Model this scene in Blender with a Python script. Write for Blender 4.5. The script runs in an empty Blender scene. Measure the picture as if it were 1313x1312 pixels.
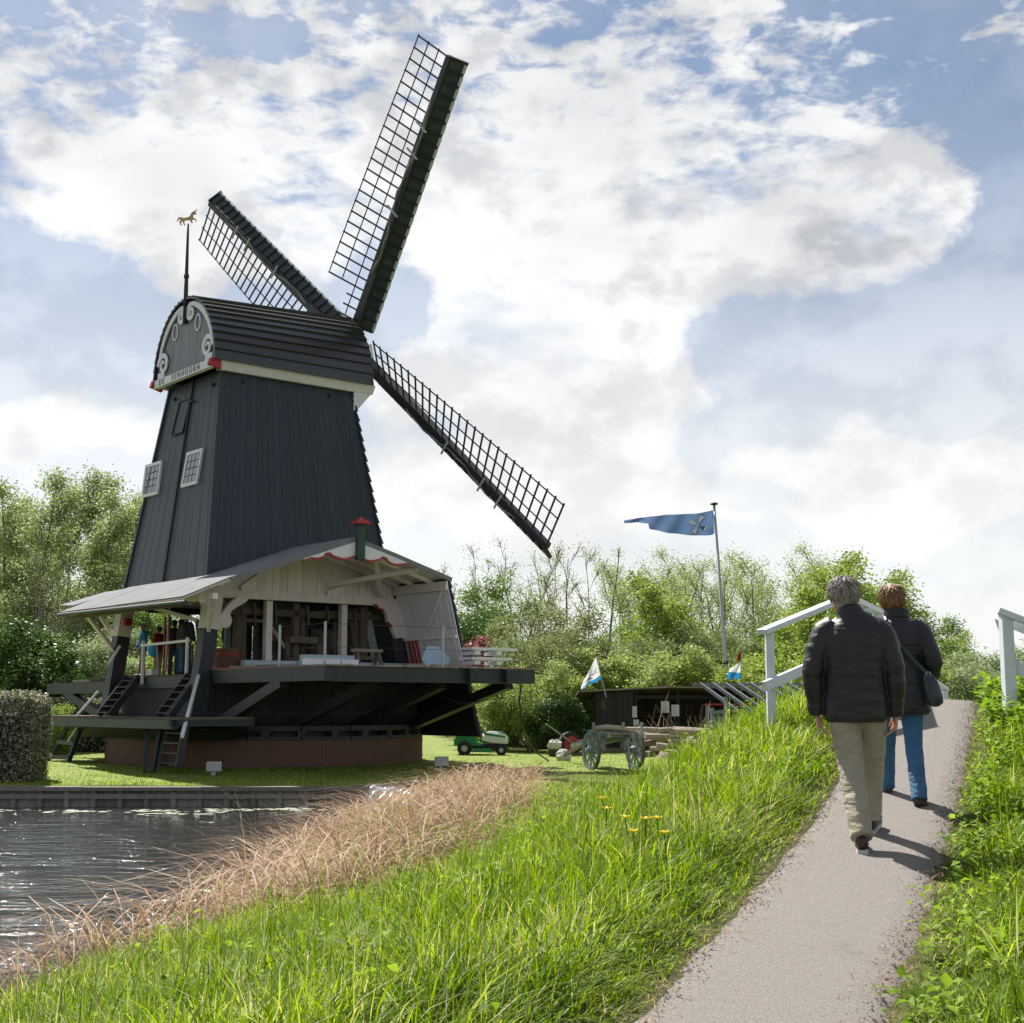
import bpy, bmesh, math, random
import numpy as np
from mathutils import Vector, Matrix, Quaternion, Euler
R = math.radians
random.seed(7)
rng = np.random.default_rng(11)
scene = bpy.context.scene
COL = scene.collection

# ------------------------------------------------------------------ camera
EYE = 1.9
cam_d = bpy.data.cameras.new('camera')
cam_d.lens = 36 * 1800 / 1313
cam_d.sensor_width = 36
cam_d.clip_end = 3000
cam = bpy.data.objects.new('camera', cam_d)
cam.location = (0, 0, EYE)
cam.rotation_euler = (R(90 + 7.88), 0, 0)
COL.objects.link(cam)
scene.camera = cam
scene.view_settings.view_transform = 'Standard'
scene.view_settings.look = 'None'
scene.view_settings.gamma = 1
scene.view_settings.use_curve_mapping = False
scene.view_settings.exposure = 1.05
scene.cycles.max_bounces = 8
scene.cycles.transparent_max_bounces = 8

# ------------------------------------------------------------------ sun
SUN_EL, SUN_AZ = R(51), R(-30)            # azimuth from +y (view direction), negative = to the left
sdir = Vector((math.sin(SUN_AZ) * math.cos(SUN_EL), math.cos(SUN_AZ) * math.cos(SUN_EL), math.sin(SUN_EL)))
sun_d = bpy.data.lights.new('sun', 'SUN')
sun_d.energy = 4.9
sun_d.angle = R(0.5)
sun_d.color = (1.0, 0.95, 0.87)
sun = bpy.data.objects.new('sun', sun_d)
sun.rotation_euler = sdir.to_track_quat('Z', 'Y').to_euler()
COL.objects.link(sun)

# ------------------------------------------------------------------ sky with clouds
world = bpy.data.worlds.new('World')
scene.world = world
world.use_nodes = True


def build_sky():
    nt = world.node_tree
    N, L = nt.nodes, nt.links
    N.clear()

    def node(t, **k):
        n = N.new(t)
        for a, v in k.items():
            setattr(n, a, v)
        return n

    def math_(op, a, b=None, c=None):
        n = node('ShaderNodeMath', operation=op)
        for i, v in enumerate((a, b, c)):
            if v is None:
                continue
            if isinstance(v, (int, float)):
                n.inputs[i].default_value = v
            else:
                L.new(v, n.inputs[i])
        return n.outputs[0]

    def smooth(v, a, b, lo=0.0, hi=1.0):
        n = node('ShaderNodeMapRange', interpolation_type='SMOOTHSTEP')
        L.new(v, n.inputs[0])
        n.inputs[1].default_value, n.inputs[2].default_value = a, b
        n.inputs[3].default_value, n.inputs[4].default_value = lo, hi
        return n.outputs[0]
    out = node('ShaderNodeOutputWorld')
    sky = node('ShaderNodeTexSky', sky_type='NISHITA')
    sky.sun_disc = False
    sky.sun_elevation = SUN_EL
    sky.sun_rotation = SUN_AZ
    sky.air_density = 1.0
    sky.dust_density = 0.3
    sky.ozone_density = 1.6
    tc = node('ShaderNodeTexCoord')
    d = tc.outputs['Generated']
    sep = node('ShaderNodeSeparateXYZ')
    L.new(d, sep.inputs[0])
    z = sep.outputs[2]
    # two cloud decks seen in perspective: dappled high cloud and heaped low cloud
    zz = math_('ADD', math_('MAXIMUM', z, 0.0), 0.16)
    div = node('ShaderNodeVectorMath', operation='SCALE')
    L.new(d, div.inputs[0])
    L.new(math_('DIVIDE', 1.0, zz), div.inputs['Scale'])
    P = div.outputs[0]

    def noise(vec, scale, detail, rough=0.5, dist=0.0, off=(0, 0, 0), zs=1.0):
        m = node('ShaderNodeMapping')
        m.inputs['Location'].default_value = off
        m.inputs['Scale'].default_value = (1, 1, zs)
        L.new(vec, m.inputs[0])
        n = node('ShaderNodeTexNoise')
        n.inputs['Scale'].default_value = scale
        n.inputs['Detail'].default_value = detail
        n.inputs['Roughness'].default_value = rough
        n.inputs['Distortion'].default_value = dist
        L.new(m.outputs[0], n.inputs['Vector'])
        return n.outputs[0]
    # where the big heaps and gaps stand: (azimuth, elevation, radius) in radians, strength
    def ae(x, y, r, s):
        return ((x - 656) / 1800, (905 - y) / 1800, r / 1800, s)
    heaps = [ae(20, 90, 70, .30), ae(70, 150, 70, .26), ae(250, 35, 70, .22), ae(190, 60, 55, .14), ae(285, 95, 60, .18), ae(330, 20, 50, .14),
             ae(60, 250, 85, .40), ae(180, 230, 100, .45), ae(310, 250, 120, .50), ae(400, 200, 90, .40), ae(120, 300, 70, .30), ae(30, 300, 50, .2), ae(250, 320, 70, .3), ae(170, 150, 60, .28), ae(280, 170, 80, .34), ae(370, 320, 80, .3),
             ae(480, 60, 110, .34), ae(600, 150, 150, .44), ae(720, 80, 150, .36), ae(560, 300, 120, .40), ae(700, 260, 160, .5), ae(850, 200, 150, .42), ae(840, 60, 120, .24), ae(640, 350, 90, .34), ae(800, 340, 110, .36), ae(950, 90, 120, .26),
             ae(960, 260, 90, .48), ae(1050, 270, 90, .58), ae(1140, 280, 85, .58), ae(1200, 290, 60, .50), ae(1100, 350, 95, .50), ae(1010, 340, 80, .40), ae(1190, 360, 55, .34), ae(900, 330, 70, .3), ae(1110, 220, 50, .3),
             ae(560, 440, 80, .40), ae(660, 450, 110, .52), ae(760, 480, 100, .50), ae(840, 510, 70, .42), ae(520, 500, 70, .35), ae(690, 540, 90, .36), ae(880, 540, 50, .25), ae(800, 420, 60, .25),
             ae(80, 555, 60, .40), ae(140, 550, 60, .40), ae(200, 570, 50, .3), ae(215, 385, 42, .36), ae(250, 380, 30, .2),
             ae(520, 620, 90, .34), ae(640, 630, 110, .36), ae(760, 610, 90, .36), ae(850, 640, 70, .26), ae(1100, 620, 90, .34), ae(1200, 610, 110, .42), ae(1290, 640, 90, .36), ae(1150, 690, 90, .25), ae(1100, 530, 40, .16), ae(980, 590, 50, .14),
             ae(60, 15, 60, -.24), ae(150, 100, 50, -.22), ae(120, 40, 40, -.15), ae(90, 200, 30, -.15), ae(350, 130, 45, -.22), ae(270, 140, 30, -.12), ae(30, 430, 110, -.40), ae(130, 420, 90, -.34), ae(300, 420, 80, -.2), ae(450, 15, 40, -.15),
             ae(1180, 110, 90, -.20), ae(1280, 190, 90, -.28), ae(1250, 40, 70, -.12), ae(1300, 330, 90, -.44), ae(1270, 450, 110, -.40), ae(1060, 470, 100, -.36), ae(950, 430, 60, -.3), ae(1160, 500, 90, -.30), ae(690, 120, 30, -.14), ae(860, 55, 36, -.16), ae(480, 385, 60, -.4), ae(550, 375, 50, -.3), ae(620, 395, 40, -.2), ae(560, 570, 60, -.22), ae(700, 590, 40, -.12), ae(900, 590, 60, -.2), ae(930, 480, 60, -.25), ae(940, 540, 60, -.2), ae(1020, 560, 60, -.2)]
    # wobble the direction so that the heaps get broken edges
    wn = node('ShaderNodeTexNoise')
    wn.inputs['Scale'].default_value = 9
    wn.inputs['Detail'].default_value = 7
    wn.inputs['Roughness'].default_value = 0.6
    L.new(d, wn.inputs['Vector'])
    ws = node('ShaderNodeVectorMath', operation='MULTIPLY_ADD')
    L.new(wn.outputs['Color'], ws.inputs[0])
    ws.inputs[1].default_value = (.09, .09, .09)
    ws.inputs[2].default_value = (-.045, -.045, -.045)
    wd = node('ShaderNodeVectorMath', operation='ADD')
    L.new(d, wd.inputs[0])
    L.new(ws.outputs[0], wd.inputs[1])
    field = None
    for az, el, r, s in heaps:
        c = (math.sin(az) * math.cos(el), math.cos(az) * math.cos(el), math.sin(el))
        dn = node('ShaderNodeVectorMath', operation='DISTANCE')
        L.new(wd.outputs[0], dn.inputs[0])
        dn.inputs[1].default_value = c
        v = smooth(dn.outputs['Value'], r * 1.45, r * .15, 0.0, s)
        field = v if field is None else math_('ADD', field, v)
    small = math_('ADD', math_('MULTIPLY', noise(P, 8.0, 8, .6, .2, (3.1, 1.7, 0)), .5), math_('MULTIPLY', noise(P, 21.0, 7, .58, .3, (1.3, 4.2, 0)), .5))
    small = math_('ADD', math_('MULTIPLY', math_('SUBTRACT', small, .5), 1.5), .5)
    mid = noise(d, 5.0, 9, .52, .2, (2.2, .3, 1.1), 1.6)
    hi = smooth(z, .22, .52)
    tex = node('ShaderNodeMix')
    L.new(hi, tex.inputs[0])
    L.new(mid, tex.inputs[2])
    L.new(small, tex.inputs[3])
    cap = math_('SUBTRACT', .30, math_('MULTIPLY', hi, .19))
    dens = math_('ADD', math_('MINIMUM', math_('MULTIPLY', field, .60), cap), math_('MULTIPLY', math_('SUBTRACT', tex.outputs[0], .5), math_('ADD', 1.45, math_('MULTIPLY', hi, 0.9))))
    dens = math_('ADD', dens, .5)
    crisp = smooth(dens, .42, .76)
    softe = smooth(dens, .38, .80)
    am = node('ShaderNodeMix')
    L.new(hi, am.inputs[0])
    L.new(crisp, am.inputs[2])
    L.new(softe, am.inputs[3])
    alpha = am.outputs[0]
    alpha = math_('MAXIMUM', alpha, smooth(z, .50, .05, 0, .88))       # milky air towards the horizon
    veil = math_('MULTIPLY', smooth(noise(P, 1.6, 5, .55, 0, (7, 2, 0)), .35, .7), .35)
    alpha = math_('MAXIMUM', alpha, veil)
    # light and shade inside the clouds: thick parts greyer from below
    shade_n = noise(d, 6.5, 7, .5, 0, (5.2, 1.9, .4), 2.0)
    # the dark belly of the largest heap
    bl = None
    for x, y, r, s in ((1000, 265, 60, .85), (1070, 350, 80, .80), (1150, 355, 70, .6), (985, 330, 60, .6), (760, 230, 150, .25), (230, 300, 80, .25), (690, 500, 80, .25)):
        az, el = (x - 656) / 1800, (905 - y) / 1800
        dn = node('ShaderNodeVectorMath', operation='DISTANCE')
        L.new(wd.outputs[0], dn.inputs[0])
        dn.inputs[1].default_value = (math.sin(az) * math.cos(el), math.cos(az) * math.cos(el), math.sin(el))
        v = smooth(dn.outputs['Value'], r * 1.75 / 1800, 0.0, 0, s)
        bl = v if bl is None else math_('MAXIMUM', bl, v)
    # relief: the same billow noise sampled a little towards the sun; less cloud there means a lit side
    sh1 = node('ShaderNodeVectorMath', operation='ADD')
    L.new(d, sh1.inputs[0])
    sh1.inputs[1].default_value = tuple(sdir * .035)

    def billow(v):
        return math_('ADD', math_('MULTIPLY', noise(v, 7.0, 9, .55, .15, (9.2, 3.3, 1.4), 1.4), .75), math_('MULTIPLY', noise(v, 24.0, 6, .55, .1, (2.7, 6.1, 3.3), 1.4), .25))
    relief = math_('SUBTRACT', billow(sh1.outputs[0]), billow(d))
    rel = math_('MULTIPLY', smooth(relief, -.05, .10, 0, .60), smooth(z, .06, .36, .30, 1.0))
    grey = math_('ADD', math_('ADD', math_('MULTIPLY', bl, .55), math_('ADD', rel, math_('MULTIPLY', smooth(shade_n, .42, .66, 0, .22), smooth(z, .06, .36, .3, 1.0)))), smooth(z, .30, .52, 0, .25))
    cm = node('ShaderNodeMix', data_type='RGBA')
    L.new(grey, cm.inputs[0])
    cm.inputs[6].default_value = (7.0, 7.0, 6.95, 1)
    cm.inputs[7].default_value = (3.7, 3.8, 4.05, 1)
    mx = node('ShaderNodeMix', data_type='RGBA')
    L.new(alpha, mx.inputs[0])
    sh = node('ShaderNodeHueSaturation')
    sh.inputs['Value'].default_value = .66
    sh.inputs['Saturation'].default_value = .92
    L.new(sky.outputs[0], sh.inputs['Color'])
    L.new(sh.outputs[0], mx.inputs[6])
    L.new(cm.outputs[2], mx.inputs[7])
    bg = node('ShaderNodeBackground')
    bg.inputs['Strength'].default_value = 0.072
    L.new(mx.outputs[2], bg.inputs['Color'])
    L.new(bg.outputs[0], out.inputs['Surface'])


build_sky()

# ------------------------------------------------------------------ helpers


def mat(name, c1, c2=None, scale=6.0, rough=.6, bump=0.0, bscale=30.0, stretch=(1, 1, 1), spec=.35, rnd=0.0, trans=0.0, metal=0.0, attr=None, ramp=None, detail=5, wear=None, bstretch=None):
    """procedural material: noise between two colours, fine bump, per-object tint, optional leaf translucency"""
    m = bpy.data.materials.new(name)
    m.use_nodes = True
    nt = m.node_tree
    N, L = nt.nodes, nt.links
    b = N['Principled BSDF']
    out = N['Material Output']
    tc = N.new('ShaderNodeTexCoord')
    mp = N.new('ShaderNodeMapping')
    mp.inputs['Scale'].default_value = stretch
    L.new(tc.outputs['Object'], mp.inputs[0])
    no = N.new('ShaderNodeTexNoise')
    no.inputs['Scale'].default_value = scale
    no.inputs['Detail'].default_value = detail
    no.inputs['Roughness'].default_value = .6
    L.new(mp.outputs[0], no.inputs['Vector'])
    c2 = c2 or tuple(x * .75 for x in c1)
    cr = N.new('ShaderNodeValToRGB')
    cr.color_ramp.elements[0].position = .3
    cr.color_ramp.elements[1].position = .7
    cr.color_ramp.elements[0].color = (*c1, 1)
    cr.color_ramp.elements[1].color = (*c2, 1)
    if ramp:
        for pos, c in ramp:
            e = cr.color_ramp.elements.new(pos)
            e.color = (*c, 1)
    src = no.outputs[0]
    if attr:
        at = N.new('ShaderNodeAttribute')
        at.attribute_name = attr
        src = at.outputs['Fac']
        cr.color_ramp.elements[0].position = 0.0
        cr.color_ramp.elements[-1].position = 1.0
    L.new(src, cr.inputs[0])
    col = cr.outputs[0]
    if wear:
        wn = N.new('ShaderNodeTexNoise')
        wn.inputs['Scale'].default_value = wear[1]
        wn.inputs['Detail'].default_value = 8
        wn.inputs['Roughness'].default_value = .7
        L.new(mp.outputs[0], wn.inputs['Vector'])
        wr = N.new('ShaderNodeMapRange')
        wr.inputs[1].default_value, wr.inputs[2].default_value = wear[2], wear[2] + .12
        L.new(wn.outputs[0], wr.inputs[0])
        wm = N.new('ShaderNodeMix')
        wm.data_type = 'RGBA'
        L.new(wr.outputs[0], wm.inputs[0])
        L.new(col, wm.inputs[6])
        wm.inputs[7].default_value = (*wear[0], 1)
        col = wm.outputs[2]
    if rnd:
        oi = N.new('ShaderNodeObjectInfo')
        mr = N.new('ShaderNodeMapRange')
        mr.inputs[3].default_value, mr.inputs[4].default_value = 1 - rnd, 1 + rnd
        L.new(oi.outputs['Random'], mr.inputs[0])
        hs = N.new('ShaderNodeHueSaturation')
        L.new(mr.outputs[0], hs.inputs['Value'])
        L.new(col, hs.inputs['Color'])
        col = hs.outputs[0]
    L.new(col, b.inputs['Base Color'])
    b.inputs['Roughness'].default_value = rough
    b.inputs['Metallic'].default_value = metal
    b.inputs['Specular IOR Level'].default_value = spec
    if bump:
        bn = N.new('ShaderNodeTexNoise')
        bn.inputs['Scale'].default_value = bscale
        bn.inputs['Detail'].default_value = 6
        if bstretch:
            mp2 = N.new('ShaderNodeMapping')
            mp2.inputs['Scale'].default_value = bstretch
            L.new(tc.outputs['Object'], mp2.inputs[0])
            L.new(mp2.outputs[0], bn.inputs['Vector'])
        else:
            L.new(mp.outputs[0], bn.inputs['Vector'])
        bp = N.new('ShaderNodeBump')
        bp.inputs['Strength'].default_value = bump
        bp.inputs['Distance'].default_value = .02 if not bstretch else .05
        L.new(bn.outputs[0], bp.inputs['Height'])
        L.new(bp.outputs[0], b.inputs['Normal'])
    if trans:
        tr = N.new('ShaderNodeBsdfTranslucent')
        hs2 = N.new('ShaderNodeHueSaturation')
        hs2.inputs['Value'].default_value = 1.3
        hs2.inputs['Saturation'].default_value = 1.05
        L.new(col, hs2.inputs['Color'])
        L.new(hs2.outputs[0], tr.inputs[0])
        mx = N.new('ShaderNodeMixShader')
        mx.inputs[0].default_value = trans
        L.new(b.outputs[0], mx.inputs[1])
        L.new(tr.outputs[0], mx.inputs[2])
        L.new(mx.outputs[0], out.inputs['Surface'])
    return m


def link(o, parent=None):
    COL.objects.link(o)
    if parent is not None:
        o.parent = parent
    return o


def tag(o, label=None, cat=None, group=None, kind=None):
    if label:
        o['label'] = label
    if cat:
        o['category'] = cat
    if group:
        o['group'] = group
    if kind:
        o['kind'] = kind
    return o


def thing(name, label, cat, loc=(0, 0, 0), rz=0.0, group=None):
    o = bpy.data.objects.new(name, None)
    o.empty_display_size = .2
    o.location = loc
    o.rotation_euler = (0, 0, rz)
    COL.objects.link(o)
    return tag(o, label, cat, group)


class MB:
    """collects vertices and faces for one mesh"""

    def __init__(s):
        s.v, s.f = [], []

    def add(s, vs, fs):
        k = len(s.v)
        s.v += [tuple(p) for p in vs]
        s.f += [tuple(i + k for i in f) for f in fs]
        return s

    def hexa(s, a, b):
        """two quads a (4 pts) and b (4 pts) joined"""
        return s.add(list(a) + list(b), [(3, 2, 1, 0), (4, 5, 6, 7), (0, 1, 5, 4), (1, 2, 6, 5), (2, 3, 7, 6), (3, 0, 4, 7)])

    def box(s, lo, hi):
        x0, y0, z0 = lo
        x1, y1, z1 = hi
        return s.hexa([(x0, y0, z0), (x1, y0, z0), (x1, y1, z0), (x0, y1, z0)], [(x0, y0, z1), (x1, y0, z1), (x1, y1, z1), (x0, y1, z1)])

    def slab(s, pts, n, th):
        n = Vector(n).normalized() * th
        a = [Vector(p) for p in pts]
        b = [p + n for p in a]
        k = len(a)
        s.add(a + b, [tuple(range(k - 1, -1, -1)), tuple(range(k, 2 * k))] + [(i, (i + 1) % k, k + (i + 1) % k, k + i) for i in range(k)])
        return s

    def beam(s, p0, p1, w, h, up=(0, 0, 1), w1=None, h1=None):
        p0, p1 = Vector(p0), Vector(p1)
        d = (p1 - p0).normalized()
        x = d.cross(Vector(up))
        if x.length < 1e-4:
            x = d.cross(Vector((1, 0, 0)))
        x.normalize()
        y = x.cross(d)
        w1, h1 = w1 or w, h1 or h
        q = lambda p, a, b: [p - x * a / 2 - y * b / 2, p + x * a / 2 - y * b / 2, p + x * a / 2 + y * b / 2, p - x * a / 2 + y * b / 2]
        return s.hexa(q(p0, w, h), q(p1, w1, h1))

    def tube(s, pts, rad, n=8, cap=True, ref=None, flat=1.0):
        """loft along pts; rad: scalar or list of r or (rx, ry)"""
        pts = [Vector(p) for p in pts]
        m = len(pts)
        if not isinstance(rad, (list, tuple)):
            rad = [rad] * m
        base = len(s.v)
        t0 = (pts[1] - pts[0]).normalized()
        ref = Vector(ref) if ref else (Vector((1, 0, 0)) if abs(t0.x) < .8 else Vector((0, 1, 0)))
        for i, p in enumerate(pts):
            t = (pts[min(i + 1, m - 1)] - pts[max(i - 1, 0)]).normalized()
            x = (ref - t * ref.dot(t))
            if x.length < 1e-5:
                x = t.orthogonal()
            x.normalize()
            y = t.cross(x)
            r = rad[i]
            rx, ry = r if isinstance(r, (tuple, list)) else (r, r * flat)
            for k in range(n):
                a = 2 * math.pi * k / n
                s.v.append(tuple(p + x * (rx * math.cos(a)) + y * (ry * math.sin(a))))
        for i in range(m - 1):
            for k in range(n):
                a = base + i * n + k
                b = base + i * n + (k + 1) % n
                s.f.append((a, b, b + n, a + n))
        if cap:
            s.f.append(tuple(base + k for k in range(n - 1, -1, -1)))
            s.f.append(tuple(base + (m - 1) * n + k for k in range(n)))
        return s

    def ball(s, c, r, n=10, m=7):
        c = Vector(c)
        rx, ry, rz = r if isinstance(r, (tuple, list)) else (r, r, r)
        base = len(s.v)
        s.v.append(tuple(c + Vector((0, 0, -rz))))
        for i in range(1, m):
            a = -math.pi / 2 + math.pi * i / m
            for k in range(n):
                b = 2 * math.pi * k / n
                s.v.append(tuple(c + Vector((rx * math.cos(a) * math.cos(b), ry * math.cos(a) * math.sin(b), rz * math.sin(a)))))
        s.v.append(tuple(c + Vector((0, 0, rz))))
        top = len(s.v) - 1
        for k in range(n):
            s.f.append((base, base + 1 + (k + 1) % n, base + 1 + k))
            s.f.append((top, top - n + k, top - n + (k + 1) % n))
        for i in range(m - 2):
            for k in range(n):
                a = base + 1 + i * n + k
                b = base + 1 + i * n + (k + 1) % n
                s.f.append((a, b, b + n, a + n))
        return s

    def mesh(s, name, m=None, smooth=False):
        me = bpy.data.meshes.new(name)
        me.from_pydata(s.v, [], s.f)
        me.update()
        if m:
            me.materials.append(m)
        if smooth:
            me.polygons.foreach_set('use_smooth', [True] * len(me.polygons))
        return me

    def build(s, name, m, parent=None, smooth=False, label=None, bevel=0.0):
        o = bpy.data.objects.new(name, s.mesh(name, m, smooth))
        link(o, parent)
        if label:
            o['label'] = label
        if bevel:
            bv = o.modifiers.new('bevel', 'BEVEL')
            bv.width = bevel
            bv.segments = 2
            bv.limit_method = 'ANGLE'
        return o


def np_mesh(name, V, F, m, attr=None, smooth=False):
    """fast mesh from arrays; F is (n, k) with constant k; attr one float per vertex"""
    me = bpy.data.meshes.new(name)
    V = np.ascontiguousarray(V, dtype=np.float32)
    F = np.ascontiguousarray(F, dtype=np.int32)
    me.vertices.add(len(V))
    me.vertices.foreach_set('co', V.ravel())
    n, k = F.shape
    me.loops.add(n * k)
    me.loops.foreach_set('vertex_index', F.ravel())
    me.polygons.add(n)
    me.polygons.foreach_set('loop_start', np.arange(0, n * k, k, dtype=np.int32))
    me.polygons.foreach_set('loop_total', np.full(n, k, dtype=np.int32))
    if smooth:
        me.polygons.foreach_set('use_smooth', np.ones(n, dtype=bool))
    if attr is not None:
        a = me.attributes.new('tint', 'FLOAT', 'POINT')
        a.data.foreach_set('value', np.ascontiguousarray(attr, dtype=np.float32))
    me.update(calc_edges=True)
    if m:
        me.materials.append(m)
    return me


def vnoise(x, y, s=1.0, seed=0):
    """smooth pseudo noise in -1..1"""
    x, y = np.asarray(x) * s + seed * 17.3, np.asarray(y) * s - seed * 9.1
    return (np.sin(x * 1.3 + 1.7 * np.sin(y * .7)) + np.sin(y * 1.7 + 1.3 * np.sin(x * .9 + 2)) + np.sin((x + y) * 2.3 + 1.1) * .6 + np.sin((x - y) * 3.1 + .4) * .4) / 3.0


def sstep(a, b, x):
    t = np.clip((np.asarray(x) - a) / (b - a), 0, 1)
    return t * t * (3 - 2 * t)


# ------------------------------------------------------------------ terrain shape
_pz = np.polyfit([0, 4, 5.5, 6.9, 8.7, 10.2, 11.2, 12.6, 14.0], [.48, .64, .72, .81, .99, 1.18, 1.33, 1.59, 1.88], 3)
PATH_END = 14.2


def path_z(y):
    return np.polyval(_pz, np.clip(y, 0, PATH_END))


def path_cx(y):
    return .935 + .372 * (np.asarray(y) - 5.5)


HALF = .46
WALL_Y = 33.5
WATER_Z = -.43


def shore_x(y):
    return -4.5 + .75 * sstep(10, 16, y) + .9 * sstep(25, 33.5, y) + .22 * np.sin(np.asarray(y) * .5)


def ground_z(x, y):
    x, y = np.asarray(x, float), np.asarray(y, float)
    lawn = .06 + .16 * sstep(34, 42, y) + .02 * vnoise(x, y, .3)
    xs = shore_x(y)
    base = np.where(y < WALL_Y, -1.3 + (lawn + 1.3) * sstep(xs - 1.6, xs + 2.6, x), lawn)
    zp = path_z(y)
    fade = 1 - sstep(14.4, 17.5, y)
    lf = path_cx(y) - HALF - x
    rt = x - path_cx(y) - HALF
    s = np.maximum(lf, 0) + np.maximum(rt, 0) * .8
    k = (1 - sstep(.35, 4.5, s)) * fade
    return base + (zp - base) * k + .03 * vnoise(x, y, 1.9, 3) * sstep(.05, .6, s)


# ------------------------------------------------------------------ materials
M = {}
M['tar'] = mat('tarred_boards', (.0125, .0178, .027), (.023, .030, .042), 3, .42, .25, 40, (6, 6, .5), .45, rnd=.22, wear=((.040, .044, .050), .9, .57))
M['tar_tail_lit'] = mat('tarred_boards_tail_lit', (.020, .025, .033), (.033, .039, .049), 3, .45, .25, 40, (6, 6, .5), .45, rnd=.22, wear=((.052, .056, .062), .9, .57))  # same tar made lighter: the tail side's grazing light put into the colour
M['tar_roof'] = mat('tarred_cap_boards', (.019, .021, .025), (.040, .039, .040), 5, .28, .2, 30, (1, 6, 6), .65, rnd=.22)
M['dark'] = mat('black_painted_wood', (.014, .017, .022), (.028, .032, .038), 6, .55, .3, 30, (1, 1, 1), .35, rnd=.15)
M['beam'] = mat('bluish_black_beam', (.016, .020, .026), (.03, .035, .042), 5, .5, .3, 30, (1, 1, 1), .4, rnd=.1)
M['grey'] = mat('grey_gable_paint', (.19, .205, .23), (.155, .168, .19), 3, .5, .15, 40, (4, 4, .6), .4, rnd=.08)
M['white'] = mat('white_paint', (.70, .70, .73), (.60, .60, .63), 5, .45, .12, 30, (1, 1, 1), .4, wear=((.33, .32, .29), 3.0, .66))
M['oldwhite'] = mat('weathered_white_boards', (.76, .70, .66), (.62, .58, .545), 4, .6, .2, 30, (3, 3, .7), .3, rnd=.08, wear=((.22, .20, .17), 2.5, .63))
M['red'] = mat('red_paint', (.38, .025, .025), (.30, .02, .02), 6, .45)
M['sail'] = mat('sail_frame_wood', (.020, .022, .026), (.034, .036, .041), 6, .5, .2, 40)
M['sail_board'] = mat('sail_board_green_grey', (.03, .045, .05), (.05, .066, .07), 4, .5, .2, 30, rnd=.2)
M['edge'] = mat('pale_edge_strip', (.45, .47, .48), (.34, .36, .37), 8, .5)
M['felt'] = mat('grey_roofing_sheet', (.21, .213, .22), (.165, .168, .175), 2.5, .9, .15, 20, spec=.08, wear=((.15, .15, .145), 1.5, .62))
M['wood'] = mat('weathered_timber', (.22, .18, .14), (.34, .29, .23), 3, .8, .4, 25, (1, 5, 5), .2, rnd=.25)
M['oldwood'] = mat('dark_weathered_timber', (.085, .07, .055), (.15, .125, .10), 3, .8, .4, 25, (1, 5, 5), .2, rnd=.25)
M['quay'] = mat('weathered_quay_boards', (.15, .145, .13), (.25, .24, .215), 4, .8, .5, 20, (5, 5, 1), .2, rnd=.3, wear=((.05, .06, .03), 3, .6))
M['blue_paint'] = mat('pale_blue_paint', (.34, .45, .52), (.28, .39, .46), 4, .5)
M['bluegrey'] = mat('blue_grey_cart_paint', (.25, .30, .295), (.17, .205, .20), 7, .6, .2, 30, rnd=.1, wear=((.14, .11, .08), 5, .6))
M['brick'] = mat('red_brick', (.215, .112, .088), (.15, .082, .066), 14, .85, .4, 60, rnd=.0)
M['mortar'] = mat('mortar', (.20, .18, .16), None, 8, .9)
M['stone'] = mat('pale_stone', (.55, .54, .5), (.38, .37, .34), 9, .8, .5, 20)
M['glass'] = mat('window_glass', (.22, .24, .27), (.30, .32, .35), 3, .12, spec=.6)
M['gold'] = mat('gilded_metal', (.42, .30, .12), (.30, .2, .08), 9, .35, metal=.75)
M['steel'] = mat('galvanised_steel', (.40, .43, .46), (.33, .36, .38), 9, .45, metal=.3)
M['zinc'] = mat('dull_zinc', (.20, .22, .24), (.15, .165, .18), 9, .6)
M['rubber'] = mat('black_rubber', (.015, .015, .016), (.03, .03, .03), 9, .8)
M['rail'] = mat('pale_grey_blue_rail_paint', (.60, .65, .70), (.52, .57, .62), 5, .5, .1, 40, wear=((.30, .30, .28), 6, .68))
M['asphalt'] = mat('worn_asphalt', (.20, .18, .166), (.40, .362, .335), 120, .9, .9, 260, spec=.2, detail=3, wear=((.21, .19, .175), 1.1, .64))
M['grass_blade'] = mat('grass_blades', (.07, .125, .008), (.44, .40, .20), 5, .5, trans=.52, attr='tint', spec=.22,
                       ramp=[(.25, (.145, .245, .010)), (.6, (.26, .375, .016)), (.88, (.37, .46, .035)), (.95, (.34, .34, .09))])
M['reed'] = mat('dry_reed', (.17, .10, .055), (.60, .46, .31), 5, .65, trans=.28, attr='tint', ramp=[(.35, (.29, .175, .10)), (.65, (.40, .26, .155))])
M['weed'] = mat('broad_weed_leaves', (.075, .15, .010), (.30, .43, .05), 5, .6, trans=.42, attr='tint', spec=.12)
M['lily'] = mat('floating_leaves', (.14, .16, .10), (.25, .27, .19), 5, .6)
M['yellow'] = mat('yellow_petal', (.80, .62, .015), (.85, .66, .02), 5, .5, trans=.3)
M['cable'] = mat('dark_rope', (.03, .03, .03), (.06, .055, .05), 20, .7)
M['plastic'] = mat('grey_plastic_sheet', (.36, .38, .40), (.20, .21, .23), 2.5, .22, .6, 6, spec=.5)
M['black_sheet'] = mat('black_sheet', (.018, .018, .02), (.03, .03, .033), 4, .5, .5, 9)


def lawn_material():
    m = mat('lawn', (.12, .175, .030), (.20, .245, .055), 1.2, .8, .8, 60, trans=.0, spec=.15, wear=((.20, .22, .04), .9, .58))
    return m


M['lawn'] = lawn_material()
M['soil'] = mat('bank_soil', (.045, .055, .018), (.10, .10, .035), 4, .95, .6, 30, spec=.1)

# ------------------------------------------------------------------ ground, path, water


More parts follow.
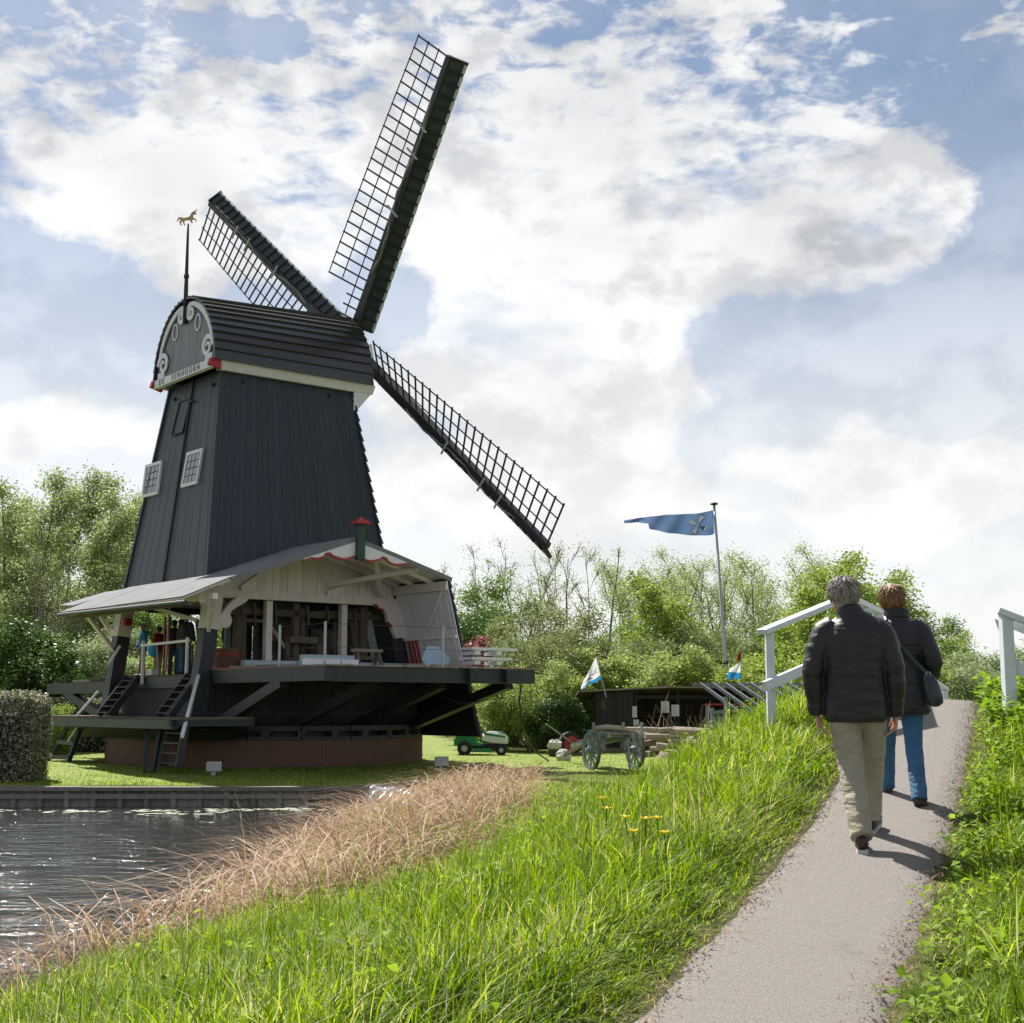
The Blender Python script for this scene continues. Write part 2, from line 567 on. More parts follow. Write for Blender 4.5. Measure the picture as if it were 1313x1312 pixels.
def build_ground():
    def axis(segs):
        out = []
        for a, b, n in segs:
            out += list(np.linspace(a, b, n, endpoint=False))
        return np.array(out + [segs[-1][1]])
    xs = axis([(-900, -120, 12), (-120, -20, 20), (-20, -7, 26), (-7, 10, 120), (10, 30, 30), (30, 120, 16), (120, 900, 12)])
    ys = axis([(-200, 0, 12), (0, 4, 10), (4, 18, 110), (18, WALL_Y - .01, 60), (WALL_Y - .01, WALL_Y + .05, 1), (WALL_Y + .05, 60, 50), (60, 160, 16), (160, 1600, 16)])
    X, Y = np.meshgrid(xs, ys)
    Z = ground_z(X, Y)
    V = np.stack([X, Y, Z], -1).reshape(-1, 3)
    nx, ny = len(xs), len(ys)
    i = (np.arange(ny - 1)[:, None] * nx + np.arange(nx - 1)[None, :]).ravel()
    F = np.stack([i, i + 1, i + nx + 1, i + nx], 1)
    me = np_mesh('ground', V, F, M['lawn'], smooth=True)
    me.materials.append(M['soil'])
    fx, fy = X[:-1, :-1].ravel(), Y[:-1, :-1].ravel()
    idx = ((fy < 30) | ((fy < WALL_Y) & (fx > -3) & (fx < 1.5))).astype(np.int32)
    me.polygons.foreach_set('material_index', idx)
    o = link(bpy.data.objects.new('ground', me))
    tag(o, 'green lawn and grassy embankment between water and trees', None, None, 'structure')
    # asphalt path with worn, uneven edges
    n = 260
    y = np.linspace(-2, PATH_END, n)
    cx, zz = path_cx(y), path_z(y) + .02
    lw = HALF + .025 * vnoise(y, y * .3, 2.7, 1) + .014 * rng.normal(0, 1, n)
    rw = HALF + .03 * vnoise(y, y * .4, 2.3, 5) + .016 * rng.normal(0, 1, n)
    rows = [np.stack([cx - lw - .05, y, zz - .04], 1), np.stack([cx - lw + .02, y, zz], 1)]
    for t in np.linspace(-.7, .7, 5):
        rows.append(np.stack([cx + t * HALF, y, zz + .012 * (1 - t * t)], 1))
    rows += [np.stack([cx + rw - .02, y, zz], 1), np.stack([cx + rw + .05, y, zz - .04], 1)]
    V = np.stack(rows, 1).reshape(-1, 3)
    k = len(rows)
    i = (np.arange(n - 1)[:, None] * k + np.arange(k - 1)[None, :]).ravel()
    me = np_mesh('path', V, np.stack([i, i + 1, i + k + 1, i + k], 1), M['asphalt'], smooth=True)
    tag(link(bpy.data.objects.new('path', me)), 'narrow worn asphalt path climbing to the footbridge', None, None, 'structure')
    # water
    wm = bpy.data.materials.new('canal_water')
    wm.use_nodes = True
    nt = wm.node_tree
    b = nt.nodes['Principled BSDF']
    b.inputs['Base Color'].default_value = (.018, .020, .020, 1)
    b.inputs['Roughness'].default_value = .05
    b.inputs['IOR'].default_value = 1.5
    tc = nt.nodes.new('ShaderNodeTexCoord')
    mp = nt.nodes.new('ShaderNodeMapping')
    mp.inputs['Scale'].default_value = (.55, 1.0, 1)
    mp.inputs['Rotation'].default_value = (0, 0, .35)
    nt.links.new(tc.outputs['Object'], mp.inputs[0])
    h = None
    for sc, st, dist in ((1.1, .9, .10), (3.5, .9, .035), (12, .8, .012)):
        nn = nt.nodes.new('ShaderNodeTexNoise')
        nn.inputs['Scale'].default_value = sc
        nn.inputs['Detail'].default_value = 4
        nn.inputs['Distortion'].default_value = .6
        nt.links.new(mp.outputs[0], nn.inputs['Vector'])
        bp = nt.nodes.new('ShaderNodeBump')
        bp.inputs['Strength'].default_value = st
        bp.inputs['Distance'].default_value = dist * 2
        nt.links.new(nn.outputs[0], bp.inputs['Height'])
        if h:
            nt.links.new(h, bp.inputs['Normal'])
        h = bp.outputs[0]
    nt.links.new(h, b.inputs['Normal'])
    me = np_mesh('water', np.array([(-70, -20, WATER_Z), (0, -20, WATER_Z), (0, WALL_Y + .02, WATER_Z), (-70, WALL_Y + .02, WATER_Z)]), np.array([[0, 1, 2, 3]]), wm)
    tag(link(bpy.data.objects.new('water', me)), 'dark rippled canal water in front of the mill lawn', None, None, 'structure')


build_ground()

# ------------------------------------------------------------------ the windmill
MX, MY, YAW = -8.11, 44.47, .685
MILL = thing('sawmill_windmill', 'dark timber paltrok sawmill with four sails standing on a low brick ring', 'windmill', (MX, MY, 0), YAW)


def mw(u, v, z):
    """mill local to world"""
    c, s = math.cos(YAW), math.sin(YAW)
    return Vector((MX + u * c - v * s, MY + u * s + v * c, z))


def HL(z):
    return 2.34 + .126 * (11.98 - z)


def HW(z):
    return 1.72 + .172 * (11.98 - z)


def part(name, mb, m, parent=None, **k):
    return mb.build(name, m, parent or MILL, **k)


def build_tower():
    z0, z1 = 5.0, 12.02
    c = MB()
    e = .04
    c.hexa([(-HL(z0) + e, -HW(z0) + e, z0), (HL(z0) - e, -HW(z0) + e, z0), (HL(z0) - e, HW(z0) - e, z0), (-HL(z0) + e, HW(z0) - e, z0)],
           [(-HL(z1) + e, -HW(z1) + e, z1), (HL(z1) - e, -HW(z1) + e, z1), (HL(z1) - e, HW(z1) - e, z1), (-HL(z1) + e, HW(z1) - e, z1)])
    part('tower_frame', c, M['dark'])
    # vertical boards of the two long sides
    n = 27
    for sgn in (-1, 1):
        for i in range(n):
            f0, f1 = -1 + 2 * i / n + .0012, -1 + 2 * (i + 1) / n - .0012
            pts = [(f0 * HL(z0), sgn * (HW(z0) - .03), z0), (f1 * HL(z0), sgn * (HW(z0) - .03), z0), (f1 * HL(z1), sgn * (HW(z1) - .03), z1), (f0 * HL(z1), sgn * (HW(z1) - .03), z1)]
            part('board', MB().slab(pts, (0, sgn, .17), .03 + .003 * (i % 2) + random.uniform(0, .003)), M['tar'])
    # tail side boards
    n = 20
    for i in range(n):
        f0, f1 = -1 + 2 * i / n + .0016, -1 + 2 * (i + 1) / n - .0016
        pts = [(-(HL(z0) - .03), f0 * HW(z0), z0), (-(HL(z0) - .03), f1 * HW(z0), z0), (-(HL(z1) - .03), f1 * HW(z1), z1), (-(HL(z1) - .03), f0 * HW(z1), z1)]
        part('board', MB().slab(pts, (-1, 0, .126), .03 + .003 * (i % 2) + random.uniform(0, .003)), M['tar_tail_lit'])
    # storm side: lapped boards, their ends make the stepped right edge
    k = 21
    for i in range(k):
        a, b = z0 + (z1 - z0) * i / k, z0 + (z1 - z0) * (i + 1) / k + .04
        ua, ub = HL(a) + .10, HL(b) + .015
        wa, wb = HW(a) + .05, HW(b) + .05
        part('board', MB().hexa([(ua - .09, -wa, a), (ua, -wa, a), (ua, wa, a), (ua - .09, wa, a)], [(ub - .05, -wb, b), (ub, -wb, b), (ub, wb, b), (ub - .05, wb, b)]), M['tar'])
    # corner boards and the seam batten on the tail
    for sv in (-1, 1):
        part('corner_board', MB().beam((-(HL(z0) + .02), sv * (HW(z0) + .0), z0), (-(HL(z1) + .02), sv * (HW(z1) + .0), z1), .09, .09, (0, 1, 0)), M['tar_tail_lit'])
    part('seam_batten', MB().beam((-(HL(z0) + .04), .03, z0), (-(HL(z1) + .04), .03, z1), .05, .05, (0, 1, 0)), M['dark'])
    # small bolts heads under the cap
    for v in (-1.35, 1.25):
        part('bolt', MB().ball((-(HL(11.6) + .03), v, 11.6), .07, 8, 5), M['dark'])
    for u in (-1.6, 1.5):
        part('bolt', MB().ball((u, -(HW(11.75) + .03), 11.75), .07, 8, 5), M['dark'])
    # hatch outline with door
    hz0, hz1 = 10.36, 11.42
    up = lambda z, d: -(HL(z) + d)
    d = part('hatch_door', MB().slab([(up(hz0, .01), .98, hz0), (up(hz0, .01), .26, hz0), (up(hz1, .01), .06, hz1), (up(hz1, .01), .76, hz1)], (-1, 0, .126), .03), M['tar_tail_lit'])
    fr = MB()
    A, B, C, D = (up(hz0, .05), 1.0, hz0), (up(hz0, .05), .24, hz0), (up(hz1, .05), .04, hz1), (up(hz1, .05), .78, hz1)
    for p, q in ((A, B), (B, C), (C, D), (D, A)):
        fr.beam(p, q, .045, .045, (1, 0, 0))
    part('hatch_frame', fr, M['dark'], d)
    part('hinge', MB().beam((up(11.3, .06), .0, 11.28), (up(11.3, .06), -.22, 11.3), .04, .05, (1, 0, 0)), M['dark'], d)
    # two windows with white frames and small panes
    for v0, v1, zb, zt, sh in ((2.58, 1.42, 8.53, 9.59, .06), (-.30, -1.33, 8.53, 9.59, -.06)):
        W = thing_part('window')
        W.parent = MILL
        c0 = lambda a, t: Vector((-(HL(zb + t * (zt - zb)) + .03), v0 + (v1 - v0) * a + sh * (t - .5), zb + t * (zt - zb)))
        part('pane_back', MB().slab([c0(.1, .05), c0(.9, .05), c0(.9, .95), c0(.1, .95)], (-1, 0, .1), .01), M['dark'], W)
        fm = MB()
        for p, q in ((c0(.04, 0), c0(.04, 1)), (c0(.96, 0), c0(.96, 1)), (c0(0, .03), c0(1, .03)), (c0(0, .97), c0(1, .97))):
            fm.beam(p, q, .10, .09, (1, 0, 0))
        part('frame', fm, M['white'], W)
        cols, rows = 3, 4
        for i in range(cols):
            for j in range(rows):
                a0, a1 = .13 + .74 * i / cols + .02, .13 + .74 * (i + 1) / cols - .02
                b0, b1 = .08 + .84 * j / rows + .014, .08 + .84 * (j + 1) / rows - .014
                o = Vector((-.02, 0, 0))
                part('pane', MB().slab([c0(a0, b0) + o, c0(a1, b0) + o, c0(a1, b1) + o, c0(a0, b1) + o], (-1, 0, .1 + random.uniform(-.05, .05)), .008), M['glass'], W)


def thing_part(name):
    """an Empty that is a part holding sub-parts"""
    o = bpy.data.objects.new(name, None)
    o.empty_display_size = .1
    COL.objects.link(o)
    return o


build_tower()

CU0, CU1, CZ = -2.62, 2.86, 12.22


def cap_pt(t, u, off=0.0):
    """t 0 at the near (right) eave .. 1 at the far eave"""
    a = math.pi * t
    bb = 2.30 + .055 * (u - CU0)
    r = 1 - .10 * math.sin(2 * a) ** 2 * .3
    return Vector((u, -(2.06 + off) * math.cos(a) * r, CZ + (bb + off) * max(math.sin(a), 0.0) ** .92))


def build_cap():
    n = 26
    core = MB()
    m = 24
    for u in (CU0 + .05, CU1 - .05):
        for i in range(m + 1):
            core.v.append(tuple(cap_pt(i / m, u, -.05)))
    for i in range(m):
        core.f.append((i, i + 1, m + 2 + i, m + 1 + i))
    core.f.append(tuple(range(m, -1, -1)))
    core.f.append(tuple(range(m + 1, 2 * m + 2)))
    core.f.append((0, m + 1, 2 * m + 1, m))
    part('cap_frame', core, M['dark'])
    for i in range(n):
        t0, t1 = i / n, (i + 1) / n
        lo, hi = (t0, t1) if i < n / 2 else (t1, t0)
        ov = .012 if i < n / 2 else -.012
        b = MB()
        q = []
        for u in (CU0 - .16, CU1 + .06):
            q.append([cap_pt(lo, u, .015), cap_pt(lo, u, .10), cap_pt(hi + ov, u, .03), cap_pt(hi + ov, u, -.01)])
        b.hexa(q[0], q[1])
        part('roof_board', b, M['tar_roof'])
    # gable boards
    k = 15
    for i in range(k):
        v0, v1 = -1.98 + 3.96 * i / k + .005, -1.98 + 3.96 * (i + 1) / k - .005

        def top(v):
            return CZ + 2.26 * max(1e-3, 1 - (abs(v) / 2.03) ** 2.1) ** .48
        u = CU0 - .02
        pts = [(u, v0, CZ - .05), (u, v1, CZ - .05), (u, v1, top(v1) - .02), (u, (v0 + v1) / 2, top((v0 + v1) / 2) - .02), (u, v0, top(v0) - .02)]
        part('gable_board', MB().slab(pts, (-1, 0, 0), .03 + .002 * (i % 2)), M['grey'])

    def band(pts, ws, th, u):
        b = MB()
        L_, R_ = [], []
        for i, p in enumerate(pts):
            a, c = pts[max(i - 1, 0)], pts[min(i + 1, len(pts) - 1)]
            dx, dz = c[0] - a[0], c[1] - a[1]
            l = math.hypot(dx, dz) or 1
            nx, nz = -dz / l, dx / l
            L_.append((p[0] + nx * ws[i] / 2, p[1] + nz * ws[i] / 2))
            R_.append((p[0] - nx * ws[i] / 2, p[1] - nz * ws[i] / 2))
        for i in range(len(pts) - 1):
            q = [(u, *L_[i]), (u, *R_[i]), (u, *R_[i + 1]), (u, *L_[i + 1])]
            b.hexa(q, [(u - th, y, z) for (_, y, z) in q])
        return b
    # white arch trim with scrolls at the four ends, dark outline behind
    for sg in (-1, 1):
        def spiral(cv, cz, r0, turns, a0, dirn, n=26):
            pts, ws = [], []
            for i in range(n):
                t = i / (n - 1)
                a = a0 + dirn * turns * 2 * math.pi * t
                r = r0 * (1 - .82 * t)
                pts.append((cv + r * math.cos(a), cz + r * math.sin(a)))
                ws.append(.17 * (1 - .55 * t))
            return pts, ws
        arch = [(sg * 1.90 * math.cos(a), CZ + .02 + 2.12 * math.sin(a) ** .95) for a in np.linspace(R(14), R(80), 22)]
        ws = [.12 + .08 * math.sin(math.pi * i / 21) for i in range(22)]
        part('scroll_trim', band(arch, ws, .05, CU0 - .06), M['white'])
        part('trim_outline', band([(x * .955, CZ + (z - CZ) * .955) for x, z in arch], [w * .9 for w in ws], .02, CU0 - .055), M['tar'])
        for (cv, cz, r0, tr, a0, dn) in ((sg * 1.52, CZ + .50, .36, 1.45, 0 if sg > 0 else math.pi, 1 if sg > 0 else -1), (sg * .33, CZ + 1.83, .26, 1.4, math.pi / 2, -1 if sg < 0 else 1)):
            p, w = spiral(cv, cz, r0, tr, a0, dn)
            part('scroll', band(p, w, .055, CU0 - .066), M['white'])
            part('scroll_outline', band([(cv + (x - cv) * 1.14, cz + (z - cz) * 1.14) for x, z in p], [.12] * len(p), .02, CU0 - .058), M['tar'])
        part('scroll_foot', MB().box((CU0 - .12, min(sg * 1.86, sg * 1.42), CZ - .0), (CU0 - .066, max(sg * 1.86, sg * 1.42), CZ + .26)), M['white'])
        ov = [(sg * .78 + .17 * math.cos(a), CZ + 1.42 + .25 * math.sin(a)) for a in np.linspace(0, 2 * math.pi, 21)]
        part('oval_ring', band(ov, [.045] * 21, .03, CU0 - .06), M['white'])
        # red corner blocks
        part('corner_block', MB().hexa([(CU0 - .30, sg * 2.0 - .08, 12.05), (CU0 + .1, sg * 2.0 - .08, 11.94), (CU0 + .1, sg * 2.0 + .08, 11.94), (CU0 - .30, sg * 2.0 + .08, 12.05)],
                                       [(CU0 - .24, sg * 2.0 - .075, 12.26), (CU0 + .1, sg * 2.0 - .075, 12.24), (CU0 + .1, sg * 2.0 + .075, 12.24), (CU0 - .24, sg * 2.0 + .075, 12.26)]), M['red'])
        # white cornice under the side eaves
        part('cornice', MB().hexa([(CU0 + .1, sg * 1.74, 11.98), (3.06, sg * 1.74, 11.98), (3.06, sg * 1.88, 11.98), (CU0 + .1, sg * 1.88, 11.98)][::1],
                                  [(CU0 + .1, sg * 1.74, 12.24), (3.06, sg * 1.74, 12.24), (3.06, sg * 2.04, 12.24), (CU0 + .1, sg * 2.04, 12.24)]), M['white'])
        part('cornice_bracket', MB().hexa([(2.36, sg * 1.7, 11.35), (2.46, sg * 1.7, 11.35), (2.46, sg * 1.84, 11.35), (2.36, sg * 1.84, 11.35)],
                                          [(2.36, sg * 1.7, 11.98), (3.0, sg * 1.7, 11.98), (3.0, sg * 1.86, 11.98), (2.36, sg * 1.86, 11.98)]), M['white'])
    nb = part('name_board', MB().box((CU0 - .20, -2.0, 12.0), (CU0 - .03, 2.0, 12.25)), M['white'])
    ink = mat('grey_lettering', (.20, .21, .23), None, 5, .5)
    for word, off in (('DE', 1.38), ('EENHOORN', -.30)):
        cu = bpy.data.curves.new('lettering', 'FONT')
        cu.body = word
        cu.size = .27
        cu.align_x = 'CENTER'
        cu.align_y = 'CENTER'
        cu.extrude = .006
        cu.space_character = 1.45
        cu.materials.append(ink)
        tmp = bpy.data.objects.new('lettering_curve', cu)
        COL.objects.link(tmp)
        bpy.context.view_layer.update()
        tm = bpy.data.meshes.new_from_object(tmp.evaluated_get(bpy.context.evaluated_depsgraph_get()))
        bpy.data.objects.remove(tmp)
        tm.name = 'lettering'
        t = bpy.data.objects.new('lettering', tm)
        t.matrix_local = Matrix(((0, 0, -1, CU0 - .208), (-1, 0, 0, off), (0, 1, 0, 12.125), (0, 0, 0, 1)))
        link(t, nb)
    # front of the cap
    part('front_board', MB().slab([(CU1 - .02, *tuple(cap_pt(i / 16, 0, -.08))[1:]) for i in range(17)], (1, 0, 0), .05), M['white'])
    # weather vane
    pole = MB().tube([(CU0 - .13, 0, 13.75), (CU0 - .13, 0, 14.9), (CU0 - .13, 0, 15.3), (CU0 - .13, 0, 16.6), (CU0 - .13, 0, 17.0)], [.075, .07, .06, .04, .03], 8)
    pole.tube([(CU0 - .13, 0, 15.22), (CU0 - .13, 0, 15.34)], .085, 8)
    vp = part('vane_pole', pole, M['dark'], smooth=True)
    uni = [(-.42, .28), (-.40, .36), (-.30, .36), (-.20, .33), (-.02, .36), (.06, .42), (.10, .52), (.15, .60), (.21, .63), (.34, .73), (.27, .60), (.32, .54), (.33, .50), (.27, .49), (.22, .50), (.19, .42), (.20, .33),
           (.30, .30), (.30, .23), (.35, .20), (.33, .17), (.27, .21), (.26, .27), (.17, .26), (.14, .18), (.20, .13), (.12, .11), (.08, .17), (.08, .24), (-.14, .22), (-.17, .14), (-.12, .04), (-.17, .0), (-.18, .05), (-.22, .13), (-.23, .2),
           (-.30, .14), (-.26, .02), (-.31, .0), (-.36, .14), (-.32, .25), (-.37, .30), (-.44, .18), (-.47, .20)]
    cx = CU0 - .13
    # figure turned across the view, so that its flat side faces the path
    a = Vector((.633, -.774, 0)).normalized() * .0 + Vector((math.cos(-YAW), math.sin(-YAW), 0))
    nn = Vector((0, 0, 1)).cross(a)
    pts = [Vector((cx, 0, 16.95)) + a * (x * .78) + Vector((0, 0, z * .72)) - nn * .02 for x, z in uni]
    bm = bmesh.new()
    f = bm.faces.new([bm.verts.new(p) for p in pts])
    ex = bmesh.ops.extrude_face_region(bm, geom=[f])
    bmesh.ops.translate(bm, vec=nn * .04, verts=[g for g in ex['geom'] if isinstance(g, bmesh.types.BMVert)])
    bmesh.ops.triangulate(bm, faces=bm.faces[:])
    bmesh.ops.recalc_face_normals(bm, faces=bm.faces[:])
    me = bpy.data.meshes.new('unicorn_figure')
    bm.to_mesh(me)
    bm.free()
    me.materials.append(M['gold'])
    link(bpy.data.objects.new('unicorn_figure', me), vp)


build_cap()


def build_sails():
    u0, z0, tau, phi, RR, yo = 3.5, 13.76, .206, .755, 10.65, .05
    a = Vector((math.cos(tau) * math.cos(yo), math.cos(tau) * math.sin(yo), math.sin(tau)))
    r = Vector((math.sin(yo), -math.cos(yo), 0))
    up = r.cross(a)
    if up.z < 0:
        up = -up
    H = Vector((u0, 0, z0))
    # windshaft and white head
    part('windshaft', MB().tube([H - a * 1.5, H - a * .55], .32, 12), M['dark'], smooth=True)
    hd = MB()
    hd.beam(H - a * .55, H + a * .62, .62, .62, up)
    part('shaft_head', hd, M['white'], bevel=.04)

    def twist(t):
        return R(27) * (1 - min(1, max(0, (t - 1.5) / 9.0))) + R(3)
    W = 1.55
    # shared meshes in arm space: x = lattice side, y = towards the tail, z = along the arm
    stock = MB().tube([(0, 0, -.2), (0, 0, 1.2), (0, 0, RR)], [.235, .235, .14], 4, ref=(1, 1, 0)).mesh('stock', M['sail'])
    bars = []
    step = .372
    nb = 23
    for i in range(nb + 3):
        t = RR - .06 - i * step
        w = W if i < nb else W * .45
        tw = twist(t)
        b = MB().beam((-.02, .0, t), (math.cos(tw) * (w + .05), math.sin(tw) * (w + .05), t), .045, .045, (0, 0, 1))
        bars.append(b.mesh('lattice_bar', M['sail']))
    laths = []
    for fr, last in ((.34, nb + 2), (.67, nb - 1), (1.0, nb - 1)):
        zs = [RR - .0 - i * step for i in range(last + 1)]
        pts = [(math.cos(twist(z)) * W * fr, math.sin(twist(z)) * W * fr + .03, z) for z in zs]
        laths.append(MB().tube(pts, .026, 4).mesh('lath', M['sail']))
    bars_full, laths_full = list(bars[:nb]), []
    for i in range(nb, nb + 3):
        t = RR - .06 - i * step
        tw = twist(t)
        bars_full.append(MB().beam((-.02, .0, t), (math.cos(tw) * (W + .05), math.sin(tw) * (W + .05), t), .045, .045, (0, 0, 1)).mesh('lattice_bar', M['sail']))
    for fr in (.34, .67, 1.0):
        zs = [RR - i * step for i in range(nb + 3)]
        laths_full.append(MB().tube([(math.cos(twist(z)) * W * fr, math.sin(twist(z)) * W * fr + .03, z) for z in zs], .026, 4).mesh('lath', M['sail']))
    # windboard: planks on the leading side, with cleats and a pale edge strip
    boards, cleats = [], []
    n = 24
    for i in range(n):
        ta, tb = 1.15 + (RR - 1.15) * i / n, 1.15 + (RR - 1.15) * (i + 1) / n - .015
        qa = lambda t, x: Vector((-.13 - math.cos(R(46)) * x, -math.sin(R(46)) * x + .02, t))
        boards.append(MB().slab([qa(ta, 0), qa(ta, .47), qa(tb, .47), qa(tb, 0)], (0, -1, 0), .022).mesh('windboard', M['sail_board']))
        b = MB()
        b.hexa([qa(ta, .02) + Vector((0, .004, 0)), qa(ta, .50) + Vector((0, .004, 0)), qa(ta, .50) + Vector((0, .11, 0)), qa(ta, .02) + Vector((0, .11, 0))],
               [qa(ta + .06, .02) + Vector((0, .004, 0)), qa(ta + .06, .50) + Vector((0, .004, 0)), qa(ta + .06, .50) + Vector((0, .11, 0)), qa(ta + .06, .02) + Vector((0, .11, 0))])
        cleats.append(b.mesh('cleat', M['sail']))
    es = []
    for i in range(n):
        ta, tb = 1.15 + (RR - 1.15) * i / n + .08, 1.15 + (RR - 1.15) * (i + 1) / n - .03
        es.append(MB().beam(qa(ta, .48) + Vector((0, .03, 0)), qa(tb, .48) + Vector((0, .03, 0)), .05, .09, (0, 1, 0)).mesh('edge_strip', M['edge']))
    q0, q1 = qa(RR, -.1), qa(RR, .52)
    endb = MB().beam(q0, q1, .12, .07, (0, 0, 1)).mesh('end_board', M['sail'])
    # furled sail cloth snaking along the stock, grey sail clamps across it
    pts, rad = [], []
    for i in range(34):
        t = 3.2 + 6.0 * i / 33
        pts.append((-.09 * math.sin(i * .30) - .05 + (.35 if i > 30 else 0) * 0, .20 + .03 * math.sin(i * 1.3), t))
        rad.append(.028 + .010 * math.sin(i * .9))
    roll = MB().tube(pts, rad, 7).mesh('furled_cloth', mat('furled_sail_cloth', (.24, .235, .23), (.16, .155, .15), 12, .8, .4, 40), True)
    clamps = [MB().beam((-.30, .20, t), (.26, .24, t + .1), .05, .05, (0, 1, 0)).mesh('clamp', M['edge']) for t in (5.4, 7.4, 8.3)]
    for nme, ang, off in (('up', 0, -.24), ('right', math.pi / 2, .24), ('down', math.pi, -.24), ('left', -math.pi / 2, .24)):
        dd = up * math.cos(phi + ang) + r * math.sin(phi + ang)
        Y = -a
        X = Y.cross(dd)
        o = H + a * off
        s = bpy.data.objects.new('sail', stock)
        s.matrix_local = Matrix(((X.x, Y.x, dd.x, o.x), (X.y, Y.y, dd.y, o.y), (X.z, Y.z, dd.z, o.z), (0, 0, 0, 1)))
        link(s, MILL)
        s['label'] = {'up': 'upper sail reaching highest into the sky', 'right': 'lower right sail pointing towards the trees', 'down': 'sail hidden behind the tower', 'left': 'upper left sail rising behind the cap'}[nme]
        for me in (bars_full + laths_full if nme == 'right' else bars + laths) + boards + cleats + es + [endb, roll] + clamps:
            link(bpy.data.objects.new(me.name.split('.')[0], me), s)


build_sails()


def build_base():
    # brick ring: rows of bricks in front of a mortar core, wooden roller ring on top
    cu, cv, RB = .34, -.28, 4.85
    core = MB().tube([(cu, cv, -.2), (cu, cv, .93)], RB - .03, 72)
    ring = part('brick_ring', core, M['mortar'])
    b = MB()
    rows, nb = 14, 132
    zt = .92
    for j in range(rows):
        z0 = .0 + j * (zt - .13) / (rows - 1) if j < rows - 1 else zt - .125
        soldier = j == rows - 1
        k = nb if not soldier else nb * 3
        hgt = (zt - .13) / (rows - 1) - .01 if not soldier else .125
        for i in range(k):
            a0 = 2 * math.pi * (i + (.5 if j % 2 and not soldier else 0)) / k
            a1 = a0 + 2 * math.pi / k - .0022
            am = (a0 + a1) / 2
            world_dir = math.sin(am + YAW)
            if world_dir > .35:
                continue
            ro = RB + .004 + random.uniform(0, .012)
            q = lambda rr, aa, z: (cu + rr * math.cos(aa), cv + rr * math.sin(aa), z)
            b.hexa([q(RB - .05, a0, z0), q(ro, a0, z0), q(ro, a1, z0), q(RB - .05, a1, z0)], [q(RB - .05, a0, z0 + hgt), q(ro, a0, z0 + hgt), q(ro, a1, z0 + hgt), q(RB - .05, a1, z0 + hgt)])
    br = part('brickwork', b, M['brick'], ring)
    br['kind'] = 'stuff'
    for z0, z1, rr, nm in ((.935, 1.04, 4.86, 'ring_beam'), (1.19, 1.34, 4.80, 'ring_beam')):
        rb = MB()
        nseg = 20
        for i in range(nseg):
            a0, a1 = 2 * math.pi * i / nseg + .004, 2 * math.pi * (i + 1) / nseg - .004
            q = lambda rr_, aa, z: (cu + rr_ * math.cos(aa), cv + rr_ * math.sin(aa), z)
            for h in range(3):
                b0, b1 = a0 + (a1 - a0) * h / 3, a0 + (a1 - a0) * (h + 1) / 3
                rb.hexa([q(rr - .35, b0, z0), q(rr, b0, z0), q(rr, b1, z0), q(rr - .35, b1, z0)], [q(rr - .35, b0, z1), q(rr, b0, z1), q(rr, b1, z1), q(rr - .35, b1, z1)])
        part(nm, rb, M['beam'])
    for i in range(30):
        a = 2 * math.pi * i / 30
        if math.sin(a + YAW) > .35:
            continue
        part('roller_block', MB().beam((cu + 4.55 * math.cos(a), cv + 4.55 * math.sin(a), 1.115), (cu + 4.84 * math.cos(a), cv + 4.84 * math.sin(a), 1.115), .22, .15), M['beam'])
    part('underfloor_drum', MB().tube([(cu, cv, .9), (cu, cv, 1.3)], 4.45, 40), M['dark'])


build_base()


def storm_u(z):
    return 3.08 + (5.66 - z) * .262


VG = -6.0            # near gable of the saw shed
VF = 5.2             # far end
PROF = [(-5.43, 4.65), (-4.08, 5.23), (-.19, 6.59), (1.15, 6.23), (3.22, 5.63)]


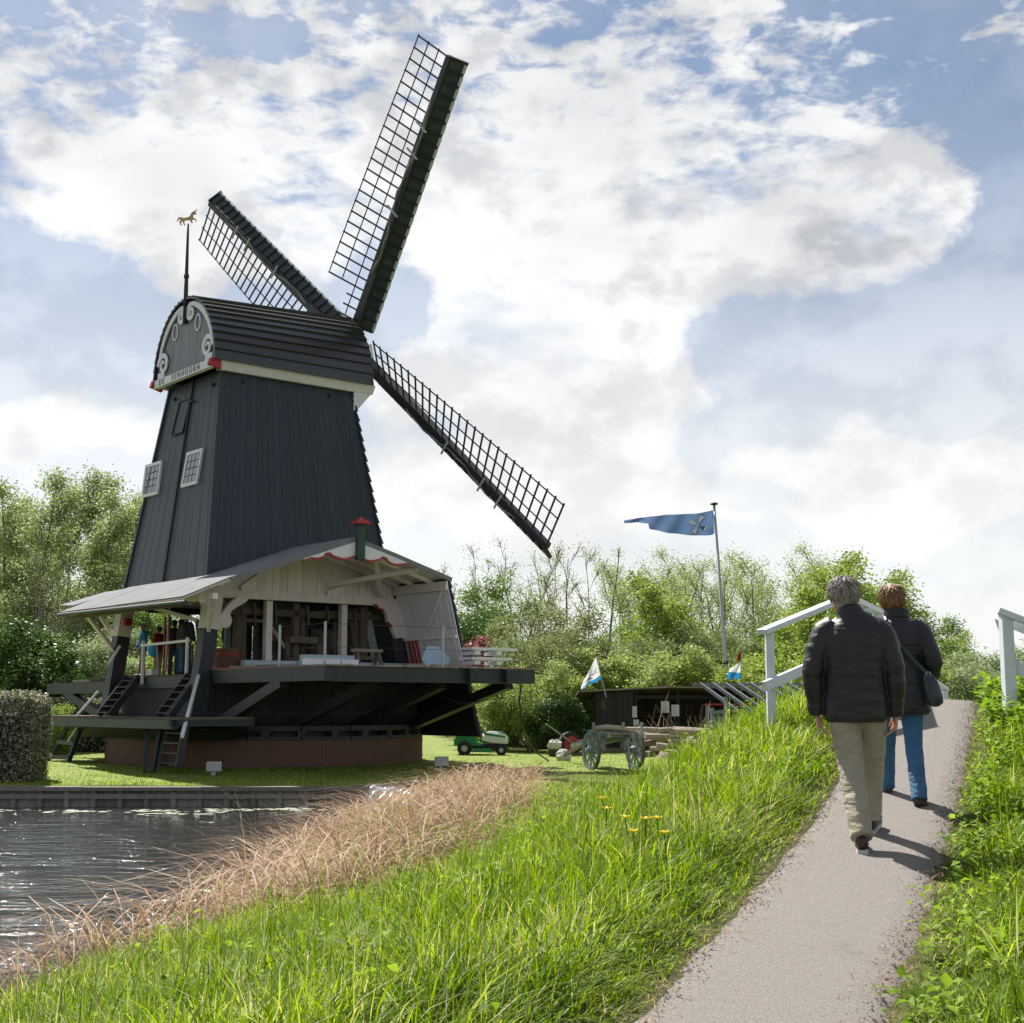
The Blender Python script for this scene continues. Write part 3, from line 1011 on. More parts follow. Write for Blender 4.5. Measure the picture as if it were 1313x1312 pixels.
def build_shed():
    # roof sheets
    for i in range(len(PROF) - 1):
        (ua, za), (ub, zb) = PROF[i], PROF[i + 1]
        vf = 2.3 if i < 2 else VF
        n = Vector((-(zb - za), 0, ub - ua)).normalized()
        k = 4
        for j in range(k):
            va, vb = VG + (vf - VG) * j / k, VG + (vf - VG) * (j + 1) / k
            q = [(ua, va, za), (ub, va, zb), (ub, vb, zb), (ua, vb, za)]
            part('roof_sheet', MB().slab([Vector(p) + n * .045 for p in q], n, .03 + .004 * (j % 2)), M['felt'])
        part('roof_lining', MB().slab([(ua, VG + .03, za), (ub, VG + .03, zb), (ub, vf - .03, zb), (ua, vf - .03, za)], n, .04), M['oldwhite'])
    # bit of the far roof beyond the tower
    (ua, za), (ub, zb) = PROF[0], PROF[1]
    part('roof_sheet', MB().slab([(-5.0, 2.34, 4.92), (-3.3, 2.34, 5.52), (-3.3, 4.0, 5.52), (-4.8, 4.0, 5.02)], (-.3, 0, 1), .04), M['felt'])
    # gutter along the tail eave
    part('gutter', MB().tube([(-5.48, VG - .2, 4.56), (-5.48, 2.4, 4.64)], .05, 8), M['beam'])
    # barge board along the near gable
    for i in range(1, len(PROF) - 1):
        (ua, za), (ub, zb) = PROF[i], PROF[i + 1]
        part('barge_board', MB().beam((ua, VG - .03, za + .0), (ub, VG - .03, zb + .0), .04, .13), M['felt'])
    # scalloped fascia with red edge hanging in the gable
    def zr(u):
        return np.interp(u, [p[0] for p in PROF], [p[1] for p in PROF])
    uu = np.linspace(-1.9, 1.55, 61)

    def lower(u):
        t = (u + .17) / 1.72
        return 6.10 + .035 * math.cos(t * 4 * math.pi) - .03 * abs(math.sin(t * 5.5)) - .10 * abs(t) ** 2 + (.06 if abs(abs(t) - .55) < .06 else 0)
    f, e = MB(), MB()
    for p, q in zip(uu[:-1], uu[1:]):
        v = VG - .02
        a0, a1 = min(zr(p) - .06, 9), min(zr(q) - .06, 9)
        l0, l1 = min(lower(p), a0 - .03), min(lower(q), a1 - .03)
        f.hexa([(p, v - .03, l0), (q, v - .03, l1), (q, v, l1), (p, v, l0)], [(p, v - .03, a0), (q, v - .03, a1), (q, v, a1), (p, v, a0)])
        e.hexa([(p, v - .05, l0 - .055), (q, v - .05, l1 - .055), (q, v + .01, l1 - .055), (p, v + .01, l0 - .055)], [(p, v - .05, l0 + .0), (q, v - .05, l1 + .0), (q, v + .01, l1 + .0), (p, v + .01, l0 + .0)])
    fa = part('fascia', f, M['white'])
    part('red_edging', e, M['red'], fa)
    # ridge post with red cap
    ch = part('ridge_post', MB().box((-.22, VG - .20, 6.0), (.02, VG - .05, 7.02)), mat('dark_green_paint', (.02, .05, .045), (.03, .06, .05), 5, .5))
    cp = MB()
    cp.add([(-.34, VG - .32, 7.02), (.14, VG - .32, 7.02), (.14, VG + .07, 7.02), (-.34, VG + .07, 7.02), (-.10, VG - .125, 7.24), (-.34, VG - .32, 7.06), (.14, VG - .32, 7.06), (.14, VG + .07, 7.06), (-.34, VG + .07, 7.06)],
           [(3, 2, 1, 0), (0, 1, 6, 5), (1, 2, 7, 6), (2, 3, 8, 7), (3, 0, 5, 8), (5, 6, 4), (6, 7, 4), (7, 8, 4), (8, 5, 4)])
    part('post_cap', cp, M['red'], ch)
    # rafters under the roof near the gable
    for v in (-5.2, -4.2, -3.4):
        for i in (1, 2, 3):
            (ua, za), (ub, zb) = PROF[i], PROF[i + 1]
            part('rafter', MB().beam((ua, v, za - .07), (ub, v, zb - .07), .09, .12), M['oldwhite'])
    # boarded white wall above the header, between side posts (plane of the tower side)
    k = 26
    v = -3.12
    for i in range(k):
        a, b = -3.5 + 6.6 * i / k + .004, -3.5 + 6.6 * (i + 1) / k - .004
        part('tympanum_board', MB().slab([(a, v, 5.22), (b, v, 5.22), (b, v, zr(b) - .02), (a, v, zr(a) - .02)], (0, -1, 0), .03 + .008 * (i % 2)), M['oldwhite'])
    part('header_beam', MB().box((-3.9, v - .10, 4.98), (3.2, v + .12, 5.215)), M['oldwhite'])
    for (a, za, b, zb) in ((-2.3, 5.26, -.8, 6.3), (.6, 5.26, 2.2, 5.85), (-3.3, 5.25, -2.7, 5.6)):
        part('brace', MB().beam((a, v - .1, za), (b, v - .1, zb), .12, .12), M['oldwhite'])
    part('brace', MB().beam((.7, -5.7, 6.28), (2.5, -3.3, 5.3), .12, .14), M['oldwhite'])
    part('brace', MB().beam((2.2, -5.7, 5.9), (.6, -3.3, 5.5), .12, .14), M['oldwhite'])
    # storm wall: white vertical boards inside the near bay, dark elsewhere, lapped dark boards outside
    k = 16
    for i in range(k):
        va, vb = VG + .02 + (2.78) * i / k + .004, VG + .02 + 2.78 * (i + 1) / k - .004
        part('storm_board', MB().slab([(storm_u(2.95), va, 2.95), (storm_u(2.95), vb, 2.95), (storm_u(5.6), vb, 5.6), (storm_u(5.6), va, 5.6)], (-1, 0, -.26), .025 + .012 * (i % 2)), M['white'])
    part('wall_rail', MB().beam((storm_u(3.95) - .07, VG + .05, 3.95), (storm_u(3.95) - .07, -3.2, 3.95), .07, .08), M['oldwhite'])
    part('wall_plate', MB().beam((storm_u(5.45) - .07, VG + .0, 5.45), (storm_u(5.45) - .07, -3.2, 5.45), .07, .26), M['oldwhite'])
    part('brace', MB().beam((storm_u(4.2) - .08, -4.6, 4.2), (storm_u(5.3) - .08, -5.7, 5.3), .06, .07), M['oldwhite'])
    for v in (-3.52, -3.72, -3.92):
        part('red_bar', MB().beam((storm_u(3.0) - .1, v, 2.95), (storm_u(3.9) - .12, v, 3.9), .05, .05), M['red'])
    k = 14
    for i in range(k):
        a, b = .98 + (5.72 - .98) * i / k, .98 + (5.72 - .98) * (i + 1) / k + .03
        part('storm_plank', MB().hexa([(storm_u(a) + .03, VG - .02, a), (storm_u(a) + .12, VG - .02, a), (storm_u(a) + .12, VF, a), (storm_u(a) + .03, VF, a)],
                                      [(storm_u(b) + .02, VG - .02, b), (storm_u(b) + .05, VG - .02, b), (storm_u(b) + .05, VF, b), (storm_u(b) + .02, VF, b)]), M['tar'])
    part('storm_lining', MB().slab([(storm_u(1.0), VG, 1.0), (storm_u(2.93), VG, 2.93), (storm_u(2.93), VF, 2.93), (storm_u(1.0), VF, 1.0)], (-1, 0, -.26), .03), M['dark'])
    part('storm_lining', MB().slab([(storm_u(2.95), -3.2, 2.95), (storm_u(5.6), -3.2, 5.6), (storm_u(5.6), VF, 5.6), (storm_u(2.95), VF, 2.95)], (-1, 0, -.26), .03), M['dark'])
    # far end closed with dark boards, with gaps that let the trees through
    for a, b in ((1.9, 2.7), (2.75, 3.4)):
        part('end_wall', MB().box((a, VF - .1, 2.9), (b, VF - .05, 6.2)), M['dark'])
    # saw floor
    zf = 2.82
    k = 13
    for i in range(k):
        va, vb = -3.1 + 8.0 * i / k + .005, -3.1 + 8.0 * (i + 1) / k - .005
        part('floor_plank', MB().box((-3.28, va, zf - .06), (3.6, vb, zf + random.uniform(-.01, .0))), M['oldwood'])
    part('floor_beam', MB().box((-3.34, -3.1, 2.42), (-3.08, 2.4, zf - .065)), M['beam'])
    # tail posts: dark below, white heads, leaning with the taper of the tower
    for v, lo, hi in ((2.55, 1.6, 4.92), (-3.32, 1.2, 4.98)):
        pu = lambda z: -(3.14 + (5.6 - z) * .126)
        p = part('corner_post', MB().beam((pu(lo), v, lo), (pu(4.05), v, 4.05), .42, .42, (0, 1, 0)), M['beam'])
        part('post_head', MB().beam((pu(4.05), v, 4.053), (pu(hi), v, hi), .43, .43, (0, 1, 0)), M['oldwhite'], p)
    part('red_block', MB().box((-3.36, 2.19, 4.40), (-3.16, 2.335, 4.62)), M['red'])
    # big white knee braces by the near post and at the storm side
    def knee(u0, z0, du, dz, v, th=.16, n=9, red=False):
        b = MB()
        for i in range(n):
            t0, t1 = i / n, (i + 1) / n
            w = lambda t: .34 + .10 * math.sin(t * 9)
            c = lambda t: (u0 + du * t ** 1.8, z0 + dz * t)
            (a0, b0), (a1, b1) = c(t0), c(t1)
            b.hexa([(a0, v - th / 2, b0), (a0 + w(t0) * (1 if du > 0 else -1), v - th / 2, b0), (a0 + w(t0) * (1 if du > 0 else -1), v + th / 2, b0), (a0, v + th / 2, b0)],
                   [(a1, v - th / 2, b1), (a1 + w(t1) * (1 if du > 0 else -1), v - th / 2, b1), (a1 + w(t1) * (1 if du > 0 else -1), v + th / 2, b1), (a1, v + th / 2, b1)])
        return b
    part('knee_brace', knee(-3.12, 4.1, .62, .9, -3.35), M['oldwhite'])
    poly = [(2.30, 5.02), (2.42, 4.90), (2.62, 4.86), (2.74, 4.70), (2.78, 4.48), (2.92, 4.36), (2.98, 4.18), (3.10, 3.98), (3.52, 3.98), (3.36, 4.60), (3.20, 5.02)]
    kb = part('knee_brace', MB().slab([(u, -3.34, z) for u, z in poly], (0, 1, 0), .16), M['oldwhite'])
    for (p, q) in ((poly[0], poly[1]), (poly[1], poly[2]), (poly[4], poly[5])):
        part('red_edging', MB().beam((p[0] - .02, -3.36, p[1] - .02), (q[0] - .02, -3.36, q[1] - .02), .05, .07, (0, 1, 0)), M['red'], kb)
    part('knee_brace', MB().beam((-3.55, -3.75, 4.0), (-3.95, -4.9, 4.95), .10, .16), M['oldwhite'])
    part('storm_post', MB().beam((3.35, -3.3, 2.8), (3.02, -3.3, 3.95), .4, .35, (0, 1, 0)), M['dark'])
    # eave plates and struts at the tail
    part('eave_plate', MB().box((-4.55, VG + .1, 4.70), (-4.40, 2.2, 4.86)), M['oldwhite'])
    part('eave_plate', MB().box((-5.25, VG + .1, 4.50), (-5.15, 2.2, 4.60)), M['oldwood'])
    part('tie_beam', MB().beam((-3.4, -3.3, 4.72), (-4.6, -5.4, 4.76), .16, .26), M['oldwhite'])
    for (p, q) in (((-3.55, 2.55, 3.6), (-4.75, 2.0, 4.7)), ((-3.45, 2.9, 4.1), (-3.9, 2.9, 4.7)), ((-3.5, -3.0, 4.3), (-4.7, -1.9, 4.75))):
        part('strut', MB().beam(p, q, .11, .11), M['oldwhite'])
    part('strut', MB().beam((-3.5, -3.0, 4.29), (-3.45, -3.25, 3.5), .13, .13), M['dark'])
    # railing at the tail edge and stairs down to the low stage
    for v, lo in ((.72, 2.55), (-2.22, 2.72)):
        part('railing_post', MB().beam((-3.42, v, lo), (-3.42, v, 3.86), .07, .07, (0, 1, 0)), M['white'])
    part('railing_bar', MB().beam((-3.42, .85, 3.72), (-3.42, -2.35, 3.76), .06, .07), M['white'])
    for v in (.78, .45):
        part('red_pole', MB().beam((-2.7, v, 2.8), (-2.7, v, 4.6), .05, .05, (0, 1, 0)), M['red'])
    part('grey_pole', MB().beam((-2.9, .25, 2.8), (-2.75, .4, 4.9), .05, .05, (0, 1, 0)), M['steel'])
    part('grey_pole', MB().beam((-3.2, .1, 2.8), (-3.1, .45, 3.75), .04, .04, (0, 1, 0)), M['steel'])
    part('step_box', MB().box((-3.3, .35, 2.83), (-3.05, .75, 2.97)), M['white'])

    def stairs(top, bot, width, n, name='stair'):
        top, bot = Vector(top), Vector(bot)
        s = MB()
        for k_ in (-1, 1):
            o = Vector((0, k_ * width / 2, 0))
            s.beam(top + o, bot + o, .06, .20)
        st = part(name, s, M['beam'])
        for i in range(n):
            c = top.lerp(bot, (i + .6) / n)
            part('tread', MB().box((c.x - .12, c.y - width / 2 + .035, c.z - .018), (c.x + .10, c.y + width / 2 - .035, c.z + .018)), M['oldwood'], st)
        return st
    stairs((-3.4, 1.35, 2.78), (-4.3, 1.35, 1.62), .85, 6)
    stairs((-3.4, -2.75, 2.78), (-4.3, -2.75, 1.62), .8, 6)
    stairs((-4.9, -4.9, 1.6), (-5.1, -4.9, .3), .9, 5)
    part('handrail', MB().beam((-3.45, -3.15, 2.95), (-5.35, -6.0, 1.12), .09, .09), M['white'])
    part('handrail', MB().beam((-3.6, 2.0, 3.75), (-3.95, 2.05, 3.15), .07, .07), M['white'])
    part('handrail', MB().beam((-4.1, 2.35, 2.35), (-4.7, 2.5, 1.6), .06, .06), M['white'])
    # low stage at the tail
    vs = np.linspace(-5.5, 4.3, 15)
    for i, (a, b) in enumerate(zip(vs[:-1], vs[1:])):
        part('stage_plank', MB().box((-5.35, a + .006, 1.54), (-3.0, b - .006, 1.60 + random.uniform(-.008, .004))), M['oldwood'])
    part('stage_beam', MB().box((-5.4, -5.5, 1.30), (-5.22, 3.2, 1.535)), M['beam'])
    part('stage_beam', MB().box((-5.4, -5.5, 1.36), (-3.0, -5.32, 1.534)), M['beam'])
    part('stage_board', MB().box((-5.4, 3.3, 1.22), (-5.3, 6.6, 1.58)), mat('grey_green_board', (.05, .075, .07), (.07, .10, .09), 4, .5), label='grey green board at the far end of the low stage')
    part('stage_underframe', MB().hexa([(-4.7, -4.6, .98), (-3.2, -4.6, .98), (-3.2, 2.4, .98), (-4.7, 2.4, .98)], [(-5.1, -5.2, 1.3), (-3.0, -5.2, 1.3), (-3.0, 3.0, 1.3), (-5.1, 3.0, 1.3)]), M['dark'])
    for (p, q) in (((-5.2, -3.6, 1.35), (-5.4, -4.0, .15)), ((-5.1, -4.2, 1.3), (-5.35, -4.35, .15))):
        part('stage_leg', MB().beam(p, q, .11, .11), M['beam'])
    for (p, q) in (((-4.9, 2.6, 1.3), (-5.3, 3.2, .18)), ((-4.9, 1.6, 1.3), (-5.3, 1.55, .18)), ((-5.25, 3.1, .35), (-5.25, 1.55, .38)), ((-5.1, 2.9, .8), (-5.1, 1.6, .8))):
        part('trestle_leg', MB().beam(p, q, .10, .12), M['beam'])
    part('white_pin', MB().beam((-5.0, 1.6, 1.35), (-5.25, 1.75, .85), .05, .05), M['white'])
    # body box below the saw floor: dark boards
    k = 30
    v = -3.3
    for i in range(k):
        a, b = -3.3 + 7.2 * i / k + .005, -3.3 + 7.2 * (i + 1) / k - .005
        part('lower_board', MB().box((a, v - .03 - .012 * (i % 2), 1.33), (b, v, 2.75)), M['dark'])
    part('lower_box', MB().box((-3.2, v + .01, 1.35), (3.9, 2.6, 2.7)), M['dark'])
    part('lower_rail', MB().box((-3.4, v - .14, 1.62), (3.9, v - .045, 1.74)), M['beam'])
    # saw carriage stage reaching out towards the path
    ZS = 2.92
    part('edge_beam', MB().box((-3.36, -9.6, ZS - .40), (-3.06, -3.7, ZS - .035)), M['beam'])
    part('edge_beam', MB().box((-3.05, -9.6, ZS - .42), (3.45, -9.3, ZS - .035)), M['beam'])
    n = 36
    for i in range(n):
        a, b = -3.30 + 6.75 * i / n + .005, -3.30 + 6.75 * (i + 1) / n - .005
        part('deck_plank', MB().box((a, -9.62 - random.uniform(0, .06), ZS - .03), (b, -3.35, ZS + random.uniform(.0, .02))), M['wood'])
    for u in (-1.0, 1.2, 2.6):
        part('joist', MB().box((u, -9.28, ZS - .34), (u + .2, -3.4, ZS - .035)), M['dark'])
    for u in (1.05, 2.3):
        part('beam_end', MB().box((u, -9.78, ZS - .40), (u + .26, -9.6, ZS - .04)), M['dark'])
    for (p, q) in (((-3.21, -7.4, ZS - .4), (-3.21, -3.6, 1.30)), ((-1.0, -8.3, ZS - .42), (-1.0, -3.6, 1.2)), ((1.2, -8.3, ZS - .42), (1.2, -3.6, 1.2)), ((3.0, -9.0, ZS - .42), (3.2, -3.6, 1.2))):
        part('stage_brace', MB().beam(p, q, .28, .28), M['beam'])
    # stage on the far side
    part('edge_beam', MB().box((-3.36, 3.0, 2.30), (-3.06, 8.5, 2.66)), M['beam'])
    part('deck_plank', MB().box((-3.3, 5.0, 2.67), (-2.4, 6.4, 2.76)), M['wood'])
    part('stage_brace', MB().beam((-3.21, 6.9, 2.3), (-3.21, 3.2, 1.4), .26, .26), M['beam'])
    # guard posts and wires along the saw stage
    for u, vv in ((-3.2, -7.1), (-3.2, -9.35), (.35, -9.5)):
        part('guard_post', MB().tube([(u, vv, ZS), (u, vv, ZS + 1.08)], .035, 8), M['steel'])
    for h in (.45, 1.03):
        part('guard_wire', MB().tube([(-3.2, -7.1, ZS + h), (-3.2, -9.35, ZS + h), (.35, -9.5, ZS + h), (1.9, -9.5, ZS + h)], .006, 4), M['beam'])
    # inside: white and dark posts, saw frames, beams
    for u, vv, m, w in ((-1.2, -2.9, 'oldwhite', .2), (-1.85, -2.4, 'oldwood', .3), (-.1, -2.6, 'oldwood', .2), (.5, -2.0, 'dark', .3), (1.4, -2.9, 'oldwhite', .2), (2.3, -2.6, 'oldwood', .26), (-.6, -1.4, 'dark', .34), (1.0, -.6, 'oldwood', .22), (2.2, .8, 'dark', .4), (.2, 1.2, 'oldwood', .26)):
        part('inner_post', MB().box((u - w / 2, vv - w / 2, 2.82), (u + w / 2, vv + w / 2, 4.97)), M[m])
    for (u0, u1, vv, z0_, z1_, m) in ((-3.0, 3.0, -2.6, 4.55, 4.75, 'oldwood'), (-2.0, 2.6, -1.5, 4.3, 4.6, 'dark'), (-.6, .6, -2.9, 3.75, 3.95, 'oldwood'), (-.6, .6, -2.9, 3.2, 3.3, 'oldwood'), (1.0, 2.4, -2.95, 3.3, 3.42, 'oldwood'), (-3.0, 3.0, 1.5, 4.78, 4.97, 'dark')):
        part('inner_beam', MB().box((u0, vv - .1, z0_), (u1, vv + .1, z1_)), M[m])
    rr = random.Random(5)
    for i in range(16):
        u, vv = rr.uniform(-2.6, 2.4), rr.uniform(-2.5, -.2)
        h0 = rr.uniform(2.83, 3.1)
        part('inner_post', MB().beam((u, vv, h0), (u + rr.uniform(-.12, .12), vv, rr.uniform(3.7, 4.95)), rr.uniform(.06, .15), rr.uniform(.06, .15), (0, 1, 0)), M[rr.choice(['oldwood', 'wood', 'dark', 'bluegrey', 'oldwood'])])
    for i in range(7):
        u, vv, z_ = rr.uniform(-2.4, 1.8), rr.uniform(-2.6, -.8), rr.uniform(3.2, 4.7)
        part('inner_beam', MB().box((u, vv, z_), (u + rr.uniform(.5, 1.4), vv + .1, z_ + rr.uniform(.07, .16))), M[rr.choice(['oldwood', 'wood', 'dark'])])
    part('spoked_gear', MB().tube([(-.3, -2.0, 4.2), (-.3, -1.86, 4.2)], .42, 20), M['oldwood'])
    part('leaning_board', MB().beam((2.3, -2.7, 2.84), (1.95, -2.5, 4.9), .32, .05, (0, 1, 0)), M['oldwood'])
    part('leaning_board', MB().beam((2.75, -2.9, 2.84), (2.45, -2.6, 4.8), .28, .05, (0, 1, 0)), M['bluegrey'])
    for u in (-.55, .55):
        part('saw_frame_post', MB().box((u - .07, -3.0, 2.83), (u + .07, -2.86, 3.95)), M['oldwood'])
    part('inner_brace', MB().beam((-1.1, -2.9, 4.2), (-.6, -2.9, 3.6), .1, .1), M['wood'])
    part('carriage_sill', MB().box((-2.3, -3.6, ZS + .02), (3.2, -3.35, ZS + .28)), M['blue_paint'])
    for u in (-2.0, -1.6, -.9, .2, .9, 1.9):
        part('hanging_tool', MB().beam((u, -2.8, 4.9), (u + .05, -2.8, 4.0 + random.uniform(0, .5)), .06, .05), M['oldwood'])


build_shed()

# ------------------------------------------------------------------ people


def remeshed(mb, name, m, parent, voxel, smooth=2, label=None):
    o = mb.build(name, m, parent, label=label)
    rm = o.modifiers.new('skin', 'REMESH')
    rm.mode = 'VOXEL'
    rm.voxel_size = voxel
    rm.use_smooth_shade = True
    if smooth:
        sm = o.modifiers.new('smooth', 'SMOOTH')
        sm.iterations = smooth
        sm.factor = .5
    return o


def lerp3(a, b, t):
    return tuple(a[i] + (b[i] - a[i]) * t for i in range(3))


def hand(mb, wrist, down, out, fwd, side, curl=.5, L=.185):
    """palm, four unequal bent fingers and a thumb; down = finger direction, out = away from the thigh, fwd = thumb side"""
    w, d, o, f = Vector(wrist), Vector(down).normalized(), Vector(out).normalized(), Vector(fwd).normalized()
    pe = w + d * L * .50
    mb.tube([w - d * .03, w + d * .02, w + d * L * .28, pe, pe + d * .012], [(.026, .02), (.028, .019), (.040, .016), (.043, .014), (.036, .009)], 10, ref=f)
    for i, ln in enumerate((.44, .50, .46, .36)):
        b = pe + f * (.031 - i * .0205) - d * .006
        pts, a, seg = [b - d * .01, b], .15, ln * L / 3
        for k in range(3):
            a += curl * (.55 + .06 * i)
            b = b + (d * math.cos(a) - o * math.sin(a)) * seg
            pts.append(b)
        mb.tube(pts, [.0098, .0095, .0088, .0082, .0062], 7, ref=f)
    b = w + d * L * .16 + f * .026
    pts = [b - f * .01, b + f * .018 + d * .012, b + f * .03 + d * .04 - o * .008, b + f * .03 + d * .064 - o * .018]
    mb.tube(pts, [.014, .013, .0105, .0075], 7, ref=o)


def head_shape(mb, c, yaw, k=1.0):
    c = Vector(c)
    fw = Vector((-math.sin(yaw), math.cos(yaw), 0))
    sd = Vector((math.cos(yaw), math.sin(yaw), 0))
    prof = [(-.118, .026, .03, .050), (-.105, .044, .048, .040), (-.08, .056, .066, .026), (-.045, .066, .082, .012), (0, .073, .094, .002), (.04, .074, .096, -.004), (.078, .064, .084, -.008), (.104, .042, .056, -.01), (.118, .015, .02, -.01)]
    mb.tube([c + Vector((0, 0, z * k)) + fw * yo * k for z, a, b, yo in prof], [(a * k, b * k) for z, a, b, yo in prof], 16, ref=sd)
    # nose, brow, lips, chin, ears
    mb.tube([c + fw * .088 * k + Vector((0, 0, .012 * k)), c + fw * .105 * k + Vector((0, 0, -.014 * k)), c + fw * .118 * k + Vector((0, 0, -.034 * k)), c + fw * .092 * k + Vector((0, 0, -.042 * k))], [.010 * k, .012 * k, .015 * k, .011 * k], 7, ref=sd)
    mb.tube([c - sd * .05 * k + fw * .078 * k + Vector((0, 0, .024 * k)), c + fw * .092 * k + Vector((0, 0, .022 * k)), c + sd * .05 * k + fw * .078 * k + Vector((0, 0, .024 * k))], .011 * k, 6, ref=(0, 0, 1))
    mb.tube([c - sd * .024 * k + fw * .086 * k + Vector((0, 0, -.066 * k)), c + fw * .097 * k + Vector((0, 0, -.064 * k)), c + sd * .024 * k + fw * .086 * k + Vector((0, 0, -.066 * k))], .009 * k, 6, ref=(0, 0, 1))
    for s in (-1, 1):
        mb.ball(c + sd * s * .077 * k - fw * .004 * k + Vector((0, 0, -.006 * k)), (.012 * k, .022 * k, .034 * k), 8, 6)
        mb.ball(c + sd * s * .032 * k + fw * .084 * k + Vector((0, 0, .006 * k)), .012 * k, 8, 6)
    return fw, sd


def hair_cap(mb, c, yaw, k, length, seed, locks=150, vol=1.0, messy=.3):
    """short hair: cap over crown and back plus many small tapered locks"""
    rr = random.Random(seed)
    c = Vector(c)
    fw = Vector((-math.sin(yaw), math.cos(yaw), 0))
    sd = Vector((math.cos(yaw), math.sin(yaw), 0))
    prof = [(-length, .052, .050, -.035), (-.06, .068, .072, -.026), (-.02, .079, .084, -.022), (.03, .084, .098, -.014), (.075, .078, .096, -.010), (.108, .056, .072, -.008), (.128, .022, .03, -.008)]
    mb.tube([c + Vector((0, 0, z * k)) + fw * yo * k for z, a, b, yo in prof], [(a * k * vol, b * k * vol) for z, a, b, yo in prof], 16, ref=sd)
    for i in range(locks):
        a = rr.uniform(0, 2 * math.pi)
        h = rr.uniform(-.2, 1.0)
        el = math.asin(max(-1, min(1, h)))
        n = sd * (math.cos(a) * math.cos(el)) + fw * (math.sin(a) * math.cos(el)) + Vector((0, 0, math.sin(el)))
        if n.dot(fw) > .45 and h < .55:
            continue
        p = c + Vector((0, 0, .018 * k)) - fw * .012 * k + sd * n.dot(sd) * .082 * k * vol + fw * n.dot(fw) * .098 * k * vol + Vector((0, 0, n.z * .104 * k))
        down = Vector((rr.uniform(-messy, messy), rr.uniform(-messy, messy), -1))
        t = (down - n * down.dot(n)).normalized()
        ll = rr.uniform(.6, 1.25)
        if messy < .2:
            ll *= 1.35
        if messy < .2:
            t = (t - n * .10).normalized()
        q = [p - n * .004, p + n * (.003 if messy < .2 else .005) * k + t * .02 * k * ll, p + n * (.002 if messy < .2 else .005) * k + t * .042 * k * ll, p + n * (-.006 if messy < .2 else rr.uniform(-.004, .003 + messy * .02)) * k + t * .066 * k * ll]
        mb.tube(q, [(.006 * k, .003), (.0055 * k, .003), (.004 * k, .0025), .0008], 4)


def puffed(rings, step, amp):
    """resample torso rings with quilting bulges; rings: (z, rx, ry, x, y)"""
    out = []
    zs = [r[0] for r in rings]
    n = int((zs[-1] - zs[0]) / .011)
    for i in range(n + 1):
        z = zs[0] + (zs[-1] - zs[0]) * i / n
        v = [float(np.interp(z, zs, [r[j] for r in rings])) for j in range(1, 5)]
        b = amp * (abs(math.sin(math.pi * (z - zs[0]) / step)) ** .6 - .6)
        out.append((z, v[0] + b, v[1] + b, v[2], v[3]))
    return out


def limb(mb, pts, rad, step=None, amp=0.0, n=12, sub=26, ref=(1, 0, 0), wob=0.0, seed=0):
    """sleeve or trouser leg with a smooth curve, bulges or folds"""
    P = [Vector(p) for p in pts]
    L_ = [0]
    for a, b in zip(P[:-1], P[1:]):
        L_.append(L_[-1] + (b - a).length)
    out, rr = [], []
    for i in range(sub + 1):
        s = L_[-1] * i / sub

        def ev(q):
            q = min(max(q, 0), L_[-1])
            for j in range(len(P) - 1):
                if q <= L_[j + 1] + 1e-9:
                    return P[j].lerp(P[j + 1], (q - L_[j]) / (L_[j + 1] - L_[j]))
            return P[-1]
        w = .05
        c = (ev(s - w) + ev(s) * 2 + ev(s + w)) / 4 if 0 < i < sub else ev(s)
        a = float(np.interp(s, L_, [r[0] if isinstance(r, tuple) else r for r in rad]))
        b = float(np.interp(s, L_, [r[1] if isinstance(r, tuple) else r for r in rad]))
        k = amp * (abs(math.sin(math.pi * s / step)) ** .6 - .6) if step else 0
        k2 = wob * (math.sin(s * 47 + seed) + .7 * math.sin(s * 83 + seed * 2))
        out.append(c + Vector((math.sin(s * 31 + seed) * wob, math.cos(s * 37 + seed) * wob, 0)))
        rr.append((a + k + k2, b + k + k2))
    mb.tube(out, rr, n, ref=ref)
    return out


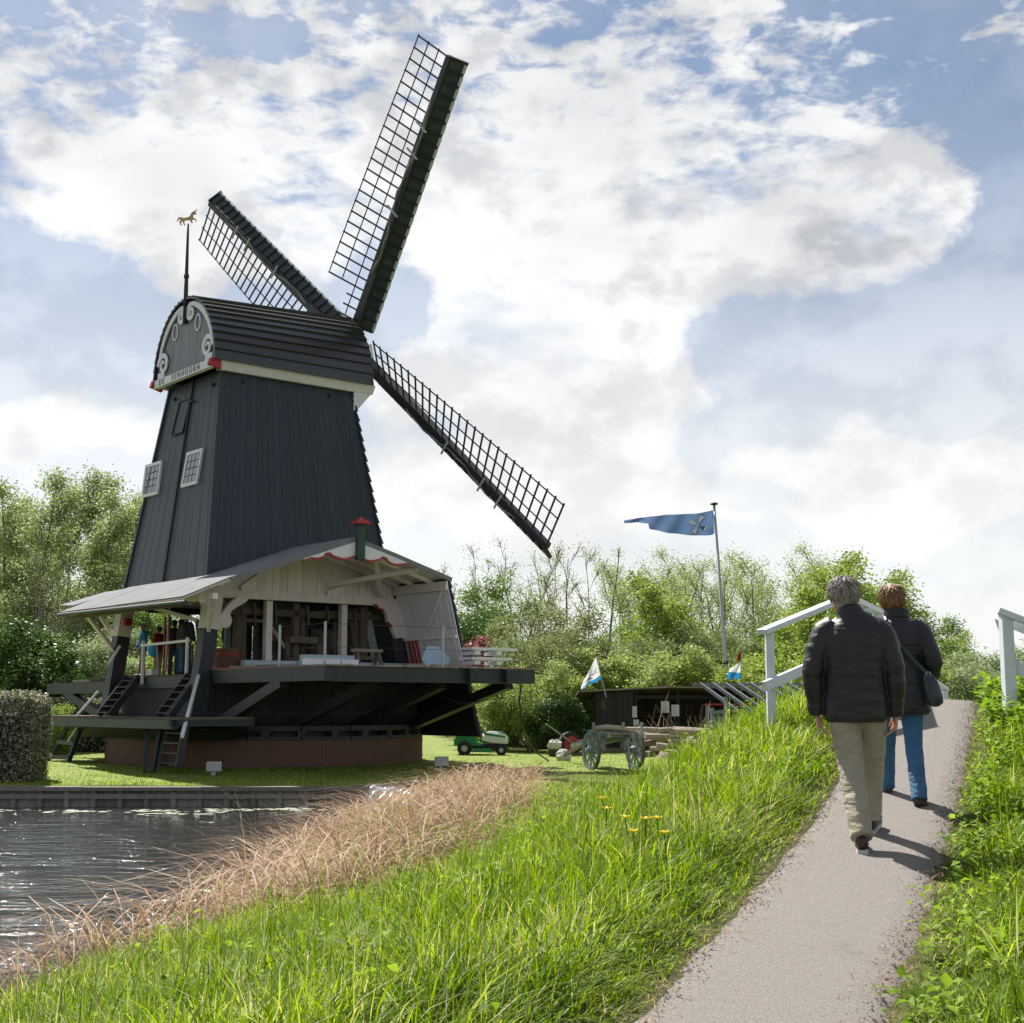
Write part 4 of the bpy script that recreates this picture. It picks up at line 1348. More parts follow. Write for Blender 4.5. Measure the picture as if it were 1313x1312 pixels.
def person(label, loc, rz, J, W, group=None, fine=True, scale=1.0):
    """J joints (local metres, +y is ahead), W clothing"""
    t = thing('person', label, 'person', loc, rz, group)
    t.scale = (scale,) * 3
    vb = .0052 if fine else .014
    vc = .0075 if fine else .017
    hd = J['head']
    sh, el, wr = J['shoulder'], J['elbow'], J['wrist']
    hip, kn, an = J['hip'], J['knee'], J['ankle']
    body = MB()
    head_shape(body, hd, J['yaw'], J.get('headk', 1.0))
    nb = J['neck']
    cm = lerp3(nb, J['pelvis'], .5)
    body.tube([lerp3(nb, hd, .75), lerp3(nb, hd, .3), nb, lerp3(nb, J['pelvis'], .15), cm, J['pelvis'], (J['pelvis'][0], J['pelvis'][1], J['pelvis'][2] - .08)], [(.05, .055), (.055, .058), (.075, .065), (.15, .085), (.135, .09), (.14, .09), (.11, .07)], 14)
    for s in (0, 1):
        body.tube([lerp3(nb, sh[s], .3), sh[s], lerp3(sh[s], el[s], .5), el[s], lerp3(el[s], wr[s], .4), wr[s]], [.05, .052, .044, .037, .036, .026], 10)
        body.tube([hip[s], lerp3(hip[s], kn[s], .5), kn[s], lerp3(kn[s], an[s], .35), an[s]], [.085, .07, .05, .05, .036], 10)
        body.tube([an[s], (an[s][0], an[s][1] + .02, an[s][2] - .03), (an[s][0], an[s][1] + .12, an[s][2] - .05)], [.034, .035, .025], 8)
        dn = (Vector(wr[s]) - Vector(el[s])).normalized()
        hv = J.get('hand_dir', (None, None))[s] or tuple(dn)
        sg = -1 if s == 0 else 1
        hand(body, wr[s], hv, (sg, 0, 0), J.get('thumb', ((.25, 1, 0), (-.25, 1, 0)))[s], sg, J.get('curl', .45))
    remeshed(body, 'body', W['skin'], t, vb, 1)
    h = MB()
    hair_cap(h, hd, J['yaw'], J.get('headk', 1.0), W.get('hair_len', .085), W.get('seed', 1), W.get('locks', 150) if fine else 30, W.get('hair_vol', 1.03), W.get('messy', .3))
    h.build('hair', W['hair'], t, smooth=True)
    # trousers
    tr = MB()
    pv = J['pelvis']
    lr = W['leg']
    tr.tube([(pv[0], pv[1], pv[2] + .10), (pv[0], pv[1], pv[2]), (pv[0], pv[1], pv[2] - .10)], [(.165, .115), (.178, .125), (.165, .115)], 16)
    for s in (0, 1):
        a = an[s]
        low = Vector(a) + (Vector(a) - Vector(kn[s])).normalized() * W.get('cuff', .03)
        limb(tr, [lerp3(hip[s], (pv[0], pv[1], pv[2]), .1), lerp3(hip[s], kn[s], .5), kn[s], lerp3(kn[s], a, .5), tuple(low)], lr, n=14, sub=46, wob=W.get('fold', .0022), seed=s * 2 + 1)
    remeshed(tr, 'trousers', W['trouser_m'], t, vc, 2)
    # shoes
    for s in (0, 1):
        a = Vector(an[s])
        dirv = Vector(J['toe'][s]).normalized()
        upv = Vector((0, 0, 1))
        upv = (upv - dirv * upv.dot(dirv)).normalized()
        heel = a - upv * .055 - dirv * .055
        sm = MB()
        sm.tube([heel + upv * .015, heel + dirv * .03 + upv * .022, heel + dirv * .09 + upv * .022, heel + dirv * .17 + upv * .008, heel + dirv * .235 - upv * .002, heel + dirv * .26 - upv * .008], [(.024, .036), (.038, .048), (.040, .05), (.046, .034), (.04, .026), (.018, .015)], 12, ref=dirv.cross(upv))
        so = sm.build('shoe', W['shoe_m'], t, smooth=True)
        s2 = MB()
        side = dirv.cross(upv)
        out = [(-.022, .030), (.02, .037), (.09, .036), (.17, .045), (.23, .038), (.262, .016)]
        pts = [heel + dirv * y + side * x for y, x in out] + [heel + dirv * y - side * x for y, x in reversed(out)]
        s2.slab([p - upv * .045 for p in pts], upv, .024)
        s2.build('sole', W['sole_m'], so)
    # jacket
    jk = MB()
    rings = puffed(W['torso'], W.get('puff', .1), W.get('amp', .006))
    jk.tube([(x, y, z) for z, a, b, x, y in rings], [(a, b) for z, a, b, x, y in rings], 24)
    for s in (0, 1):
        c = Vector(wr[s])
        e = (Vector(wr[s]) - Vector(el[s])).normalized()
        limb(jk, [lerp3(nb, sh[s], .55), sh[s], lerp3(sh[s], el[s], .5), el[s], lerp3(el[s], wr[s], .5), tuple(c - e * .0 + e * W.get('sleeve', .0))], W['arm'], W.get('puff', .1), W.get('amp', .006), n=16, sub=44, wob=W.get('jfold', .0015), seed=s + 4)
    remeshed(jk, 'jacket', W['jacket_m'], t, vc, 1)
    return t


SKIN = mat('skin', (.42, .22, .15), (.50, .28, .20), 14, .5, .1, 90)
M['jacket_black'] = mat('black_quilted_nylon', (.0125, .0115, .014), (.019, .017, .020), 7, .48, .34, 4.0, spec=.4, bstretch=(2.0, 2.0, 5))
M['jacket_navy'] = mat('navy_quilted_cloth', (.012, .0125, .018), (.019, .0195, .027), 7, .5, .55, 4.5, spec=.4, bstretch=(2.2, 2.2, 6))
M['khaki'] = mat('khaki_cotton', (.34, .31, .24), (.27, .245, .185), 9, .85, .8, 3.2, bstretch=(2.5, 2.5, 6.5))
M['jeans'] = mat('blue_denim', (.022, .095, .20), (.05, .145, .27), 7, .8, .8, 3.6, bstretch=(2.5, 2.5, 7))
M['hair_grey'] = mat('grey_hair', (.46, .42, .39), (.15, .135, .125), 26, .5, .5, 90, (1, 1, .35))
M['hair_ginger'] = mat('ginger_hair', (.36, .205, .11), (.20, .105, .055), 26, .45, .5, 90, (1, 1, .35))
M['hair_dark'] = mat('dark_hair', (.03, .022, .018), (.05, .04, .03), 26, .5, .4, 90)
M['shoe'] = mat('dark_leather', (.03, .018, .016), (.05, .035, .03), 12, .5, .2, 60)
M['sole'] = mat('pale_rubber_sole', (.55, .53, .50), (.42, .40, .37), 9, .7)
M['leather'] = mat('dark_teal_leather', (.012, .022, .028), (.02, .035, .042), 8, .38, .3, 40, spec=.5)


def build_walkers():
    y0 = 9.0
    zr = float(path_z(y0)) + .03
    J = dict(head=(-.055, .03, 1.625), yaw=R(24), neck=(-.012, .0, 1.475), pelvis=(.01, .0, .93),
             shoulder=((-.195, .0, 1.365), (.195, .0, 1.36)), elbow=((-.278, -.05, 1.115), (.262, -.035, 1.10)), wrist=((-.250, .03, .842), (.258, .035, .835)),
             hip=((-.085, 0, .90), (.105, 0, .90)), knee=((-.045, -.03, .50), (.112, .22, .52)), ankle=((-.005, -.30, .055), (.095, .30, .135)),
             toe=((.05, 1, -.05), (.30, 1, .30)), curl=.5, hand_dir=((.15, .15, -1), (-.05, .1, -1)))
    W = dict(skin=SKIN, hair=M['hair_grey'], hair_len=.098, hair_vol=1.03, messy=.4, locks=900, seed=3, leg=[(.105, .105), (.10, .10), (.086, .088), (.078, .083), (.072, .085)], cuff=.005, fold=.0012,
             trouser_m=M['khaki'], shoe_m=M['shoe'], sole_m=M['sole'], jacket_m=M['jacket_black'], puff=.098, amp=.0022, jfold=.0022,
             torso=[(.775, .185, .135, .0, 0), (.80, .205, .150, .0, 0), (.92, .210, .155, 0, 0), (1.05, .205, .150, 0, -.003), (1.20, .212, .150, 0, -.008), (1.33, .220, .145, 0, -.006), (1.39, .215, .125, 0, 0), (1.43, .185, .110, 0, 0), (1.465, .135, .098, -.005, .0), (1.495, .092, .086, -.012, .0), (1.535, .078, .082, -.018, .006), (1.55, .070, .072, -.02, .008)],
             arm=[.083, .090, .080, .070, .064, .054], sleeve=.012)
    x = 2.18
    man = person('grey haired man in black quilted jacket and khaki trousers walking up the path', (x, y0, zr), R(-10), J, W, scale=.955)
    g = MB()
    hx = Vector(J['head'])
    fw = Vector((-math.sin(J['yaw']), math.cos(J['yaw']), 0))
    sd = Vector((math.cos(J['yaw']), math.sin(J['yaw']), 0))
    for s in (-1, 1):
        g.tube([hx + sd * s * .082 + fw * .0, hx + sd * s * .078 + fw * .085 + Vector((0, 0, .012)), hx + sd * s * .06 + fw * .105 + Vector((0, 0, .012))], .003, 5)
        cc = hx + sd * s * .034 + fw * .108
        g.tube([cc + sd * .026 * math.cos(a) + Vector((0, 0, .02 * math.sin(a))) for a in np.linspace(0, 2 * math.pi, 13)], .0025, 5)
    g.build('glasses', M['steel'], man)

    y1 = 10.35
    zr = float(path_z(y1)) + .025
    J = dict(head=(-.03, .02, 1.520), yaw=R(-4), headk=.98, neck=(0, 0, 1.375), pelvis=(.0, .0, .86),
             shoulder=((-.175, .0, 1.265), (.175, .0, 1.265)), elbow=((-.255, -.05, 1.05), (.258, -.07, 1.03)), wrist=((-.22, .05, .80), (.215, .12, .885)),
             hip=((-.085, 0, .83), (.085, 0, .83)), knee=((-.10, .16, .46), (.085, -.02, .46)), ankle=((-.105, .26, .095), (.10, -.22, .03)),
             toe=((-.22, 1, .02), (.32, 1, -.10)), curl=.6, hand_dir=((0, .2, -1), (-.3, .8, -.5)))
    W = dict(skin=SKIN, hair=M['hair_ginger'], hair_len=.088, hair_vol=.97, messy=.12, locks=1000, seed=9, leg=[(.095, .095), (.085, .085), (.068, .07), (.062, .066), (.060, .066)], cuff=.02, fold=.0012,
             trouser_m=M['jeans'], shoe_m=M['shoe'], sole_m=M['shoe'], jacket_m=M['jacket_navy'], puff=.105, amp=.004, jfold=.0018,
             torso=[(.635, .185, .14, .01, 0), (.66, .215, .160, .01, 0), (.80, .212, .158, .005, 0), (.95, .195, .145, 0, 0), (1.035, .182, .132, 0, 0), (1.06, .172, .126, 0, 0), (1.085, .184, .132, 0, 0), (1.20, .195, .138, 0, -.006), (1.25, .195, .13, 0, -.005), (1.30, .180, .118, 0, 0), (1.34, .14, .105, 0, 0), (1.37, .096, .09, 0, 0), (1.385, .102, .098, 0, 0), (1.43, .098, .096, 0, .004), (1.445, .085, .085, 0, .006)],
             arm=[.075, .085, .078, .070, .066, .056], sleeve=.012)
    x = 2.835
    wm = person('woman with short ginger hair in navy quilted coat and bright blue jeans', (x, y1, zr), R(-12), J, W, scale=.955)
    # shoulder bag hanging on her right hip from a strap across the back
    b = thing('shoulder_bag', 'small dark teal shoulder bag hanging at the right hip of the woman', 'bag', (x, y1, zr), R(-12))
    b.scale = (.955,) * 3
    bag = MB()
    o = Vector((.222, -.12, .0))
    rings = [(.70, .02, .03, .035), (.72, .055, .045, .032), (.78, .066, .05, .02), (.87, .058, .042, -.002), (.94, .038, .028, -.022), (.965, .018, .018, -.035)]
    bag.tube([o + Vector((xo, 0, z)) for z, a, c, xo in rings], [(a, c) for z, a, c, xo in rings], 16)
    bo = bag.build('pouch', M['leather'], b, smooth=True)
    st = MB()
    pts = [(-.085, .06, 1.40), (-.095, .0, 1.405), (-.088, -.08, 1.36), (-.05, -.142, 1.26), (.02, -.158, 1.15), (.10, -.155, 1.05), (.17, -.148, .975), (.212, -.135, .935)]
    st.tube(pts, [(.013, .004)] * len(pts), 6, ref=(.8, 0, .6))
    st.build('strap', M['leather'], b)
    rg = MB()
    for c in ((-.068, -.125, 1.305), (.205, -.14, .945)):
        rg.tube([Vector(c) + Vector((.016 * math.cos(a), -.004, .016 * math.sin(a))) for a in np.linspace(0, 2 * math.pi, 13)], .004, 5)
    rg.build('buckle', M['steel'], b)


build_walkers()


def build_visitors():
    def cloth(nm, c):
        return mat(nm, c, tuple(k * 1.4 for k in c), 6, .7, .3, 30)
    tan = cloth('tan_cotton', (.26, .18, .11))
    blue = cloth('bright_blue_fleece', (.025, .16, .32))
    sky = cloth('sky_blue_cloth', (.04, .28, .60))
    redj = cloth('red_fleece', (.22, .02, .03))
    dark = cloth('charcoal_cloth', (.018, .018, .022))
    navy = cloth('navy_cloth', (.016, .02, .035))
    den = cloth('dark_denim', (.03, .07, .13))
    brown = cloth('brown_cloth', (.07, .05, .035))
    rows = [('person in bright blue jacket with light hair on the mill platform by the left post', -2.65, 2.42, 1.74, R(120), blue, tan, 'hair_grey', .96),
            ('person in red top beside the white railing post on the mill platform', -2.5, 1.62, 1.55, R(60), redj, tan, 'hair_dark', .88),
            ('person in charcoal coat facing away behind the red poles on the mill platform', -2.35, .85, 1.70, R(20), dark, den, 'hair_dark', .98),
            ('person in brown jacket turned sideways between the red poles and the near post', -2.5, .10, 1.70, R(-70), brown, den, 'hair_dark', .97),
            ('tall person in navy jacket and jeans by the right railing post of the mill platform', -2.8, -.85, 1.86, R(-30), navy, den, 'hair_dark', 1.04),
            ('person in dark clothes standing inside the sawmill beside the big white knee brace', -1.2, -.5, 1.74, R(-40), dark, dark, 'hair_dark', 1.0)]
    for label, u, v, h, rz, jm, tm, hm, k in rows:
        sgn = random.uniform(-.03, .03)
        J = dict(head=(0, .02, 1.62), yaw=random.uniform(-.5, .5), neck=(0, 0, 1.475), pelvis=(0, 0, .93), shoulder=((-.19, 0, 1.40), (.19, 0, 1.40)),
                 elbow=((-.25, .0, 1.13), (.25, .02, 1.13)), wrist=((-.20, .16, .93), (.21, .14, .95)), hip=((-.09, 0, .9), (.09, 0, .9)), knee=((-.10, .03, .5), (.10, .0, .5)), ankle=((-.11, -.02 + sgn, .075), (.11, .06, .075)), toe=((-.2, 1, 0), (.2, 1, 0)))
        W = dict(skin=SKIN, hair=M[hm], hair_len=.08, leg=[(.10, .10), (.09, .09), (.075, .08), (.07, .075), (.07, .075)], trouser_m=tm, shoe_m=M['shoe'], sole_m=M['shoe'], jacket_m=jm, puff=.12, amp=.002,
                 torso=[(.80, .18, .13, 0, 0), (.95, .185, .135, 0, 0), (1.15, .19, .135, 0, 0), (1.36, .19, .125, 0, 0), (1.44, .13, .10, 0, 0), (1.50, .075, .07, 0, 0)], arm=[.08, .085, .072, .065, .06, .05], seed=int(u * 100) + 400)
        zf = 2.83 if v > -3.3 else 2.94
        person(label, mw(u, v, zf), rz, J, W, 'visitors on the mill platform', fine=False, scale=k)
    # bag of the person in red
    b = MB()
    b.ball((0, 0, 0), (.16, .13, .22), 12, 8)
    o = b.build('backpack', sky, None, smooth=True)
    o.location = mw(-2.75, 1.50, 3.62)
    tag(o, 'bright sky blue bag carried by the person in the red top', 'bag')


build_visitors()

# ------------------------------------------------------------------ trees, shrubs, hedges


def leaf_mat(name, a, b, trans=.35, ramp=None):
    return mat(name, a, b, 5, .5, trans=trans, attr='tint', ramp=ramp, spec=.3)


BARK = mat('tree_bark', (.10, .085, .065), (.16, .14, .11), 8, .9, .5, 30, (3, 3, 1))
BARKG = mat('grey_tree_bark', (.16, .145, .12), (.24, .22, .19), 8, .9, .5, 30, (3, 3, 1))
LEAF = {
    'poplar': leaf_mat('poplar_leaves', (0.119, 0.175, 0.055), (0.375, 0.439, 0.198), .42),
    'fresh': leaf_mat('fresh_leaves', (0.122, 0.189, 0.024), (0.329, 0.415, 0.085), .42),
    'yellow': leaf_mat('yellow_green_leaves', (0.169, 0.232, 0.047), (0.339, 0.418, 0.139), .42),
    'dark': leaf_mat('dark_leaves', (0.023, 0.057, 0.014), (0.083, 0.156, 0.031), .3),
    'mid': leaf_mat('mid_green_leaves', (0.061, 0.122, 0.020), (0.195, 0.287, 0.061), .38),
    'olive': leaf_mat('olive_leaves', (0.109, 0.140, 0.039), (0.265, 0.314, 0.123), .38),
    'grey': leaf_mat('grey_green_leaves', (0.140, 0.190, 0.084), (0.393, 0.463, 0.236), .35),
    'red': leaf_mat('red_leaves', (0.171, 0.055, 0.061), (0.366, 0.134, 0.146), .3),
    'hedge': leaf_mat('hedge_leaves', (.05, .07, .03), (.50, .46, .38), .3, [(.45, (.11, .135, .06)), (.75, (.28, .275, .20))]),
}


def leaves_mesh(name, pts, per, clump, size, m, seed, flat=.6):
    r = np.random.default_rng(seed)
    P = np.repeat(np.asarray(pts), per, 0)
    n = len(P)
    P = P + r.normal(0, 1, (n, 3)) * np.array([clump, clump, clump * .8])
    a = r.normal(0, 1, (n, 3))
    a[:, 2] *= flat
    a /= np.linalg.norm(a, axis=1)[:, None]
    b = np.cross(a, r.normal(0, 1, (n, 3)))
    b /= np.linalg.norm(b, axis=1)[:, None]
    s = size * r.uniform(.55, 1.3, n)[:, None]
    V = np.stack([P - a * s, P + b * s * .55, P + a * s, P - b * s * .55], 1).reshape(-1, 3)
    F = np.arange(n * 4).reshape(n, 4)
    ct = np.repeat(r.uniform(0, 1, len(pts)), per)
    t = np.clip(.55 * ct + .45 * r.uniform(0, 1, n), 0, 1)
    return np_mesh(name, V, F, m, np.repeat(t, 4))


def grow(seed, H, stems=1, base_r=.14, start=.25, limbs=9, spread=.45, up=.55, twigs=5, lean=(0, 0), stem_fan=.0, wob=.10, twl=.30, taper_top=.4):
    """returns branch segments and leaf points"""
    r = np.random.default_rng(seed)
    segs, tips = [], []

    def run(p, d, L, rad, n, trop, end):
        pts = [p.copy()]
        step = L / n
        for i in range(n):
            d = d + r.normal(0, wob, 3) + np.array([lean[0] * .06, lean[1] * .06, trop])
            d = d / np.linalg.norm(d)
            p = p + d * step
            pts.append(p.copy())
        for i in range(n):
            f0, f1 = i / n, (i + 1) / n
            segs.append((pts[i], pts[i + 1], rad + (end - rad) * f0, rad + (end - rad) * f1))
        return pts
    for s in range(stems):
        a = 2 * math.pi * s / max(stems, 1) + r.uniform(0, 1)
        d = np.array([math.cos(a) * stem_fan + lean[0] * .1, math.sin(a) * stem_fan + lean[1] * .1, 1.0])
        d /= np.linalg.norm(d)
        hh = H * r.uniform(.82, 1.0) if stems > 1 else H
        br = base_r * (r.uniform(.6, 1) if stems > 1 else 1)
        tp = run(np.array([math.cos(a) * base_r * (stems > 1), math.sin(a) * base_r * (stems > 1), -.1]), d, hh * .95, br, 9, .04, br * .15)
        tp = np.array(tp)
        for k in range(limbs):
            f = start + (1 - start) * (k + r.uniform(0, 1)) / limbs
            i = min(int(f * 9), 8)
            p = tp[i] + (tp[i + 1] - tp[i]) * (f * 9 - i)
            b = r.uniform(0, 2 * math.pi)
            ln = H * spread * (1 - (1 - taper_top) * f) * r.uniform(.65, 1.1)
            d = np.array([math.cos(b), math.sin(b), up * r.uniform(.7, 1.4)])
            d /= np.linalg.norm(d)
            lr = br * (1 - f * .8) * .45
            lp = run(p, d, ln, lr, 5, .07, lr * .25)
            tips.append(lp[-1])
            for q in range(twigs):
                g = r.uniform(.25, 1.0)
                j = min(int(g * 5), 4)
                pp = lp[j] + (lp[j + 1] - lp[j]) * (g * 5 - j)
                dd = lp[j + 1] - lp[j]
                dd = dd / np.linalg.norm(dd) + r.normal(0, .55, 3)
                dd /= np.linalg.norm(dd)
                tw = run(pp, dd, ln * twl * r.uniform(.7, 1.2), lr * .4, 3, .05, lr * .12)
                tips += [tw[1], tw[2], tw[3]]
    return segs, np.array(tips)


def branch_mesh(segs, m, minr=.008):
    mb = MB()
    for a, b, r0, r1 in segs:
        n = 6 if r0 > .05 else 4 if r0 > .02 else 3
        mb.tube([a, b], [max(r0, minr), max(r1, minr)], n, cap=False)
    return mb.mesh('trunk', m, True)


PROTO = {}


def proto(key, g, leaf, per, clump, size, bark=BARK, minr=.01):
    segs, tips = grow(**g)
    PROTO[key] = (branch_mesh(segs, bark, minr), leaves_mesh('crown', tips, per, clump, size, leaf, g['seed'] + 50), g['H'])


proto('poplar', dict(seed=1, H=15, base_r=.20, start=.18, limbs=22, spread=.20, up=1.1, twigs=6, lean=(.5, 0), taper_top=.55), LEAF['poplar'], 62, .36, 0.080)
proto('poplar2', dict(seed=2, H=15, stems=2, base_r=.17, start=.22, limbs=14, spread=.21, up=1.0, twigs=6, lean=(.6, 0), stem_fan=.10), LEAF['poplar'], 52, .38, 0.080)
proto('bare', dict(seed=3, H=11, stems=4, base_r=.14, start=.28, limbs=10, spread=.26, up=1.3, twigs=6, stem_fan=.26, wob=.07, twl=.5), LEAF['yellow'], 6, .22, 0.043, BARKG, .014)
proto('bare2', dict(seed=14, H=11, stems=6, base_r=.12, start=.25, limbs=9, spread=.24, up=1.4, twigs=6, stem_fan=.34, wob=.06, twl=.5), LEAF['olive'], 6, .25, 0.044, BARKG, .014)
proto('willow', dict(seed=5, H=11, stems=5, base_r=.13, start=.25, limbs=10, spread=.28, up=1.2, twigs=6, stem_fan=.28, wob=.07, twl=.5), LEAF['yellow'], 18, .30, 0.055, BARKG, .014)
proto('round_dark', dict(seed=6, H=8, base_r=.16, start=.12, limbs=20, spread=.46, up=.45, twigs=6, taper_top=.5), LEAF['dark'], 56, .32, 0.086)
proto('round_fresh', dict(seed=7, H=8, base_r=.16, start=.10, limbs=20, spread=.46, up=.5, twigs=6, taper_top=.5), LEAF['fresh'], 56, .32, 0.076)
proto('round_mid', dict(seed=8, H=9, stems=2, base_r=.16, start=.10, limbs=13, spread=.42, up=.5, twigs=6, stem_fan=.15, taper_top=.5), LEAF['mid'], 51, .36, 0.086)
proto('shrub_olive', dict(seed=9, H=6, stems=6, base_r=.06, start=.12, limbs=7, spread=.30, up=1.0, twigs=5, stem_fan=.34), LEAF['olive'], 30, .24, 0.051, BARKG)
proto('shrub_yellow', dict(seed=10, H=4, stems=7, base_r=.045, start=.12, limbs=6, spread=.30, up=.9, twigs=5, stem_fan=.45), LEAF['yellow'], 29, .20, 0.051, BARKG)
proto('shrub_fresh', dict(seed=11, H=4, stems=7, base_r=.045, start=.05, limbs=6, spread=.36, up=.7, twigs=5, stem_fan=.5), LEAF['fresh'], 37, .22, 0.055)
proto('shrub_dark', dict(seed=12, H=4, stems=7, base_r=.045, start=.05, limbs=6, spread=.36, up=.6, twigs=5, stem_fan=.5), LEAF['dark'], 38, .22, 0.058)
proto('shrub_grey', dict(seed=13, H=5, stems=6, base_r=.06, start=.08, limbs=7, spread=.34, up=.7, twigs=5, stem_fan=.42), LEAF['grey'], 42, .25, 0.058)
proto('red_bush', dict(seed=15, H=5, stems=4, base_r=.06, start=.15, limbs=7, spread=.26, up=1.1, twigs=5, stem_fan=.22), LEAF['red'], 29, .17, 0.055)


def plant(key, name, label, px, d, h, rz=None, cat='tree', group=None, w=1.0, z=None):
    """px: column (in the 1313 px photograph) at distance d gives x"""
    tm, cm, H = PROTO[key]
    x = (px - 656) / 1800 * d
    k = h / H
    t = bpy.data.objects.new(name, tm)
    t.location = (x, d, .12 if z is None else z)
    t.rotation_euler = (0, 0, random.uniform(0, 6.28) if rz is None else rz)
    t.scale = (k * w, k * w, k)
    tr = thing(name, label, cat, t.location, t.rotation_euler.z, group)
    tr.scale = t.scale
    bpy.data.objects.remove(t)
    link(bpy.data.objects.new('trunk', tm), tr)
    link(bpy.data.objects.new('crown', cm), tr)
    return tr


def build_plants():
    # tall poplars left of and behind the mill
    rows = [('poplar', -22, 74, 15.0, 'tall grey green poplar at the left edge of the picture'), ('poplar2', 32, 70, 14.4, 'tall poplar leaning right above the near hedge'),
            ('poplar', 72, 80, 14.0, 'slender poplar behind the tall one above the near hedge'), ('poplar2', 118, 73, 13.8, 'tall poplar with two stems left of the mill tower'), ('poplar', 152, 79, 14.4, 'poplar rising close to the left edge of the mill tower'),
            ('poplar2', 190, 84, 14.5, 'poplar mostly hidden behind the left edge of the tower'), ('bare', 60, 66, 10.6, 'half bare tree with brown twigs between the left poplars'), ('bare2', 100, 63, 9.2, 'half bare brown tree standing in front of the two stemmed poplar'),
            ('poplar2', 2, 78, 15.2, 'tall poplar at the left edge behind the leaning one'), ('poplar', 138, 88, 15.0, 'tall poplar far behind the two stemmed one'), ('poplar', 50, 84, 15.4, 'tall poplar between the two nearer left poplars'), ('poplar', 255, 86, 12.5, 'poplar seen through the open mill platform')]
    for k, px, d, h, lab in rows:
        plant(k, 'poplar_tree' if 'poplar' in k else 'bare_tree', lab, px, d, h, rz=random.uniform(-.4, .4), group='tall trees left of the mill')
    rows = [('shrub_dark', 12, 54, 5.6, 'dark rounded shrub behind the near hedge at the left edge'), ('shrub_grey', 118, 56, 4.6, 'pale grey green shrub under the left roof edge of the mill'), ('shrub_grey', 150, 60, 5.4, 'grey green shrub beside the left post of the mill'),
            ('shrub_dark', 60, 62, 5.2, 'dark shrub between the hedge and the poplar trunks'), ('shrub_fresh', 78, 50, 1.9, 'low fresh green bush above the back hedge'), ('round_mid', 205, 64, 7.0, 'green tree seen behind the visitors on the platform'),
            ('round_mid', 262, 68, 6.5, 'green tree behind the near corner post of the mill'), ('shrub_fresh', 230, 58, 4.6, 'fresh green shrub behind the red poles of the mill'), ('shrub_dark', 95, 68, 5.0, 'dark shrub at the foot of the half bare tree'), ('round_dark', -40, 66, 9, 'dark tree just beyond the left edge'),
            ('shrub_dark', 35, 70, 5.4, 'dark shrub below the leaning poplar'), ('round_mid', 128, 86, 7.6, 'green tree in the gap between the poplars'), ('round_mid', 20, 88, 8.5, 'green tree far behind the leaning poplar')]
    for k, px, d, h, lab in rows:
        plant(k, 'shrub' if 'shrub' in k else 'leafy_tree', lab, px, d, h, cat='shrub' if 'shrub' in k else 'tree', group='bushes left of the mill', w=1.1)
    # right of the mill, far row
    rows = [('willow', 575, 82, 8.4, 'young yellow green tree just right of the mill roof'), ('bare2', 640, 80, 11.4, 'wide fan shaped half bare tree under the lower sail tip'), ('bare', 690, 84, 11.2, 'half bare tree right of the lower sail tip'), ('bare', 752, 74, 10.5, 'half bare brown tree with upright stems left of the bright round tree'),
            ('willow', 822, 80, 10.8, 'yellow green tree behind the bright round tree'), ('willow', 870, 84, 11.2, 'yellow green tree below the long blue pennant'), ('bare', 905, 78, 10.0, 'half bare tree behind the flagpole'), ('willow', 968, 78, 10.9, 'tall willow with visible stems right of the flagpole'),
            ('willow', 1012, 80, 10.3, 'feathery willow left of the walking man'), ('round_dark', 650, 66, 7.2, 'dark green round tree right of the red bush'), ('round_fresh', 840, 64, 7.0, 'bright green round tree in the middle of the right wood'), ('shrub_olive', 722, 62, 7.2, 'airy olive tree between dark and bright round trees'),
            ('red_bush', 598, 60, 5.2, 'red leaved bush at the corner of the mill'), ('round_mid', 605, 74, 8.0, 'green tree behind the red leaved bush'), ('round_mid', 770, 70, 5.5, 'green bushy tree low behind the olive tree'), ('shrub_olive', 690, 58, 5.4, 'olive shrub in front of the dark round tree'),
            ('shrub_olive', 905, 62, 6.0, 'olive shrub right of the bright round tree'), ('round_mid', 985, 64, 5.2, 'green bushy tree left of the grey rail'), ('round_mid', 945, 70, 5.2, 'green bush behind the flagpole foot'),
            ('round_fresh', 1085, 56, 7.2, 'large fresh green tree behind the heads of the two walkers'), ('round_fresh', 1040, 58, 5.6, 'fresh green tree left of the walking man'), ('round_fresh', 1150, 57, 6.6, 'fresh green tree right of the walking woman'), ('round_mid', 1195, 60, 5.2, 'green tree sloping down right of the woman'),
            ('round_fresh', 1228, 66, 4.8, 'lower green tree where the wood slopes down'), ('shrub_grey', 1262, 60, 4.2, 'pale willow shrub left of the right railing post'), ('shrub_grey', 1305, 62, 4.6, 'pale willow shrub behind the right railing post'), ('shrub_grey', 1345, 60, 4.4, 'pale willow shrub at the right edge'),
            ('shrub_grey', 1215, 50, 3.9, 'pale willow shrub behind the bag of the woman'), ('shrub_grey', 1245, 46, 3.4, 'pale willow shrub beyond the end of the bridge'), ('shrub_dark', 1285, 50, 2.6, 'darker low shrub beyond the right railing post')]
    for k, px, d, h, lab in rows:
        plant(k, {'willow': 'willow_tree', 'bare': 'bare_tree', 'bare2': 'bare_tree', 'red_bush': 'red_bush'}.get(k, 'shrub' if 'shrub' in k else 'leafy_tree'), lab, px, d, h, cat='bush' if 'shrub' in k or 'bush' in k else 'tree', group='wood right of the mill', w=1.08)
